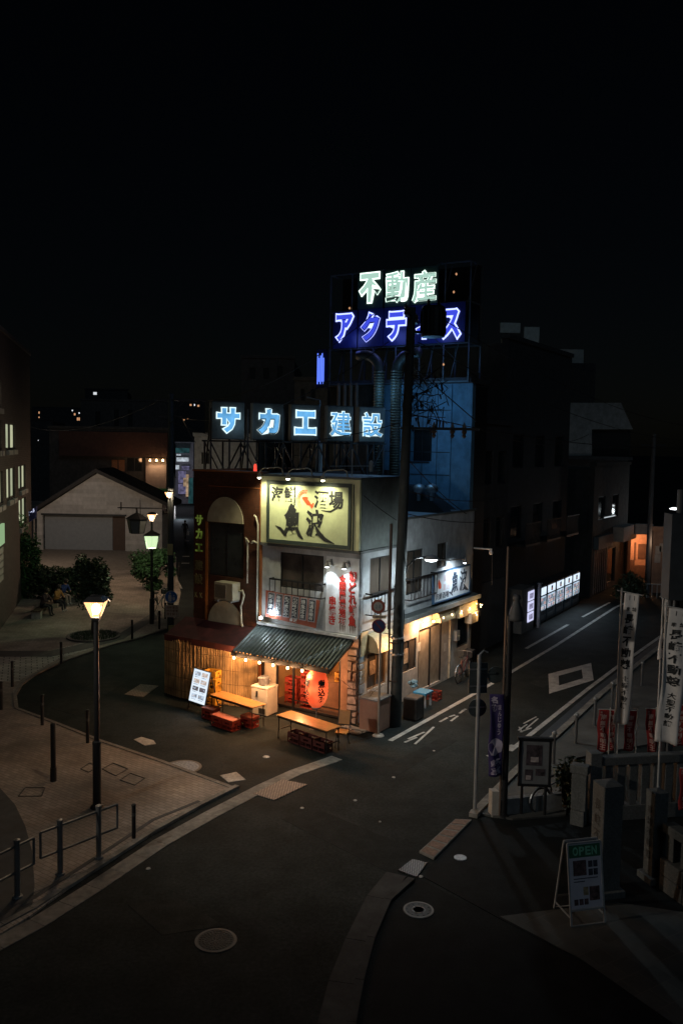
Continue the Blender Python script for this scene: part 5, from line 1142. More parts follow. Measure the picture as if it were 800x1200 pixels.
# utility pole with blue pedestrian sign
lpo = thing('lane_pole', G(200,742)+Z*.04, 0, 'slim utility pole with a blue round pedestrian sign at the lane mouth', 'utility pole')
mb = MB(); mb.lathe((0,0,0), [(.15,0),(.11,10.6),(.02,10.65)], 14); mb.build('pole', polec, lpo)
mb = MB(); mb.box(-.75,1.5,-.04,.04,10.3,10.38); mb.box(-.5,.5,-.04,.04,9.6,9.66); mb.bar((0,0,9.7),(.6,0,10.3),.03); mb.build('crossarm', darkm, lpo)
mb = MB(); disc(mb, (.06,-.16,1.63), .285, -Y, Z, .015, 0); ringp(mb, (.06,-.176,1.63), .26, .285, -Y, .003, 1)
for dx, s in ((-.05,1.0),(.12,.62)):
    disc(mb, (.06+dx,-.177,1.63+.16*s-.03*(s<1)), .045*s, -Y, Z, .003, 1, 12)
    mb.prism([(.06+dx-.07*s,-.177,1.63+.10*s-.05*(s<1)),(.06+dx-.09*s,-.177,1.63-.05*s-.05*(s<1)),(.06+dx-.05*s,-.177,1.63-.2*s-.02*(s<1)),(.06+dx+.05*s,-.177,1.63-.2*s-.02*(s<1)),(.06+dx+.08*s,-.177,1.63-.05*s-.05*(s<1)),(.06+dx+.05*s,-.177,1.63+.10*s-.05*(s<1))], -Y, .003, 1)
mb.build('round_sign', [M('sign_blue', (.03,.16,.50), .4), M('sign_white', (.6,.62,.62), .5)], lpo)
mb = MB(); mb.box(-.19,.41,-.175,-.16,.72,1.27); text(mb, '自転車及', (-.15,-.176,1.23), X, Z, .13, .14, False, .02, .003, 1); text(mb, '歩行者専', (-.15,-.176,1.08), X, Z, .13, .14, False, .02, .003, 1); text(mb, '用を除く', (-.15,-.176,.93), X, Z, .13, .14, False, .02, .003, 1)
mb.build('text_plate', [M('sign_cream', (.60,.52,.42), .5), M('sign_brown_ink', (.2,.1,.06), .6)], lpo)
mb = MB(); mb.box(-.12,.12,-.14,-.12,3.5,4.0); mb.box(-.05,.25,-.2,-.12,.1,.35); mb.build('meter_box', M('yellow_box', (.40,.36,.16), .6), lpo)
# dark unlit hanging lantern on an arm from the lane pole
hl = thing('hanging_lantern', G(200,742)+Z*5.6, 0, 'dark unlit hexagonal lantern hanging from an arm beside the lane pole', 'lantern')
mb = MB(); mb.bar((-.05,0,0),(-2.35,0,0),.05); mb.tube([(-1.35,0,.35),(-1.35,0,-.3)], .02, 6); mb.tube([(-1.55,0,0),(-1.5,0,-.3),(-1.2,0,-.3)], .015, 6); mb.tube([(-2.2,0,.25),(-2.2,0,-.1)], .03, 6); mb.build('arm', black, hl)
mb = MB(); mb.lathe((-1.5-.0,0,-1.25+.12), [(.30,0),(.32,.03),(.44,.62),(.42,.62)], 6); mb.build('lamp_glass', M('dull_glass', (.16,.18,.17), .35), hl)
mb = MB(); mb.lathe((-1.5,0,-.50), [(.50,0),(.5,.03),(.2,.22),(.06,.28),(.04,.45),(.01,.5)], 6)
for k in range(6): a = 2*pi*k/6; mb.bar((-1.5+.32*cos(a),.32*sin(a),-1.12),(-1.5+.44*cos(a),.44*sin(a),-.5),.025)
mb.build('lamp_frame', black, hl)
# assumed street lamp, added out of view on the near side, lighting the crossing
nl = thing('assumed_road_lamp', V((-13.0,11.0,0)), 0, 'assumed tall road lamp out of view on the near side of the crossing', 'street lamp')
mb = MB(); mb.lathe((0,0,0), [(.12,0),(.07,8.0)], 12); mb.tube([(0,0,7.9),(.6,.3,8.3),(1.6,.8,8.4)], .04, 8); mb.build('pole', grey, nl)
mb = MB(); mb.box(1.4,2.0,.7,1.0,8.33,8.45); mb.build('lamp_head', grey, nl); mb = MB(); mb.box(1.45,1.95,.74,.96,8.31,8.328); mb.build('lamp_glass', EM('assumed_road_lamp_glow', (1,.8,.55), 6, False), nl)
light('SPOT', 'assumed_road_lamp_light', V((-11.3,11.85,8.28)), ASSUMED_ROADLAMP, (1,.92,.80), .15, V((8,25,0)), 54, .8)
# ================================================================== VEGETATION
def leaves(mb, c, rad, n, s, rng, hollow=.35, clumps=14, flat=1.0):
    c = V(c); rad = V(rad); cl = []
    for _ in range(clumps):
        d = V((rng.gauss(0,1), rng.gauss(0,1), rng.gauss(0,1))).normalized()*rng.uniform(.45,.92); cl.append((V((d.x*rad.x, d.y*rad.y, d.z*rad.z)), rng.uniform(.22,.42)))
    for _ in range(n):
        q, r = rng.choice(cl); d = V((rng.gauss(0,1), rng.gauss(0,1), rng.gauss(0,1))); d = d.normalized()*(rng.random()**.45)*r
        p = c + q + V((d.x*rad.x*1.2, d.y*rad.y*1.2, d.z*rad.z*1.2))
        a = V((rng.gauss(0,1), rng.gauss(0,1), rng.gauss(0,.6))).normalized(); b = a.cross(V((rng.gauss(0,1), rng.gauss(0,1), rng.gauss(0,1)))).normalized(); k = s*rng.uniform(.6,1.4)
        mb.add([p-a*k, p-b*k*.5, p+a*k, p+b*k*.5], [(0,1,2,3)])
def tree(p, hgt, cz, rad, label, seed, mat=None, n=5200):
    rng = random.Random(seed); t = thing('round_tree', p, 0, label, 'tree', 'small trees on the plaza')
    mb = MB(); mb.tube([(0,0,0),(.03,0,hgt*.3),(-.02,.03,cz)], [.09,.07,.05], 10)
    for k in range(7):
        a = 2*pi*k/7; mb.tube([(0,0,cz-rad[2]*.6),(cos(a)*rad[0]*.35,sin(a)*rad[1]*.35,cz-.1),(cos(a)*rad[0]*.75,sin(a)*rad[1]*.75,cz+rad[2]*rng.uniform(-.2,.6))], [.04,.025,.01], 6)
    mb.build('trunk', bark, t)
    mb = MB(); leaves(mb, (0,0,cz), rad, n, .075, rng, clumps=26); mb.build('crown', mat or leaf, t)
    return t
tree(G(109,745)+Z*.04, 3.4, 2.35, (.74,.72,1.25), 'dark bushy tree with a column crown standing behind the bright lamp', 3)
tree(G(179,716)+Z*.04, 3.2, 2.05, (1.15,1.0,1.10), 'round-crowned tree directly behind the green lantern post', 5, n=6500)
pl_ = thing('tree_planter', G(110,747)+Z*.04, 0, 'low round planting patch with grass at the foot of the column-crowned tree', 'planter')
mb = MB(); mb.lathe((0,0,0), [(1.15,0),(1.15,.06),(1.05,.06),(1.0,.03),(.02,.04)], 28); mb.build('rim', M('planter_rim', (.07,.065,.06), .8), pl_)
mb = MB(); rng = random.Random(2)
for _ in range(900):
    a = rng.uniform(0,2*pi); r = sqrt(rng.random())*1.0; x, y = r*cos(a), r*sin(a); mb.add([(x-.012,y,.04),(x+.012,y,.04),(x+rng.uniform(-.05,.05),y+rng.uniform(-.05,.05),.04+rng.uniform(.05,.14))], [(0,1,2)])
mb.build('grass', leaf, pl_)
def shrub(name, p, rad, label, cat, seed, n=5000, s=.09, mat=None, cz=None):
    rng = random.Random(seed); t = thing(name, p, 0, label, cat)
    mb = MB()
    for k in range(6): a = 2*pi*k/6; mb.tube([(0,0,0),(cos(a)*rad[0]*.3,sin(a)*rad[1]*.3,rad[2]*.7),(cos(a)*rad[0]*.6,sin(a)*rad[1]*.6,rad[2]*1.3)], [.05,.03,.01], 6)
    mb.build('stem', bark, t); mb = MB(); leaves(mb, (0,0,cz or rad[2]), rad, n, s, rng, clumps=40); mb.build('foliage', mat or leafd, t)
shrub('shrub_bed', G(62,706)+V((0,1.4,.04)), (3.0,1.2,.85), 'wide dark clump of shrubs behind the people on the bench', 'shrubs', 6, 9000, .11)
hg = thing('climbing_hedge', G(27,702), 0, 'tall column of green ivy growing up the corner of the lit brick office building', 'hedge')
mb = MB(); leaves(mb, (0,0,2.1), (.95,.6,2.2), 5200, .10, random.Random(9), clumps=40); mb.build('foliage', M('ivy', (.03,.09,.025), .55, var=.6, scale=6), hg); mb = MB(); mb.tube([(0,.1,0),(.1,.1,2),(0,.1,4)], [.06,.04,.02], 8); mb.build('stem', bark, hg)
shrub('shrub', G(668,945), (.38,.38,.62), 'dark upright shrub between the notice board and the stone fence', 'shrub', 12, 1800, .06)
shrub('potted_bush', W(-6.95,-.35,1.75), (.30,.30,.22), 'small dark bush on top of the left end of the reed screen', 'bush', 14, 700, .05)
shrub('shrub', W(1.2,27.6), (.9,.8,.8), 'low dark shrubs in front of the orange lit porch down the street', 'shrub', 15, 1500, .1)

# ================================================================== PEOPLE
def person(loc, rz, joints, radii, edges, label, mats, hairc=(.02,.015,.012), group=None):
    """mats = list of (test(p), material) on the unposed skinned mesh"""
    t = thing('person', loc, rz, label, 'person', group)
    me = bpy.data.meshes.new('body'); names = list(joints); me.from_pydata([joints[n] for n in names], [(names.index(a), names.index(b)) for a, b in edges], []); me.update()
    o = bpy.data.objects.new('body_tmp', me); COL.objects.link(o)
    sk_ = o.modifiers.new('skin', 'SKIN'); sk_.use_smooth_shade = True
    for i, n in enumerate(names):
        r = radii[n]; r = (r, r) if not isinstance(r, tuple) else r; me.skin_vertices[0].data[i].radius = r; me.skin_vertices[0].data[i].use_root = (n == 'pelvis')
    ss_ = o.modifiers.new('sub', 'SUBSURF'); ss_.levels = 1; ss_.render_levels = 1
    bpy.context.view_layer.update(); m2 = bpy.data.meshes.new_from_object(o.evaluated_get(bpy.context.evaluated_depsgraph_get()))
    bpy.data.objects.remove(o)
    m2.materials.clear(); fnl = [mm for _, mm in mats]
    for mm in fnl: m2.materials.append(mm)
    for p in m2.polygons:
        p.use_smooth = True
        for k, (test, _) in enumerate(mats):
            if test(p.center): p.material_index = k; break
    b = bpy.data.objects.new('body', m2); COL.objects.link(b); b.parent = t
    hp = V(joints['head']); mb = MB(); mb.lathe(hp+V((0,.015,-.02)), [(.06,-.08),(.095,-.03),(.112,.04),(.10,.10),(.06,.135),(.01,.145)], 14); mb.build('hair', M('hair%d' % int(hairc[0]*1000), hairc, .6), t, smooth=True)
    mb = MB(); mb.add([hp+V((-.018,-.10,-.02)), hp+V((.018,-.10,-.02)), hp+V((0,-.135,-.035)), hp+V((0,-.10,.03))], [(0,1,2),(0,2,3),(1,3,2)]); mb.build('nose', skin, t)
    return t
ED = [('pelvis','chest'),('chest','neck'),('neck','head'),('chest','shl'),('shl','ell'),('ell','hal'),('chest','shr'),('shr','elr'),('elr','har'),('pelvis','hil'),('hil','knl'),('knl','anl'),('anl','tol'),('pelvis','hir'),('hir','knr'),('knr','anr'),('anr','tor')]
RD = dict(pelvis=(.15,.12),chest=(.17,.12),neck=.055,head=(.085,.10),shl=.065,ell=.045,hal=.035,shr=.065,elr=.045,har=.035,hil=.09,knl=.06,anl=.042,tol=.04,hir=.09,knr=.06,anr=.042,tor=.04)
def seated(loc, rz, label, top, bottom, lean=0., hairc=(.02,.015,.012), shoe=None, skirt=False):
    J = dict(pelvis=(0,0,.52),chest=(0,-.06-lean,.92),neck=(0,-.09-lean*1.2,1.10),head=(0,-.13-lean*1.5,1.24),shl=(.19,-.08-lean,1.02),ell=(.24,-.18-lean,.78),hal=(.10,-.40-lean,.70),
             shr=(-.19,-.08-lean,1.02),elr=(-.24,-.18-lean,.78),har=(-.08,-.38-lean,.72),hil=(.10,-.02,.50),knl=(.13,-.44,.48),anl=(.12,-.46,.09),tol=(.13,-.60,.05),hir=(-.10,-.02,.50),knr=(-.13,-.46,.48),anr=(-.13,-.52,.09),tor=(-.14,-.66,.05))
    T_ = [(lambda p: p.z > 1.07, skin), (lambda p: p.z > .60 and not (p.y < -.33-lean and p.z < .79), top), (lambda p: p.z > .60, skin), (lambda p: p.z > .13, bottom), (lambda p: True, shoe or M('dark_shoe', (.02,.02,.02), .5))]
    return person(loc, rz, J, RD, ED, label, T_, hairc, 'people resting on the plaza benches')
c_ = lambda n, c: M(n, c, .85, var=.15)
ws = M('white_shoe', (.5,.48,.45), .6)
br_ = radians(68)
bench = thing('bench', G(60,722)+Z*.04, br_, 'dark plaza bench with a pale block end under the seated people', 'bench')
pplx = [(50,722,'person seated at the near end of the bench in dark maroon clothes', c_('dark_top', (.05,.025,.03)), c_('dark_trousers', (.02,.02,.025)), .10, None),
        (66,717,'person seated in a mustard orange top and dark trousers with white shoes', c_('mustard_top', (.40,.20,.06)), c_('dark_trousers',0), .05, ws),
        (73,709,'person seated in a blue top leaning forward next to the orange one', c_('blue_top', (.03,.06,.20)), c_('pale_trousers', (.35,.28,.24)), .12, ws),
        (84,700,'person seated in dark clothes with pale arms, near the tree', c_('black_top', (.02,.02,.022)), c_('dark_trousers',0), .12, None),
        (92,690,'person at the far end of the bench in a pale lilac top', c_('lilac_top', (.32,.28,.34)), c_('grey_trousers', (.12,.12,.13)), .0, ws)]
for u, v, lab, tp, bt, ln_, sh in pplx: seated(G(u,v)+Z*.04, br_+random.uniform(-.15,.15), lab, tp, bt, ln_, shoe=sh)
bs, be = G(42,727), G(98,690); L_ = (be-bs).length
bench.location = bs+Z*.04; ang_ = math.atan2((be-bs).y, (be-bs).x); bench.rotation_euler.z = ang_
slm = M('bench_wood', (.08,.05,.035), .7, var=.3)
mb = MB()
for k in range(4): mb.box(0,L_,-.22+k*.12,-.12+k*.12,.36,.40)
mb.build('seat', slm, bench, bevel=.006)
for k in range(4): x = .1+k*(L_-.5)/3; mb = MB(); mb.box(x,x+.28,-.2,.22,0,.359); mb.build('leg', M('pale_stone') if 'pale_stone' in MATS else concrete, bench)
# person walking up the lane with a bag
J = dict(pelvis=(0,0,.92),chest=(0,.02,1.28),neck=(0,.02,1.45),head=(0,-.02,1.58),shl=(.19,.02,1.38),ell=(.25,.05,1.12),hal=(.24,-.02,.86),shr=(-.19,.02,1.38),elr=(-.25,0,1.12),har=(-.24,-.1,.88),
         hil=(.10,0,.88),knl=(.11,-.14,.50),anl=(.11,-.10,.10),tol=(.11,-.24,.05),hir=(-.10,0,.88),knr=(-.11,.05,.48),anr=(-.11,.25,.12),tor=(-.11,.14,.05))
person(G(217,632), pi*.95, J, RD, ED, 'person in dark clothes walking up the far lane with a pale bag', [(lambda p: p.z > 1.46, skin),(lambda p: p.z < .95 and abs(p.x) > .19, skin),(lambda p: p.z > .92, c_('black_top',0)),(lambda p: p.z > .12, c_('dark_trousers',0)),(lambda p: True, M('dark_shoe'))])
tb_ = thing('shopping_bag', G(219.8,632)+V((.03,0,.38)), 0, 'pale shopping bag in the hand of the person in the lane', 'bag'); mb = MB(); mb.prism([(-.11,-.06,0),(.11,-.06,0),(.13,-.06,.36),(-.13,-.06,.36)], Y, .12); mb.build('bag_body', M('white_plastic'), tb_); mb = MB(); mb.tube([(-.08,0,.36),(-.04,0,.48),(.04,0,.48),(.08,0,.36)], .01, 5); mb.build('handle', M('white_plastic'), tb_)
# ================================================================== BICYCLES
def bicycle(loc, rz, label, frame_mat, sc_=1.0, basket=True):
    t = thing('bicycle', loc, rz, label, 'bicycle'); t.scale = (sc_,)*3
    for x in (-.52,.52):
        mb = MB(); pts = [(x+.32*cos(2*pi*k/24),0,.33+.32*sin(2*pi*k/24)) for k in range(25)]; mb.tube(pts, .018, 6, cap=False); wh = mb.build('wheel', rubber, t, smooth=True)
        mb = MB()
        for k in range(12): a = 2*pi*k/12; mb.tube([(x,0,.33),(x+.31*cos(a),0,.33+.31*sin(a))], .003, 3)
        mb.lathe((x,0,.31), [(.03,0),(.03,.04)], 8); mb.build('spokes', steel, wh)
        mb = MB(); pts = [(x+.36*cos(pi*k/10),0,.33+.36*sin(pi*k/10)) for k in range(11)]; mb.tube(pts, .02, 5); mb.build('mudguard', steel, wh)
    mb = MB(); A, Bq, Cq, Dq, Eq = V((-.52,0,.33)), V((-.10,0,.30)), V((-.22,0,.80)), V((.34,0,.86)), V((.52,0,.33))
    for p, q in ((A,Bq),(A,Cq),(Bq,Cq),(Bq,Dq+V((.02,0,-.15))),(Cq+V((.02,0,-.12)),Dq+V((.01,0,-.05))),(Dq,Eq)): mb.tube([p,q], .016, 6)
    mb.build('frame', frame_mat, t)
    mb = MB(); mb.tube([Dq,Dq+V((-.03,0,.16)),],.014,6); mb.tube([(.10,-.26,1.04),(.28,-.14,1.03),(.31,0,1.02),(.28,.14,1.03),(.10,.26,1.04)], .012, 6); mb.build('handlebar', steel, t)
    mb = MB(); mb.prism([(-.36,-.08,.90),(-.10,-.02,.90),(-.10,.02,.90),(-.36,.08,.90)], Z, .05); mb.tube([Cq,(-.24,0,.9)], .013, 6); mb.build('saddle', rubber, t, bevel=.01)
    if basket:
        mb = MB(); mb.wall((.40,-.16,.78),Y,Z,.32,.24,.01); mb.wall((.66,-.17,.78),Y,Z,.34,.26,.01); mb.wall((.40,-.16,.78),X,Z,.26,.24,.01); mb.wall((.40,.16,.78),X,Z,.26,.24,.01); mb.box(.40,.66,-.16,.16,.77,.78); mb.build('basket', darkm, t)
    mb = MB(); mb.tube([(-.10,-.06,.16),(-.10,.06,.44)], .012, 5); mb.lathe((-.1,.0,.29), [(.08,0),(.08,.01)], 14); mb.build('pedal', steel, t); return t
bicycle(W(.55,6.55,.0), -YA+pi/2+.06, 'city bicycle with a green wheel leaning at the far end of the lit side wall', M('bike_red', (.2,.04,.04), .4))
bicycle(G(650,948)+Z*.0, .5, 'dark bicycle parked behind the legs of the notice board', darkm, .9)
bicycle(G(187,716)+Z*.04, 1.2, 'bicycle standing under the round-crowned tree by the lane pole', darkm)
bicycle(G(5,685)+Z*.04+V((.0,0,0)), .3, 'bicycle against the foot of the lit office building', darkm)
# ================================================================== LEFT OFFICE BUILDING
P0 = G(38,685); P1 = G(0,740); dv = (P1-P0); dv.z = 0; dv = dv.normalized()    # facade runs from P0 towards the viewer
nrm = V((-dv.y, dv.x, 0))
ob_ = thing('office_building', P0, 0, 'dark brick office building with narrow lit window pairs at the left edge', 'building')
def fo(u, v):           # (distance along facade from P0, height)
    d = ray(u, v); nn = V((dv.y, -dv.x, 0)); t = (P0-EYE).dot(nn)/d.dot(nn); q = EYE+d*t; return ((q-P0).dot(dv), q.z)
Hb = fo(36.5,418)[1]; Lb = 26
wins = []
for (x0,y0,x1,y1) in [(7,496,18.3,526),(-4,492,2.4,527),(-12,443,1.6,476),(8,548,18,584),(22,545,30.5,573),(22.5,584,31,616),(-6,553,4,592)]:
    a = fo(x1,(y0+y1)/2)[0]; b = fo(x0,(y0+y1)/2)[0]; zt_ = fo((x0+x1)/2,y0)[1]; zb_ = fo((x0+x1)/2,y1)[1]; wins.append((a,b,zb_,zt_))
offbrick = M('office_brick', (.10,.078,.074), .85, var=.25, kind=('brick',.3,.10,(.06,.05,.045),.012,'wall',0))
# facade seen from the street: right axis runs from far (P0) to near -> outward normal must face the plaza
rv = dv if dv.cross(Z).dot(V((1,0,0))) > 0 else -dv
mb = MB()
if rv == dv: mb.wall((0,0,0), dv, Z, Lb, Hb, .35, [(a,b,c,d) for a,b,c,d in wins])
else: mb.wall(dv*Lb, -dv, Z, Lb, Hb, .35, [(Lb-b,Lb-a,c,d) for a,b,c,d in wins])
inn_ = V((-1,0,0)); inn_ = (inn_ - dv*inn_.dot(dv)).normalized()
pf = [V((0,0,0)), dv*Lb, dv*Lb+inn_*14, inn_*14]
e0_, e1_ = pf[0]+inn_*.36, pf[1]+inn_*.36
mb.slab([e0_[:2], e1_[:2], pf[2][:2], pf[3][:2]], 0, Hb-.1)
mb.build('brick_wall', offbrick, ob_)
mb = MB(); mb.prism([pf[0]-inn_*.08+Z*(Hb+.003), pf[1]-inn_*.08+Z*(Hb+.003), pf[1]+inn_*.5+Z*(Hb+.003), pf[0]+inn_*.5+Z*(Hb+.003)], Z, .18); mb.build('parapet', M('parapet_grey', (.12,.11,.11), .8), ob_)
wl_ = [EM('office_window', (.78,.80,.52), .62, False, var=.12, scale=1.5), EM('office_window_b', (.70,.76,.50), .54, False, var=.15, scale=1.5)]
for i, (a, b, c, d) in enumerate(wins):
    if i == 6: pass
    mb = MB(); w_ = b-a
    def bb(mb, p, q, z0, z1, d0, d1): mb.prism([dv*p+inn_*d0+Z*z0, dv*q+inn_*d0+Z*z0, dv*q+inn_*d1+Z*z0, dv*p+inn_*d1+Z*z0], Z, z1-z0)
    bb(mb, a, a+.06, c, d, .08, .16); bb(mb, b-.06, b, c, d, .08, .16); bb(mb, a+w_/2-.12, a+w_/2+.12, c, d, .04, .16); bb(mb, a+.06, b-.06, d-.06, d, .08, .16); bb(mb, a+.06, b-.06, c, c+.06, .08, .16)
    wo = mb.build('window', M('office_frame', (.06,.055,.05), .6), ob_)
    for s in (0, 1):
        mb = MB(); p = a+.06 if s == 0 else a+w_/2+.12; q = a+w_/2-.12 if s == 0 else b-.06; bb(mb, p, q, c+.06, d-.06, .12, .13); mb.build('pane', wl_[(i+s) % 2], wo)
    for s in (0, 1):
        mb = MB(); p = a+.1 if s == 0 else a+w_/2+.1; bb(mb, p, p+w_/2-.25, c-.28, c-.06, -.14, -.003); mb.build('sill', M('pale_sill', (.30,.29,.28), .6), wo)
ls = thing('lit_sign', D(36,606,49.0), 0, 'small white lit sign sticking out beside the ivy on the office building', 'sign'); mb = MB(); mb.prism([(-.32,0,-.45),(.30,0,-.05),(.36,0,.62),(-.26,0,.22)], Y, .12); mb.build('sign_case', M('sign_back_blue', (.05,.06,.2), .5), ls)
mb = MB(); text(mb, 'ホ', (-.28,-.006,.28), (V((1,0,.62))).normalized(), Z, .28, .42, False, .04, .01); text(mb, 'ール', (.0,-.006,.42), (V((1,0,.62))).normalized(), Z, .15, .30, False, .03, .01); mb.build('lettering', EM('sign_bluewhite', (.7,.75,1), 1.0, False), ls)
mb = MB(); c0 = fo(2,625); bb(mb, c0[0]-.15, c0[0]+1.5, c0[1]-.45, c0[1]+.45, -.12, -.01); tag(mb.build('wall_lightbox', EM('green_box', (.55,.85,.45), .45, False), loc=P0), 'pale green glowing box low on the office wall at the frame edge', 'lightbox')
mb = MB(); 
for k in range(5):
    a0_, z0_ = fo(2,680-8*k); bb(mb, a0_-.3, a0_+.8, z0_, z0_+.25, -.05, -.003)
tag(mb.build('wall_plaques', M('pale_plaque', (.4,.4,.38), .5), loc=P0), 'column of pale plaques low on the office wall at the frame edge', 'sign')
# ================================================================== GARAGE WITH GABLE
gp = G(42,645); gq = G(190,648); YG = 66.0
def bp(u, v, Yd): p = D(u, v, Yd); return p
gl0, gr0 = bp(44,640,YG).x, bp(190,640,YG).x
ga = thing('garage_building', V((gl0,YG,0)), 0, 'low gabled garage with pale boarded front and wide grey shutter', 'garage')
Wg = gr0-gl0; ze = bp(44,600,YG).z; zap = bp(115,554,YG).z; xap = bp(115,554,YG).x-gl0; zr = bp(190,590,YG).z
sid = M('boarded_front', (.62,.59,.56), .8, var=.1, kind=('brick',3.6,.30,(.52,.49,.46),.015,'wall',0), dirt=.2)
ox0, ox1 = bp(50,600,YG).x-gl0, bp(147,600,YG).x-gl0; oz = ze-.1
mb = MB(); mb.prism([(0,0,oz),(Wg,0,oz),(Wg,0,zr),(xap,0,zap),(0,0,ze)], Y, .25); mb.build('gable', sid, ga)
mb = MB(); mb.box(0,ox0,0,.25,0,oz); mb.box(ox1,Wg,0,.25,0,oz); mb.box(0,.25,.26,4.2,0,oz); mb.box(Wg-.25,Wg,.26,4.2,0,oz); mb.box(0.26,Wg-.26,3.9,4.19,0,oz); mb.build('wall', sid, ga)
x1_ = bp(130,620,YG).x-gl0
mb = MB(); mb.box(ox0,x1_,.5,.56,0,oz); mb.build('shutter', M('shutter_grey', (.30,.32,.34), .6, bump=.6, kind=('wave','Z',4), var=.1), ga)
mb = MB(); mb.box(x1_+.02,ox1,.5,.58,0,oz); mb.build('door', M('brown_door', (.09,.055,.04), .6), ga); mb = MB(); mb.box(ox0-.1,ox1+.1,-.06,-.004,oz-.12,oz+.02); mb.build('lintel', darkm, ga)
mb = MB()
for (xa,za,xb,zb) in ((-.5,ze-.25,xap,zap),(xap,zap,Wg+.7,zr-.3)): mb.prism([(xa,-.6,za+.03),(xb,-.6,zb+.03),(xb,-.6,zb+.33),(xa,-.6,za+.33)], Y, 5.0)
mb.build('roof', M('dark_roof', (.025,.022,.022), .7), ga)
mb = MB(); mb.tube([(-.15,-.2,0),(-.15,-.2,ze)], .07, 8); mb.build('downpipe', M('pale_pipe', (.3,.26,.22), .6), ga)
ground_poly('forecourt', [(38,668),(150,668),(205,690),(207,655),(200,640),(30,640)], .041, .05, M('forecourt_concrete', (.24,.20,.16), .9, var=.25))
light('POINT', 'forecourt_fill', D(110,590,62)+V((-3,-5,1.5)), 400, (1,.80,.64), .2)  # bare point light brightening the garage front, no lamp body here
# ================================================================== GENERIC BACKGROUND BUILDINGS
def block(name, u0, u1, vtop, Yd, depth, mat, label, cat='building', z0=0, wins=None, wmat=None, roof=None, group=None, parapet=True):
    a, b = D(u0, vtop, Yd), D(u1, vtop, Yd); t = thing(name, V((a.x, Yd, 0)), 0, label, cat, group)
    w_ = b.x-a.x; zt_ = (a.z+b.z)/2; sk = -.20 if b.x < 0 and u1 < 245 else (.637 if a.x > 0 else 0)
    holes = []
    for q in (wins or []):
        p, r = D(q[0], q[1], Yd), D(q[2], q[3], Yd); holes.append((p.x-a.x, r.x-a.x, r.z-z0, p.z-z0))
    mb = MB(); mb.wall((0,0,z0), X, Z, w_, zt_-z0, .25, holes); mb.slab([(sk*.26,.26),(w_+sk*.26,.26),(w_+sk*depth,depth),(sk*depth,depth)],z0,zt_-.15); mb.build('wall', mat, t)
    for h_, q in zip(holes, wins or []):
        f = MB(); f.box(h_[0],h_[0]+.06,.03,.12,h_[2]+z0,h_[3]+z0); f.box(h_[1]-.06,h_[1],.03,.12,h_[2]+z0,h_[3]+z0); f.box(h_[0]+.06,h_[1]-.06,.03,.12,h_[3]+z0-.06,h_[3]+z0); f.box(h_[0]+.06,h_[1]-.06,.03,.12,h_[2]+z0,h_[2]+z0+.06)
        if h_[1]-h_[0] > 1: c = (h_[0]+h_[1])/2; f.box(c-.03,c+.03,.03,.12,h_[2]+z0+.06,h_[3]+z0-.06)
        o = f.build('window', darkm, t); g = MB(); g.box(h_[0]+.06,h_[1]-.06,.13,.15,h_[2]+z0+.06,h_[3]+z0-.06); g.build('pane', q[4] if len(q) > 4 else (wmat or glass), o)
    if parapet: mb = MB(); mb.box(-.1,w_+.1,-.1,.35,zt_+.003,zt_+.25); mb.build('parapet', mat, t)
    return t, w_, zt_
dk = M('dark_render', (.05,.05,.052), .85, var=.3, dirt=.4); dk2 = M('dark_block', (.075,.07,.065), .85, var=.3, dirt=.4); dkb = M('brown_roofing', (.085,.04,.03), .8, var=.25, bump=.4, kind=('wave','X',3)); pnk = M('pinkish_wall', (.42,.30,.25), .8, var=.1, dirt=.15)
t, w_, zt_ = block('shop_house', 58, 197, 503, 82, 12, dk2, 'two-storey house with a brown band roof and a pinkish lit wall behind the garage', wins=[(148,536,167,553),(130,538,147,553,M('lit_brown', (.35,.16,.07), .6))])
# brown mansard band & pink wall as parts
a = D(70,505,81.6); b = D(197,536,81.6); mb = MB(); mb.box(a.x-t.location.x, b.x-t.location.x, -.55, -.05, b.z, a.z); mb.build('roof_band', dkb, t)
a = D(171,537,81.6); b = D(195,572,81.6); mb = MB(); mb.box(a.x-t.location.x, b.x-t.location.x, -.4, -.02, 0, a.z); mb.build('pink_wall', pnk, t)
a = D(171,572,81.6); b = D(195,577,81.6); mb = MB(); mb.box(a.x-t.location.x, b.x-t.location.x+.1, -.5, -.403, b.z, a.z); mb.build('green_fascia', M('green_fascia', (.04,.20,.07), .6), t)
ww_ = (D(195,540,81.6).x-D(171,540,81.6).x)
for k in range(3): q = D(176+k*7.5,538,81)-t.location; mb = MB(); mb.lathe((q.x,q.y,q.z-.2), [(.03,.2),(.10,.02),(.09,0)], 8); mb.build('wall_lamp', BW, t); light('SPOT', 'wall_lamp_light', D(176+k*7.5,538,81)-Z*.25, 26, (1,.7,.42), .05, D(176+k*7.5,560,81.4), 120, .6)
light('POINT', 'house_light', D(150,540,79.5), 22, (1,.5,.22), .2)
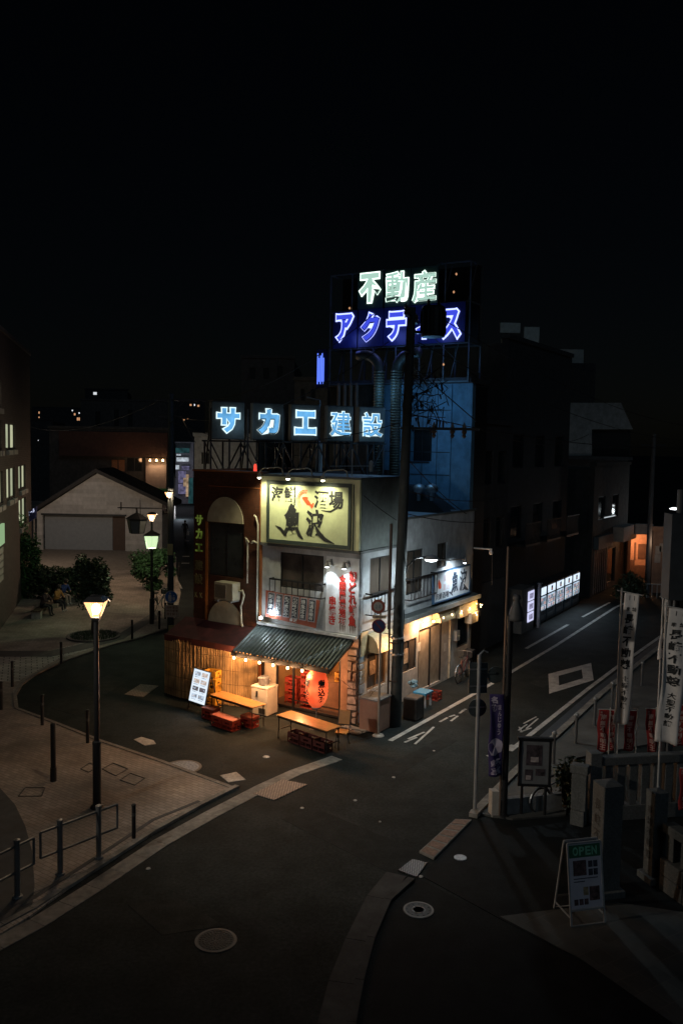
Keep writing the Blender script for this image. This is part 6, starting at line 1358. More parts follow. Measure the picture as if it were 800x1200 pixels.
for i, (u0,u1,vt,Yd,mt,lab,wn) in enumerate([
  (100,150,457,150,dk,'dark tower block with one white light far behind the garage',[(109,459,114,463,EM('far_white',(.9,.95,1),.8,False))]),
  (95,205,470,135,dk2,'long dark block with pale pillars beyond the brown-roofed house',[(112,482,118,500),(134,480,140,500),(150,480,156,500)]),
  (18,62,492,120,dk,'dark low block behind the office building corner',[(44,515,46,517,EM('far_dot',(.9,.95,1),1.0,False))]),
  (38,98,478,260,dk,'distant dark block with tiny orange window lights in a column',[(45,474+8,47,477+8,EM('far_orange',(1,.5,.25),.6,False)),(45,488,47,490,EM('far_orange',0,0)),(45,494,47,496,EM('far_orange',0,0)),(84,480,86,482,EM('far_dot',0,0)),(86.5,478+6,89,487,EM('far_orange',0,0)),(90,489,94,493,EM('far_orange',0,0)),(92,483,94,485,EM('far_dot',0,0))]),
  (205,240,469,180,dk,'distant dark block at the end of the lane with orange lights on its roof',[(222,469+4,225,476,EM('far_orange',0,0)),(227,473,229,476,EM('far_dot',0,0)),(231,474,234,477,EM('far_orange',0,0)),(214,491,217,493,EM('far_orange',0,0)),(219,490,221,492,EM('far_orange',0,0))]),
  (283,345,420,75,dk,'tall dark apartment block rising behind the sign row, left one',[(292,430,300,445),(308,430,316,445),(324,428,332,443)]),
  (345,384,446,60,dk2,'dark block with pipes behind the sign row beside the neon building',[(352,455,358,470),(364,455,370,470)])]):
    block('apartment_block', u0, u1, vt, Yd, 14, mt, lab, wins=wn)
# left wall of the lane & bright signs at its end
block('lane_house', 228, 300, 512, 60, 20, M('pale_render', (.30,.32,.33), .8, dirt=.3), 'pale rendered house seen under the first rooftop letter box', wins=[(236,530,246,544)])
t, w_, zt_ = block('lane_shop', 206, 227, 520, 120, 12, M('grey_render', (.25,.25,.27), .8, dirt=.3), 'narrow shop front crowded with lit signs at the end of the lane')
sgm = [EM('lane_sign_a', (.45,.42,.75), .2, False, var=.6, scale=2), EM('lane_sign_b', (.95,.65,.40), .30, False, var=.6, scale=2), EM('lane_sign_c', (.8,.9,1), .5, False, var=.5, scale=2), EM('lane_sign_d', (.15,.5,.55), .08, False, var=.5, scale=2)]
rng = random.Random(8)
for k, (u0,v0,u1,v1,mi) in enumerate([(209,552,218,566,0),(209,567,218,579,0),(218,556,221,582,1),(207,536,221,541,2),(206,545,210,550,2),(213,546,222,551,0),(206,525,222,531,3),(215,560,218,570,1),(207,532,212,534,2),(221,560,226,590,3)]):
    a = D(u0,v0,119.4-.12*k); b = D(u1,v1,119.4-.12*k); mb = MB(); mb.box(a.x-t.location.x, b.x-t.location.x, -.6-.12*k, -.5-.12*k, b.z, a.z); mb.build('lit_sign', sgm[mi], t)
light('POINT', 'lane_light', D(213,560,112), 260, (.9,.85,1), .3); light('POINT', 'lane_light', D(212,600,95), 160, (.75,.85,1), .3)
block('lane_wall_house', 170, 205, 560, 95, 20, M('beige_render', (.35,.30,.26), .8, dirt=.3), 'beige house on the left of the lane behind the lantern posts', wins=[(186,585,192,600)])
# ================================================================== ROOFTOP LETTER SIGN (five boxes)
S0 = D(248,492,30.3); sd = V((2.27,1,0)).normalized(); S0z = 8.66
rzs = math.atan2(sd.y, sd.x); rs_ = thing('rooftop_letter_sign', V((S0.x,S0.y,7.15)), rzs, 'row of five dark boxes with glowing blue characters on a truss above the roof', 'rooftop sign')
sb = M('letter_box', (.10,.115,.115), .55, dirt=.3); lb_b = EM('letter_edge', (.70,.92,1), 1.35, True); lb_f = EM('letter_blue', (.16,.50,.92), .85, False, var=.25, scale=3)
S0P = V((S0.x,S0.y,0))
def fs_(u, v): d = ray(u, v); nn = V((sd.y,-sd.x,0)); t = (S0P-EYE).dot(nn)/d.dot(nn); q = EYE+d*t; return ((q-S0P).dot(sd), q.z-7.15)
cols = [(248,286.5),(296.5,332),(341.5,373.5),(384,413.5),(421,451)]
for (ua, ub), ch in zip(cols, 'サカエ建設'):
    x0_ = fs_(ua,495)[0]; x1_ = fs_(ub,495)[0]; zb_, zt_ = 8.66-7.15, 10.0-7.15
    mb = MB(); mb.box(x0_,x1_,-.0,.35,zb_,zt_); mb.box(x0_-.0,x1_,.0,.0,zb_,zt_) if 0 else None; bo_ = mb.build('letter_box', sb, rs_, bevel=.02)
    mb = MB(); mb.box(x0_,x1_,-.02,-.003,zb_,zb_+.03); mb.box(x0_,x1_,-.02,-.003,zt_-.03,zt_); mb.build('rim', darkm, bo_)
    cw_ = .88; cx = (x0_+x1_)/2-(.0)
    big = ch in '建設'
    mb = MB(); text(mb, ch, (cx-cw_/2,-.004,(zb_+zt_)/2+cw_/2*1.08), X, Z, cw_, cw_*1.08, False, .036 if big else .085, .04, fill=1.0, tight=True); mb.build('letter_edge', lb_b, bo_)
    mb = MB(); text(mb, ch, (cx-cw_/2,-.03,(zb_+zt_)/2+cw_/2*1.08), X, Z, cw_, cw_*1.08, False, .010 if big else .045, .025, fill=1.0, tight=True, fit=.036 if big else .085); mb.build('letter', lb_f, bo_)
Lr = fs_(451,495)[0]
mb = MB()
for y in (.1,.95):
    mb.bar((-.1,y,.05),(Lr+.1,y,.05),.07); mb.bar((-.1,y,1.45),(Lr+.1,y,1.45),.06)
    n = 10
    for k in range(n+1): x = Lr*k/n; mb.bar((x,y,.05),(x,y,1.45 if y > .5 else 2.6),.06)
    for k in range(n): x = Lr*k/n; x2 = Lr*(k+1)/n; mb.bar((x,y,.05 if k % 2 else 1.4),(x2,y,1.4 if k % 2 else .05),.05)
for k in range(6): x = Lr*k/5; mb.bar((x,.1,2.4),(x,.95,.1),.05)
mb.build('truss', M('rusty_truss', (.035,.03,.03), .6, var=.5), rs_)
for x in (1.0,3.4,5.8): light('POINT', 'letter_glow', V((S0.x,S0.y,0))+sd*x+V((sd.y,-sd.x,0))*.45+Z*9.2, 5, (.45,.75,1), .3)
# odds and ends on the roof
af = thing('antenna', W(-1.1,1.2,7.5), 0, 'small white rooftop aerial and pipe behind the gooseneck lamps', 'antenna')
mb = MB(); mb.tube([(0,0,-.4),(0,0,.9)], .02, 6); mb.tube([(-.7,0,.35),(.7,0,.38)], .014, 5)
for k in range(7): mb.tube([(-.6+k*.2,-.15,.36),(-.6+k*.2,.15,.36)], .008, 4)
mb.lathe((.6,0,.2), [(.06,0),(.07,.3),(.02,.36)], 8); mb.build('mast', white, af)
fl = thing('roof_red_lamp', W(-5.0,1.2,7.2), 0, 'small red light on the roof under the first letter boxes', 'lamp'); mb = MB(); mb.tube([(0,0,-.1),(0,0,.3)], .03, 6); mb.build('post', darkm, fl); mb = MB(); mb.lathe((0,0,.3), [(.05,0),(.06,.1),(.05,.3),(.01,.34)], 10); mb.build('lens', EM('red_lens', (1,.08,.05), 1.2, False), fl)
tk = thing('roof_tank', V((D(374,500,32.5).x,32.5,7.2)), 0, 'white cylindrical tank on the roof behind the truss', 'tank'); mb = MB(); mb.lathe((0,0,0), [(.13,0),(.13,1.35),(.1,1.42),(.02,1.46)], 16); mb.build('tank_body', white, tk); mb = MB(); mb.tube([(0,0,1.42),(0,0,3.0),(-.5,0,3.1)], .04, 6); mb.build('pipe', steel, tk)
# ================================================================== NEON BUILDING
YN = 8.75
nb_ = thing('neon_building', W(-.42,YN), -YA, 'tall narrow building with a bluish wall behind the restaurant carrying the neon sign', 'building')
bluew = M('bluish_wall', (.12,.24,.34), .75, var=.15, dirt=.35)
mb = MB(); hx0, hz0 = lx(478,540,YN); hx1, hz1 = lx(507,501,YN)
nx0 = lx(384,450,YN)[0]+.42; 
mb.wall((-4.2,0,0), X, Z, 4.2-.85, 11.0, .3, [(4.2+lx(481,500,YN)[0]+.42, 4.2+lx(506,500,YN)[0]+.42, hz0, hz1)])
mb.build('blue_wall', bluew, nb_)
mb = MB(); mb.box(-.85,0,.05,.35,0,11.0); mb.build('pilaster', bluew, nb_); mb = MB(); mb.box(-4.2,.0-.003,.353,1.5,0,10.9); mb.build('side_wall', black, nb_)
mb = MB(); mb.wall((nx0,.2,0), X, Z, -4.2-nx0-.003, 11.0, .3, [(.4,1.4,7.5,9.4)]); mb.box(nx0,-4.21,.55,1.5,0,10.95); mb.box(nx0,.1,-.35,1.5,11.003,11.2); mb.build('dark_wall', dk, nb_)
mb = MB()
for z in (8.3,9.95,7.4): mb.box(-4.18,-.87,-.015,-.003,z,z+.03)
for x in (-3.3,-2.1,-1.45): mb.box(x,x+.02,-.015,-.003,6.2,10.98)
mb.build('panel_joint', darkm, nb_)
mb = MB(); mb.box(-4.1+.9,-1.75,-.02,.1,hz0-.08,hz0-.005); mb.build('window_sill', darkm, nb_)
mb = MB(); mb.prism([(-3.7,-1.2,5.95),(-.3,-1.2,5.95),(-1.9,-1.2,7.0),(-3.4,-1.2,7.0)], Y, 1.15); mb.build('lower_roof', M('dark_roof'), nb_)
for k, u in enumerate((491,506)): q = lx(u,573,YN-1.3); t = thing('roof_vent', W(q[0],YN-1.3,q[1]-.45), 0, ['left','right'][k]+' of the two round steel roof vents at the foot of the bluish wall', 'vent', 'roof vents'); mb = MB(); mb.lathe((0,0,0), [(.08,0),(.08,.3),(.2,.34),(.24,.48),(.18,.6),(.02,.66)], 14); mb.build('vent_body', steel, t, smooth=True)
# brown vertical pipes and flexible ducts
for k, u in enumerate((397,404,411,418)):
    x = lx(u,500,YN-.3)[0]; mb = MB(); mb.tube([(0,0,0),(0,0,5.0)], .07, 8); tag(mb.build('riser_pipe', M('tan_pipe', (.24,.16,.10), .6, dirt=.3), loc=W(x,YN-.35,6.1)), ['first (leftmost)','second','third','fourth (rightmost)'][k]+' of the tan riser pipes on the neon building', 'pipe', 'riser pipes')
for k, (u, s, xe) in enumerate(((443,-1,0),(463,1,0))):
    x = lx(u,500,YN-1.2)[0]; t = thing('flexible_duct', W(x,YN-1.2,6.6), -YA, ['ribbed duct bending left under the blue neon','ribbed duct bending right under the blue neon'][k], 'duct', 'ribbed ducts')
    pts = [(0,0,0),(0,0,4.9)]+[(s*.75*(1-cos(a)),0,4.9+.62*sin(a)) for a in [pi*.1*j for j in range(1,6)]]+[(s*1.0,0,5.50)]
    mb = MB(); mb.tube(pts, .20, 14); mb.build('duct', M('duct_steel', (.05,.048,.042), .5, .4, dirt=.3), t, smooth=True); mb = MB()
    for j in range(46): mb.lathe((-s*.0,0,.08+j*.105), [(.205,0),(.232,.03),(.205,.06)], 14)
    mb.build('rib', M('duct_rib', (.10,.08,.05), .45, .4, dirt=.3), t)
# neon sign frame
ns = thing('neon_sign', W(-6.75,YN-.5,11.2), -YA, 'large rooftop neon sign, white-green characters over glowing blue ones on a steel grid', 'neon sign')
def q_(u, v, y=YN-.5): a = lx(u, v, y); return (a[0]+6.75, a[1]-11.2)
wN = 6.32; hN = 4.35
gm = M('grid_steel', (.11,.13,.14), .5, .4)
mb = MB()
for k in range(7): x = wN*k/6; mb.bar((x,.12,-.2),(x,.12,hN),.05); 
for z in (-.15,1.3,2.85,hN): mb.bar((0,.12,z),(wN,.12,z),.05)
for k in range(7): x = wN*k/6; mb.bar((x,1.2,-.2),(x,1.2,hN),.06)
for z in (1.3,2.85,hN): mb.bar((0,1.2,z),(wN,1.2,z),.05); mb.bar((0,.12,z),(0,1.2,z),.05); mb.bar((wN,.12,z),(wN,1.2,z),.05)
for k in range(6): mb.bar((wN*k/6,.66,-.2),(wN*(k+1)/6,.66,hN),.035)
mb.build('steel_grid', gm, ns)
mb = MB(); mb.box(.02,wN-.02,1.0,1.1,1.3,hN); mb.build('backing_sheet', black, ns)
pg_ = M('green_panel', (.02,.05,.045), .5); pb_ = M('blue_panel', (.012,.02,.09), .4)
wgl = EM('neon_white_edge', (.80,1,.88), 2.2, True); wgi = EM('neon_white', (.50,.78,.66), .85, False)
bgl = EM('neon_blue_edge', (.36,.42,1), 2.4, True); bgi = EM('neon_blue', (.055,.085,.85), .9, False)
for k, ch in enumerate('不動産'):
    uc = (433.5,465.5,497)[k]; xc_, zc_ = q_(uc, 336.5-2*k*0+ (1-k)*1.0); s_ = 1.04
    mb = MB(); mb.box(xc_-.585,xc_+.585,.0,.06,2.86,4.30); po_ = mb.build('letter_panel', pg_, ns)
    mb = MB(); text(mb, ch, (xc_-s_/2,-.004,zc_+.62), X, Z, s_, 1.24, False, .036 if k else .085, .04, fill=1, tight=True); mb.build('letter_edge', wgl, po_)
    mb = MB(); text(mb, ch, (xc_-s_/2,-.03,zc_+.62), X, Z, s_, 1.24, False, .010 if k else .045, .026, fill=1, tight=True, fit=.036 if k else .085); mb.build('letter', wgi, po_)
for k, ch in enumerate('アクティス'):
    uc = (404,434,464.5,496,528)[k]; vc = (384,383,382,381.5,380)[k]; xc_, zc_ = q_(uc, vc); s_ = .92 if ch != 'ィ' else .66; h_ = 1.22 if ch != 'ィ' else .85
    mb = MB(); mb.box(xc_-.585,xc_+.585,.0,.06,1.33,2.84); po_ = mb.build('letter_panel', pb_, ns)
    if ch == 'ィ': zc_ -= .12
    mb = MB(); text(mb, ch, (xc_-s_/2,-.004,zc_+h_/2), X, Z, s_, h_, False, .085, .04, fill=1, tight=True); mb.build('letter_edge', bgl, po_)
    mb = MB(); text(mb, ch, (xc_-s_/2,-.03,zc_+h_/2), X, Z, s_, h_, False, .035, .026, fill=1, tight=True, fit=.085); mb.build('letter', bgi, po_)
mb = MB()
for (u, v, m_) in ((534,321,0),(531,342,0),(519,427,0),(409,361,0)): a = q_(u, v); mb.lathe((a[0],.03,a[1]), [(.01,-.05),(.045,0),(.01,.05)], 8)
mb.build('maintenance_lamp', EM('dull_orange', (1,.5,.25), .6, False), ns)
for x in (1.2,3.2,5.2): light('POINT', 'neon_glow', W(-6.75+x,YN-1.1,12.9), 16, (.16,.24,1), .3)
for x in (-3.4,-1.6): light('POINT', 'neon_spill', W(x,YN-1.9,10.6), 46, (.14,.42,.80), .4)
light('POINT', 'neon_spill_low', W(-1.5,YN-1.9,8.2), 20, (.14,.42,.80), .4)
# blue vertical neon on the left side
q2 = lx(376,432,YN-.2); t = thing('side_neon', W(q2[0],YN-.2,q2[1]-.65), -YA, 'small blue neon panel projecting from the left side of the neon building', 'neon sign'); mb = MB(); mb.box(-.24,.24,0,.15,-.15,1.45); mb.build('panel', pb_, t); mb = MB()
for k in range(5): mb.box(-.18+k*.075,-.14+k*.075,-.03,-.003,.0+.1*(k % 2),1.3-.1*((k*2) % 3))
mb.build('neon_tube', EM('side_blue', (.12,.22,1), 1.3, True), t)
# ================================================================== VENDING MACHINES (right side street)
V0 = V((9.45,40.6,0)); V1 = V((13.2,46.8,0)); vd = (V1-V0); Lv = vd.length; vd = vd/Lv; rv_ = math.atan2(vd.y, vd.x)   # local x along the row, front faces -y local (towards the road)
wv = Lv/5
drk = M('machine_blue', (.03,.045,.06), .4, var=.2)
vlit = [EM('vend_top_a', (.72,.85,1), 1.1, True, var=.15, scale=5), EM('vend_bot_a', (.62,.80,1), .75, True, var=.5, scale=3)]
vpic = [EM('vend_pic_red', (.8,.25,.12), .5, False), EM('vend_pic_dark', (.03,.05,.08), .3, False), EM('vend_pic_tan', (.8,.65,.45), .6, False), EM('vend_pic_pink', (.7,.5,.6), .7, False)]
rng = random.Random(21)
for k in range(5):
    t = thing('vending_machine', V0+vd*(wv*k), rv_, ['first','second','third','fourth','fifth and furthest'][k]+' lit vending machine in the roadside row, counted from the white post', 'vending machine', 'vending machines along the street')
    mb = MB(); mb.box(.05,wv-.05,.0,.75,.08,1.86); mb.build('cabinet', drk, t, bevel=.02); mb = MB(); mb.box(.1,wv-.1,.05,.7,0,.079); mb.build('base', black, t)
    mb = MB(); mb.box(.16,wv-.16,-.025,-.003,1.42,1.78); mb.build('header_panel', vlit[0], t)
    mb = MB(); mb.box(.16,wv-.16,-.022,-.003,.66,1.34); mb.build('display_window', vlit[1], t)
    mb = MB()
    if k: mb.box(wv*.42,wv*.58,-.032,-.026,1.48,1.72, 1); mb.box(wv*.46,wv*.54,-.038,-.033,1.52,1.60, 0)
    for r in range(3):
        for j in range(7):
            x = .2+j*(wv-.46)/6.4; mb.box(x,x+.07,-.034,-.0225,.72+r*.21,.86+r*.21, rng.choice((0,1,2,3,1)))
        mb.box(.17,wv-.17,-.034,-.0225,.675+r*.21,.70+r*.21,1)
    mb.build('cans', vpic, t)
    mb = MB(); mb.box(.2,wv-.4,-.02,-.003,.22,.42); mb.box(wv-.34,wv-.2,-.02,-.003,.25,.58); mb.build('delivery_slot', M('slot_grey', (.12,.13,.14), .4), t)
light('AREA', 'vending_glow', V0+vd*(Lv/2)+V((vd.y,-vd.x,0))*.15+Z*1.2, 60, (.65,.82,1), .1, target=V0+vd*(Lv/2)+V((vd.y,-vd.x,0))*3+Z*.3)
bpy.data.lights['vending_glow'].shape = 'RECTANGLE'; bpy.data.lights['vending_glow'].size = 6.5; bpy.data.lights['vending_glow'].size_y = .9
wp = thing('white_post', V0-vd*.16+V((vd.y,-vd.x,0))*.15, rv_, 'pale upright post at the near end of the vending machines', 'post'); mb = MB(); mb.box(-.10,.10,-.06,.06,0,2.1); mb.build('shaft', M('pale_post', (.30,.33,.36), .6), wp); mb = MB(); mb.box(-.13,.13,-.09,.09,2.103,2.16); mb.build('cap', M('pale_post'), wp)
ntc = thing('lit_poster_case', V0-vd*1.75, rv_, 'tall case with three glowing white notices left of the vending machines', 'poster case')
mb = MB(); mb.box(-.35,1.35,.02,.8,0,2.05); mb.build('case', M('case_grey', (.20,.19,.18), .7, dirt=.3), ntc)
for k in range(3): mb = MB(); mb.box(.42,1.22,-.02,.018,.42+.5*k,.86+.5*k); po_ = mb.build('notice', EM('notice_lit', (.68,.70,1), .95, True), ntc); mb = MB(); mb.box(.55,1.08,-.028,-.021,.52+.5*k,.76+.5*k); mb.build('print', EM('notice_print', (.40,.38,.60), .6, False, var=.5, scale=8), po_)
# ================================================================== RIGHT-HAND BUILDINGS
shutm = M('ribbed_shutter', (.06,.065,.07), .6, var=.2, bump=.8, kind=('wave','X',2.2))
def sblock(name, y0, y1, x, h, depth, mat, label, holes=(), wmat=None, extra=None):
    """building along the side street; its street wall lies on local x = const, from y0 to y1"""
    t = thing(name, W(x,y0), -YA, label, 'building'); L = y1-y0
    mb = MB(); mb.wall((0,0,0), Y, Z, L, h, .3, holes); mb.box(-depth,-.31,.0,L-.01,0,h-.2); mb.build('wall', mat, t)
    for a, b, c, d in holes:
        f = MB(); f.box(-.15,-.05,a,a+.06,c,d); f.box(-.15,-.05,b-.06,b,c,d); f.box(-.15,-.05,a+.06,b-.06,d-.06,d); f.box(-.15,-.05,a+.06,b-.06,c,c+.06); o = f.build('window', darkm, t)
        g = MB(); g.box(-.13,-.11,a+.06,b-.06,c+.06,d-.06); g.build('pane', wmat or glass, o)
    mb = MB(); mb.box(-.3,.1,-.05,L,h+.003,h+.2); mb.build('parapet', mat, t)
    return t
t = sblock('shuttered_house', 10.3, 13.6, -.75, 9.5, 7, dk, 'dark house with a ribbed shutter between the restaurant and the vending machines', [(.5,1.5,4.2,5.6),(2.1,3.0,4.2,5.6),(.5,1.5,7,8.4),(2.1,3.0,7,8.4)])
mb = MB(); mb.box(.003,.06,.3,3.1,.05,2.9); mb.build('shutter', shutm, t)
t = sblock('tall_dark_house', 15.2, 24.5, -1.6, 13.5, 9, M('dark_tile', (.045,.05,.055), .7, var=.25, dirt=.3), 'tall dark building standing behind the vending machines', [(1,2.4,4.2,5.8),(4,5.4,4.2,5.8),(7,8.4,4.2,5.8),(1,2.4,7.6,9.2),(4,5.4,7.6,9.2),(7,8.4,7.6,9.2)])
mb = MB()
for k in range(3): mb.box(.003,.9,.7+k*3,2.7+k*3,3.95,4.05); [mb.box(.86,.9,.7+k*3+j*.2,.73+k*3+j*.2,4.05,5.0) for j in range(10)]; mb.box(.85,.91,.7+k*3,2.7+k*3,5.0,5.05)
mb.build('balcony', darkm, t)
gm_ = M('pale_gable_wall', (.26,.29,.30), .8, dirt=.35)
# house with pale gable further along
Yb = 62
a, b = D(658,535,Yb), D(742,535,Yb); t = thing('gabled_house', V((a.x,Yb,0)), 0, 'pale house front with a sloping right roof edge high on the right', 'house'); k = lambda u, v: V((D(u,v,Yb).x-a.x, 0, D(u,v,Yb).z))
mb = MB(); mb.prism([k(658,534),k(693,534),k(693,503),k(741,503),k(727,472),k(658,472)], Y, .4); mb.build('gable_wall', gm_, t); mb = MB(); q = k(741,503); mb.box(0.02,q.x-.1,.45,8,0,k(658,534).z-.1); mb.box(.02,k(693,534).x-.05,.45,6,k(658,534).z-.1,k(658,472).z-.3); mb.build('body', dk, t)
mb = MB(); mb.prism([k(692,534),k(740,534),k(740,504),k(692,504)], Y, .1); o = mb.build('window', glass, t); o.location.y = .35; mb = MB(); p = k(660,534); mb.box(0,k(741,503).x,-.2,.4,p.z-.25,p.z-.003); mb.build('ledge', darkm, t)
t, w_, zt_ = block('rooftop_tower', 588, 650, 422, 66, 9, dk2, 'tall dark tower with bluish penthouse panels right of the neon sign', wins=[(604,432,612,448),(628,440,640,462,M('bluish_glass', (.05,.08,.10), .3))])
for (u0,v0,u1,v1,mt,nm) in ((586,378,609,390,M('pale_blue_panel', (.42,.52,.56), .6),'roof_panel'),(588,397,613,407,M('pale_panel', (.75,.75,.72), .6),'roof_panel'),(614,383,631,405,M('pale_blue_panel'),'roof_panel')):
    p, q = D(u0,v0,65.7), D(u1,v1,65.7); mb = MB(); mb.box(p.x-t.location.x, q.x-t.location.x, -.3, .0, q.z, p.z); mb.build(nm, mt, t)
mb = MB()
for u in (590,608,622): p = D(u,405,66.2); mb.box(p.x-t.location.x-.08, p.x-t.location.x+.08, .2, .36, zt_+.0, p.z+1.6)
mb.build('roof_mast', darkm, t)
p, q = D(647,409,75), D(683,426,75); t = thing('roof_box', V((p.x,75,0)), 0, 'pale ribbed box room on a dark roof right of the tower', 'building'); mb = MB(); mb.box(0,q.x-p.x,0,4,q.z,p.z); mb.build('box_room', M('pale_ribbed', (.42,.44,.42), .7, bump=.6, kind=('wave','X',3)), t); mb = MB(); mb.box(-1,q.x-p.x+1,-.3,6,0,q.z-.003); mb.build('body', dk, t)
for k, (u, v, c) in enumerate(((591.5,596,(1,.75,.5)),(593,545,(.7,.8,.75)),(572,473,(.6,.65,.6)),(590,475,(.6,.65,.6)))):
    p = D(u,v,45); t = thing('wall_lamp', p, 0, ['small warm lamp on the dark house wall','faint greenish lamp higher on the dark wall','faint left lamp high on the dark wall beside the neon sign','faint right lamp high on the dark wall beside the neon sign'][k], 'lamp'); mb = MB(); mb.lathe((0,0,0), [(.01,-.06),(.09 if k == 0 else .05,-.02),(.09 if k == 0 else .05,.03),(.02,.06)], 10); mb.build('lens', EM('wall_dot%d' % k, c, 1.6 if k == 0 else .35, False), t); mb = MB(); mb.box(-.05,.05,0,.8,.06,.1); mb.build('bracket', darkm, t)
# further along: shops, the orange lit porch
t = sblock('corner_shops', 27.2, 35.0, -.9, 7.6, 7, dk2, 'dark two-storey shops beyond the vending machines with pale sign bands', [(.6,2.6,.3,2.5),(3.4,5.2,.3,2.5),(1,2.4,4.4,5.8),(4,5.4,4.4,5.8)])
mb = MB(); mb.box(.003,.3,.3,3.4,2.75,3.5); mb.build('sign_band', M('sign_band_grey', (.15,.17,.17), .7), t); mb = MB(); mb.box(.05,.7,4.2,7.4,2.9,3.8); mb.build('sign_band', M('pale_band', (.30,.33,.33), .7), t)
for k in range(7): mb = MB(); mb.box(.003,.05,.5+k*.42,.55+k*.42,.1,2.7); mb.build('mullion', steel, t)
# orange porch recess
q = G(700,690); Yp = 55
a, b = D(735,640,Yp), D(775,640,Yp); t = thing('lit_porch', V((a.x,Yp,0)), 0, 'recessed porch glowing orange between the dark shops down the street', 'building')
pw2 = b.x-a.x; zt_ = D(742,626,Yp).z; mb = MB(); mb.box(0,.2,0,2,0,zt_); mb.box(.21,pw2+4,2,2.2,0,zt_); mb.box(0,pw2+4,-.2,2.2,zt_+.003,zt_+.3); mb.build('porch_wall', M('peach_wall', (.50,.30,.20), .8, dirt=.2), t)
mb = MB(); mb.box(.3,pw2*.8,1.5,1.9,0,.9); mb.box(.5,.9,1.2,1.5,0,1.3); mb.box(pw2*.5,pw2*.55,1.95,1.998,1.2,2.4); mb.box(pw2*.62,pw2*.9,1.95,1.995,1.3,2.3); mb.build('furniture', M('brown_furn', (.12,.07,.05), .7), t)
light('POINT', 'porch_light', V((a.x+pw2*.35,Yp+.6,zt_-.35)), 150, (1,.50,.24), .15)
a = D(700,600,53); p, r = D(748,614,53), D(763,626,53); mb = MB(); mb.box(0,r.x-p.x+.3,0,.3,0,p.z-r.z); tag(mb.build('sign_band', M('pale_band'), loc=(p.x-.2,53,r.z)), 'pale blank fascia box above the orange porch', 'sign')
a = D(764,640,50.5); b = D(781,700,50.5); t, w_, zt_ = block('peach_building', 765, 800, 622, 51, 8, M('peach_wall2', (.30,.21,.16), .85, dirt=.2), 'peach walled building right of the porch with small posters')
mb = MB()
for (u,v) in ((768,640),(773,637),(767,650)): p = D(u,v,50.9); mb.box(p.x-t.location.x,p.x-t.location.x+.35,-.03,-.003,p.z-.5,p.z)
mb.build('poster', M('pale_plaque'), t)
light('POINT', 'peach_light', D(771,636,49.0), 22, (1,.62,.4), .2)
# pole right of the porch, street lamp far right
t = thing('street_pole', G(757,700), 0, 'mid-distance utility pole in front of the orange porch', 'utility pole'); mb = MB(); mb.lathe((0,0,0), [(.16,0),(.12,9.5)], 12); mb.build('pole', M('pole_pale', (.16,.16,.16), .7, dirt=.4), t); mb = MB(); mb.box(-.7,.7,-.04,.04,8.8,8.88); mb.build('crossarm', darkm, t)
t = thing('street_pole', D(609,700,44.5)*1, 0, 'thick dark utility pole standing before the tall dark building', 'utility pole'); t.location.z = 0; mb = MB(); mb.lathe((0,0,0), [(.40,0),(.33,13.5)], 14); mb.build('pole', M('pole_dim', (.07,.075,.075), .8, dirt=.4), t)
mb = MB(); mb.box(-1.2,1.2,-.05,.05,10.6,10.7); mb.box(-1.0,1.0,-.05,.05,9.9,9.98); mb.box(.24,.45,-.1,.1,4.2,6.4); mb.build('crossarm', darkm, t)
t = thing('banner_pole', G(780,935), 0, 'thick dark pole rising out of frame behind the wide white banner', 'pole'); mb = MB(); mb.tube([(0,0,0),(0,0,7.6)], [.10,.08], 12); mb.build('shaft', M('grey_pole', (.075,.08,.085), .6), t); mb = MB(); mb.lathe((0,0,0), [(.16,0),(.14,.08),(.1,.1)], 12); mb.build('base', darkm, t)
a = D(787,606,20); b = D(810,704,20); t = thing('transformer_cabinet', V((a.x,20,0)), 0, 'dark blank panel structure at the right edge above the wide banner', 'panel'); mb = MB(); mb.box(0,2.2,0,.5,b.z,D(787,640,20).z+.75); mb.build('panel', M('dark_panel', (.04,.045,.05), .7, dirt=.2), t); mb = MB(); mb.tube([(.15,.25,0),(.15,.25,b.z)], .06, 8); mb.tube([(2.0,.25,0),(2.0,.25,b.z)], .06, 8); mb.build('leg', darkm, t)
p = D(790,596,58); t = thing('street_lamp', V((p.x,58,0)), 0, 'white far street lamp at the right edge of the picture', 'street lamp'); mb = MB(); mb.tube([(1.2,0,0),(1.2,0,p.z+.2),(.3,0,p.z+.15)], .06, 8); mb.build('pole', darkm, t); mb = MB(); mb.lathe((0,0,p.z-.05), [(.01,-.05),(.32,0),(.34,.06),(.1,.12)], 14); mb.build('lamp_head', EM('far_lamp', (.9,.97,1), 3, False), t); light('POINT', 'far_street_light', p-Z*.4, 60, (.85,.95,1), .2)
p = D(789,638,50); t = thing('wall_lamp', p, 0, 'tiny white light below the far street lamp', 'lamp'); mb = MB(); mb.lathe((0,0,0), [(.01,-.07),(.08,0),(.01,.07)], 8); mb.build('lens', EM('far_dot',0,0), t); mb = MB(); mb.tube([(0,.1,-.1),(0,.1,-p.z)], .03, 6); mb.build('post', darkm, t)
p = D(712,606,48); t = thing('tube_lamp', p, radians(20), 'thin white fluorescent tube on the dark shop front', 'lamp'); mb = MB(); mb.bar((-.25,0,-.03),(.45,0,.08),.05); mb.build('tube', EM('tube_dim', (.85,.95,1), .55, False), t); mb = MB(); mb.box(-.3,.5,.04,.12,-.08,.14); mb.build('housing', darkm, t)
rp = thing('road_railing', G(745,700), -.2, 'short white railing beside the road in front of the porch', 'railing'); mb = MB()
for k in range(6): mb.bar((k*.28,0,0),(k*.28,0,.8),.04)
mb.bar((-.5,0,.82),(1.5,0,.82),.06); mb.build('rails', white, rp)
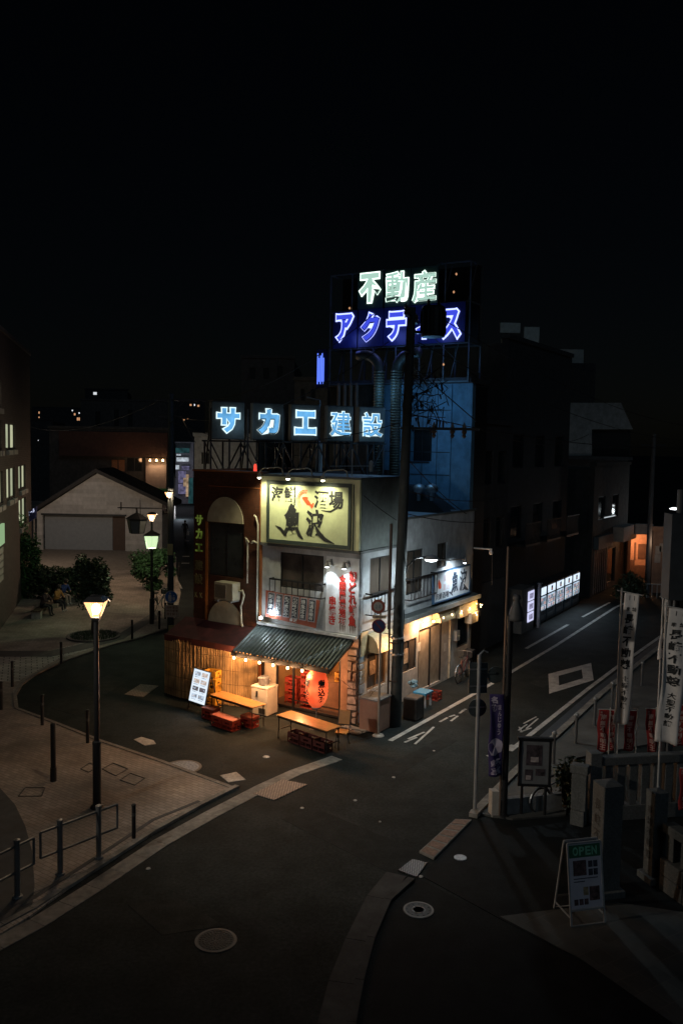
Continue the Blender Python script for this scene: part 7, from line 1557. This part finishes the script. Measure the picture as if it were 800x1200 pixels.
# ================================================================== OVERHEAD CABLES
def cable(a, b, sag, label, r=.014):
    a, b = V(a), V(b); mb = MB(); pts = []
    for k in range(17): t_ = k/16; pts.append((b-a)*t_ - Z*(sag*4*t_*(1-t_)))
    mb.tube(pts, r, 5); tag(mb.build('overhead_cable', rubber, loc=a), label, 'cable', 'overhead cables')
U = G(463,850)
cable(U+V((.9,0,12.4)), W(4,34,10.0), .8, 'cable from the top crossarm of the big pole running down the side street')
cable(U+V((.4,0,11.6)), W(3.6,34,9.2), .8, 'lower cable from the big pole running down the side street')
cable(U+V((-.9,0,12.4)), G(200,742)+Z*10.4, .9, 'cable from the big pole towards the lane pole')
cable(U+V((-.45,0,11.6)), G(200,742)+Z*9.7, 1.0, 'lower cable from the big pole towards the lane pole')
cable(U+V((2.2,0,9.1)), W(.2,22,9.3), .5, 'cable from the insulator arm to the dark tower')
cable(U+V((.2,0,7.2)), W(.1,12,6.6), .3, 'cable drooping across the dark shuttered house')
cable(U+V((.2,0,6.5)), W(.1,15,5.8), .4, 'lowest cable drooping past the side signboard')
cable(U+V((-.1,0,6.3)), W(-.3,.0,7.3), .05, 'short slack cable from the big pole to the signboard corner', .01)
cable(U+V((.45,1,12.4)), W(-5,30,11.5), .9, 'cable running from the big pole back past the neon sign')
cable(U+V((.15,0,8.2)), W(-.1,8.2,5.9), .15, 'service cable from the big pole to the far end of the side wall')
cable(U+V((.15,0,7.9)), W(-.1,2.6,7.3), .12, 'service cable from the big pole to the back of the signboard block')
cable(U+V((.15,0,9.5)), W(9,18,9.0), .6, 'cable from the big pole crossing over the side street')
cable(U+V((-.1,0,9.2)), W(-14,6,9.6), .8, 'cable from the big pole passing over the lower letter boxes')
cable(G(200,742)+V((-.6,0,10.3)), V((-22,60,9.5)), .7, 'cable from the lane pole over the garage')
cable(G(200,742)+V((.5,0,9.6)), V((-16,100,9.0)), .9, 'cable from the lane pole up the lane')
cable(G(200,742)+V((1.4,0,10.3)), W(-6.7,7,8.0), .5, 'cable from the lane pole to the brown tiled wing')
for o in bpy.data.objects:
    if o.type == 'LIGHT': pass
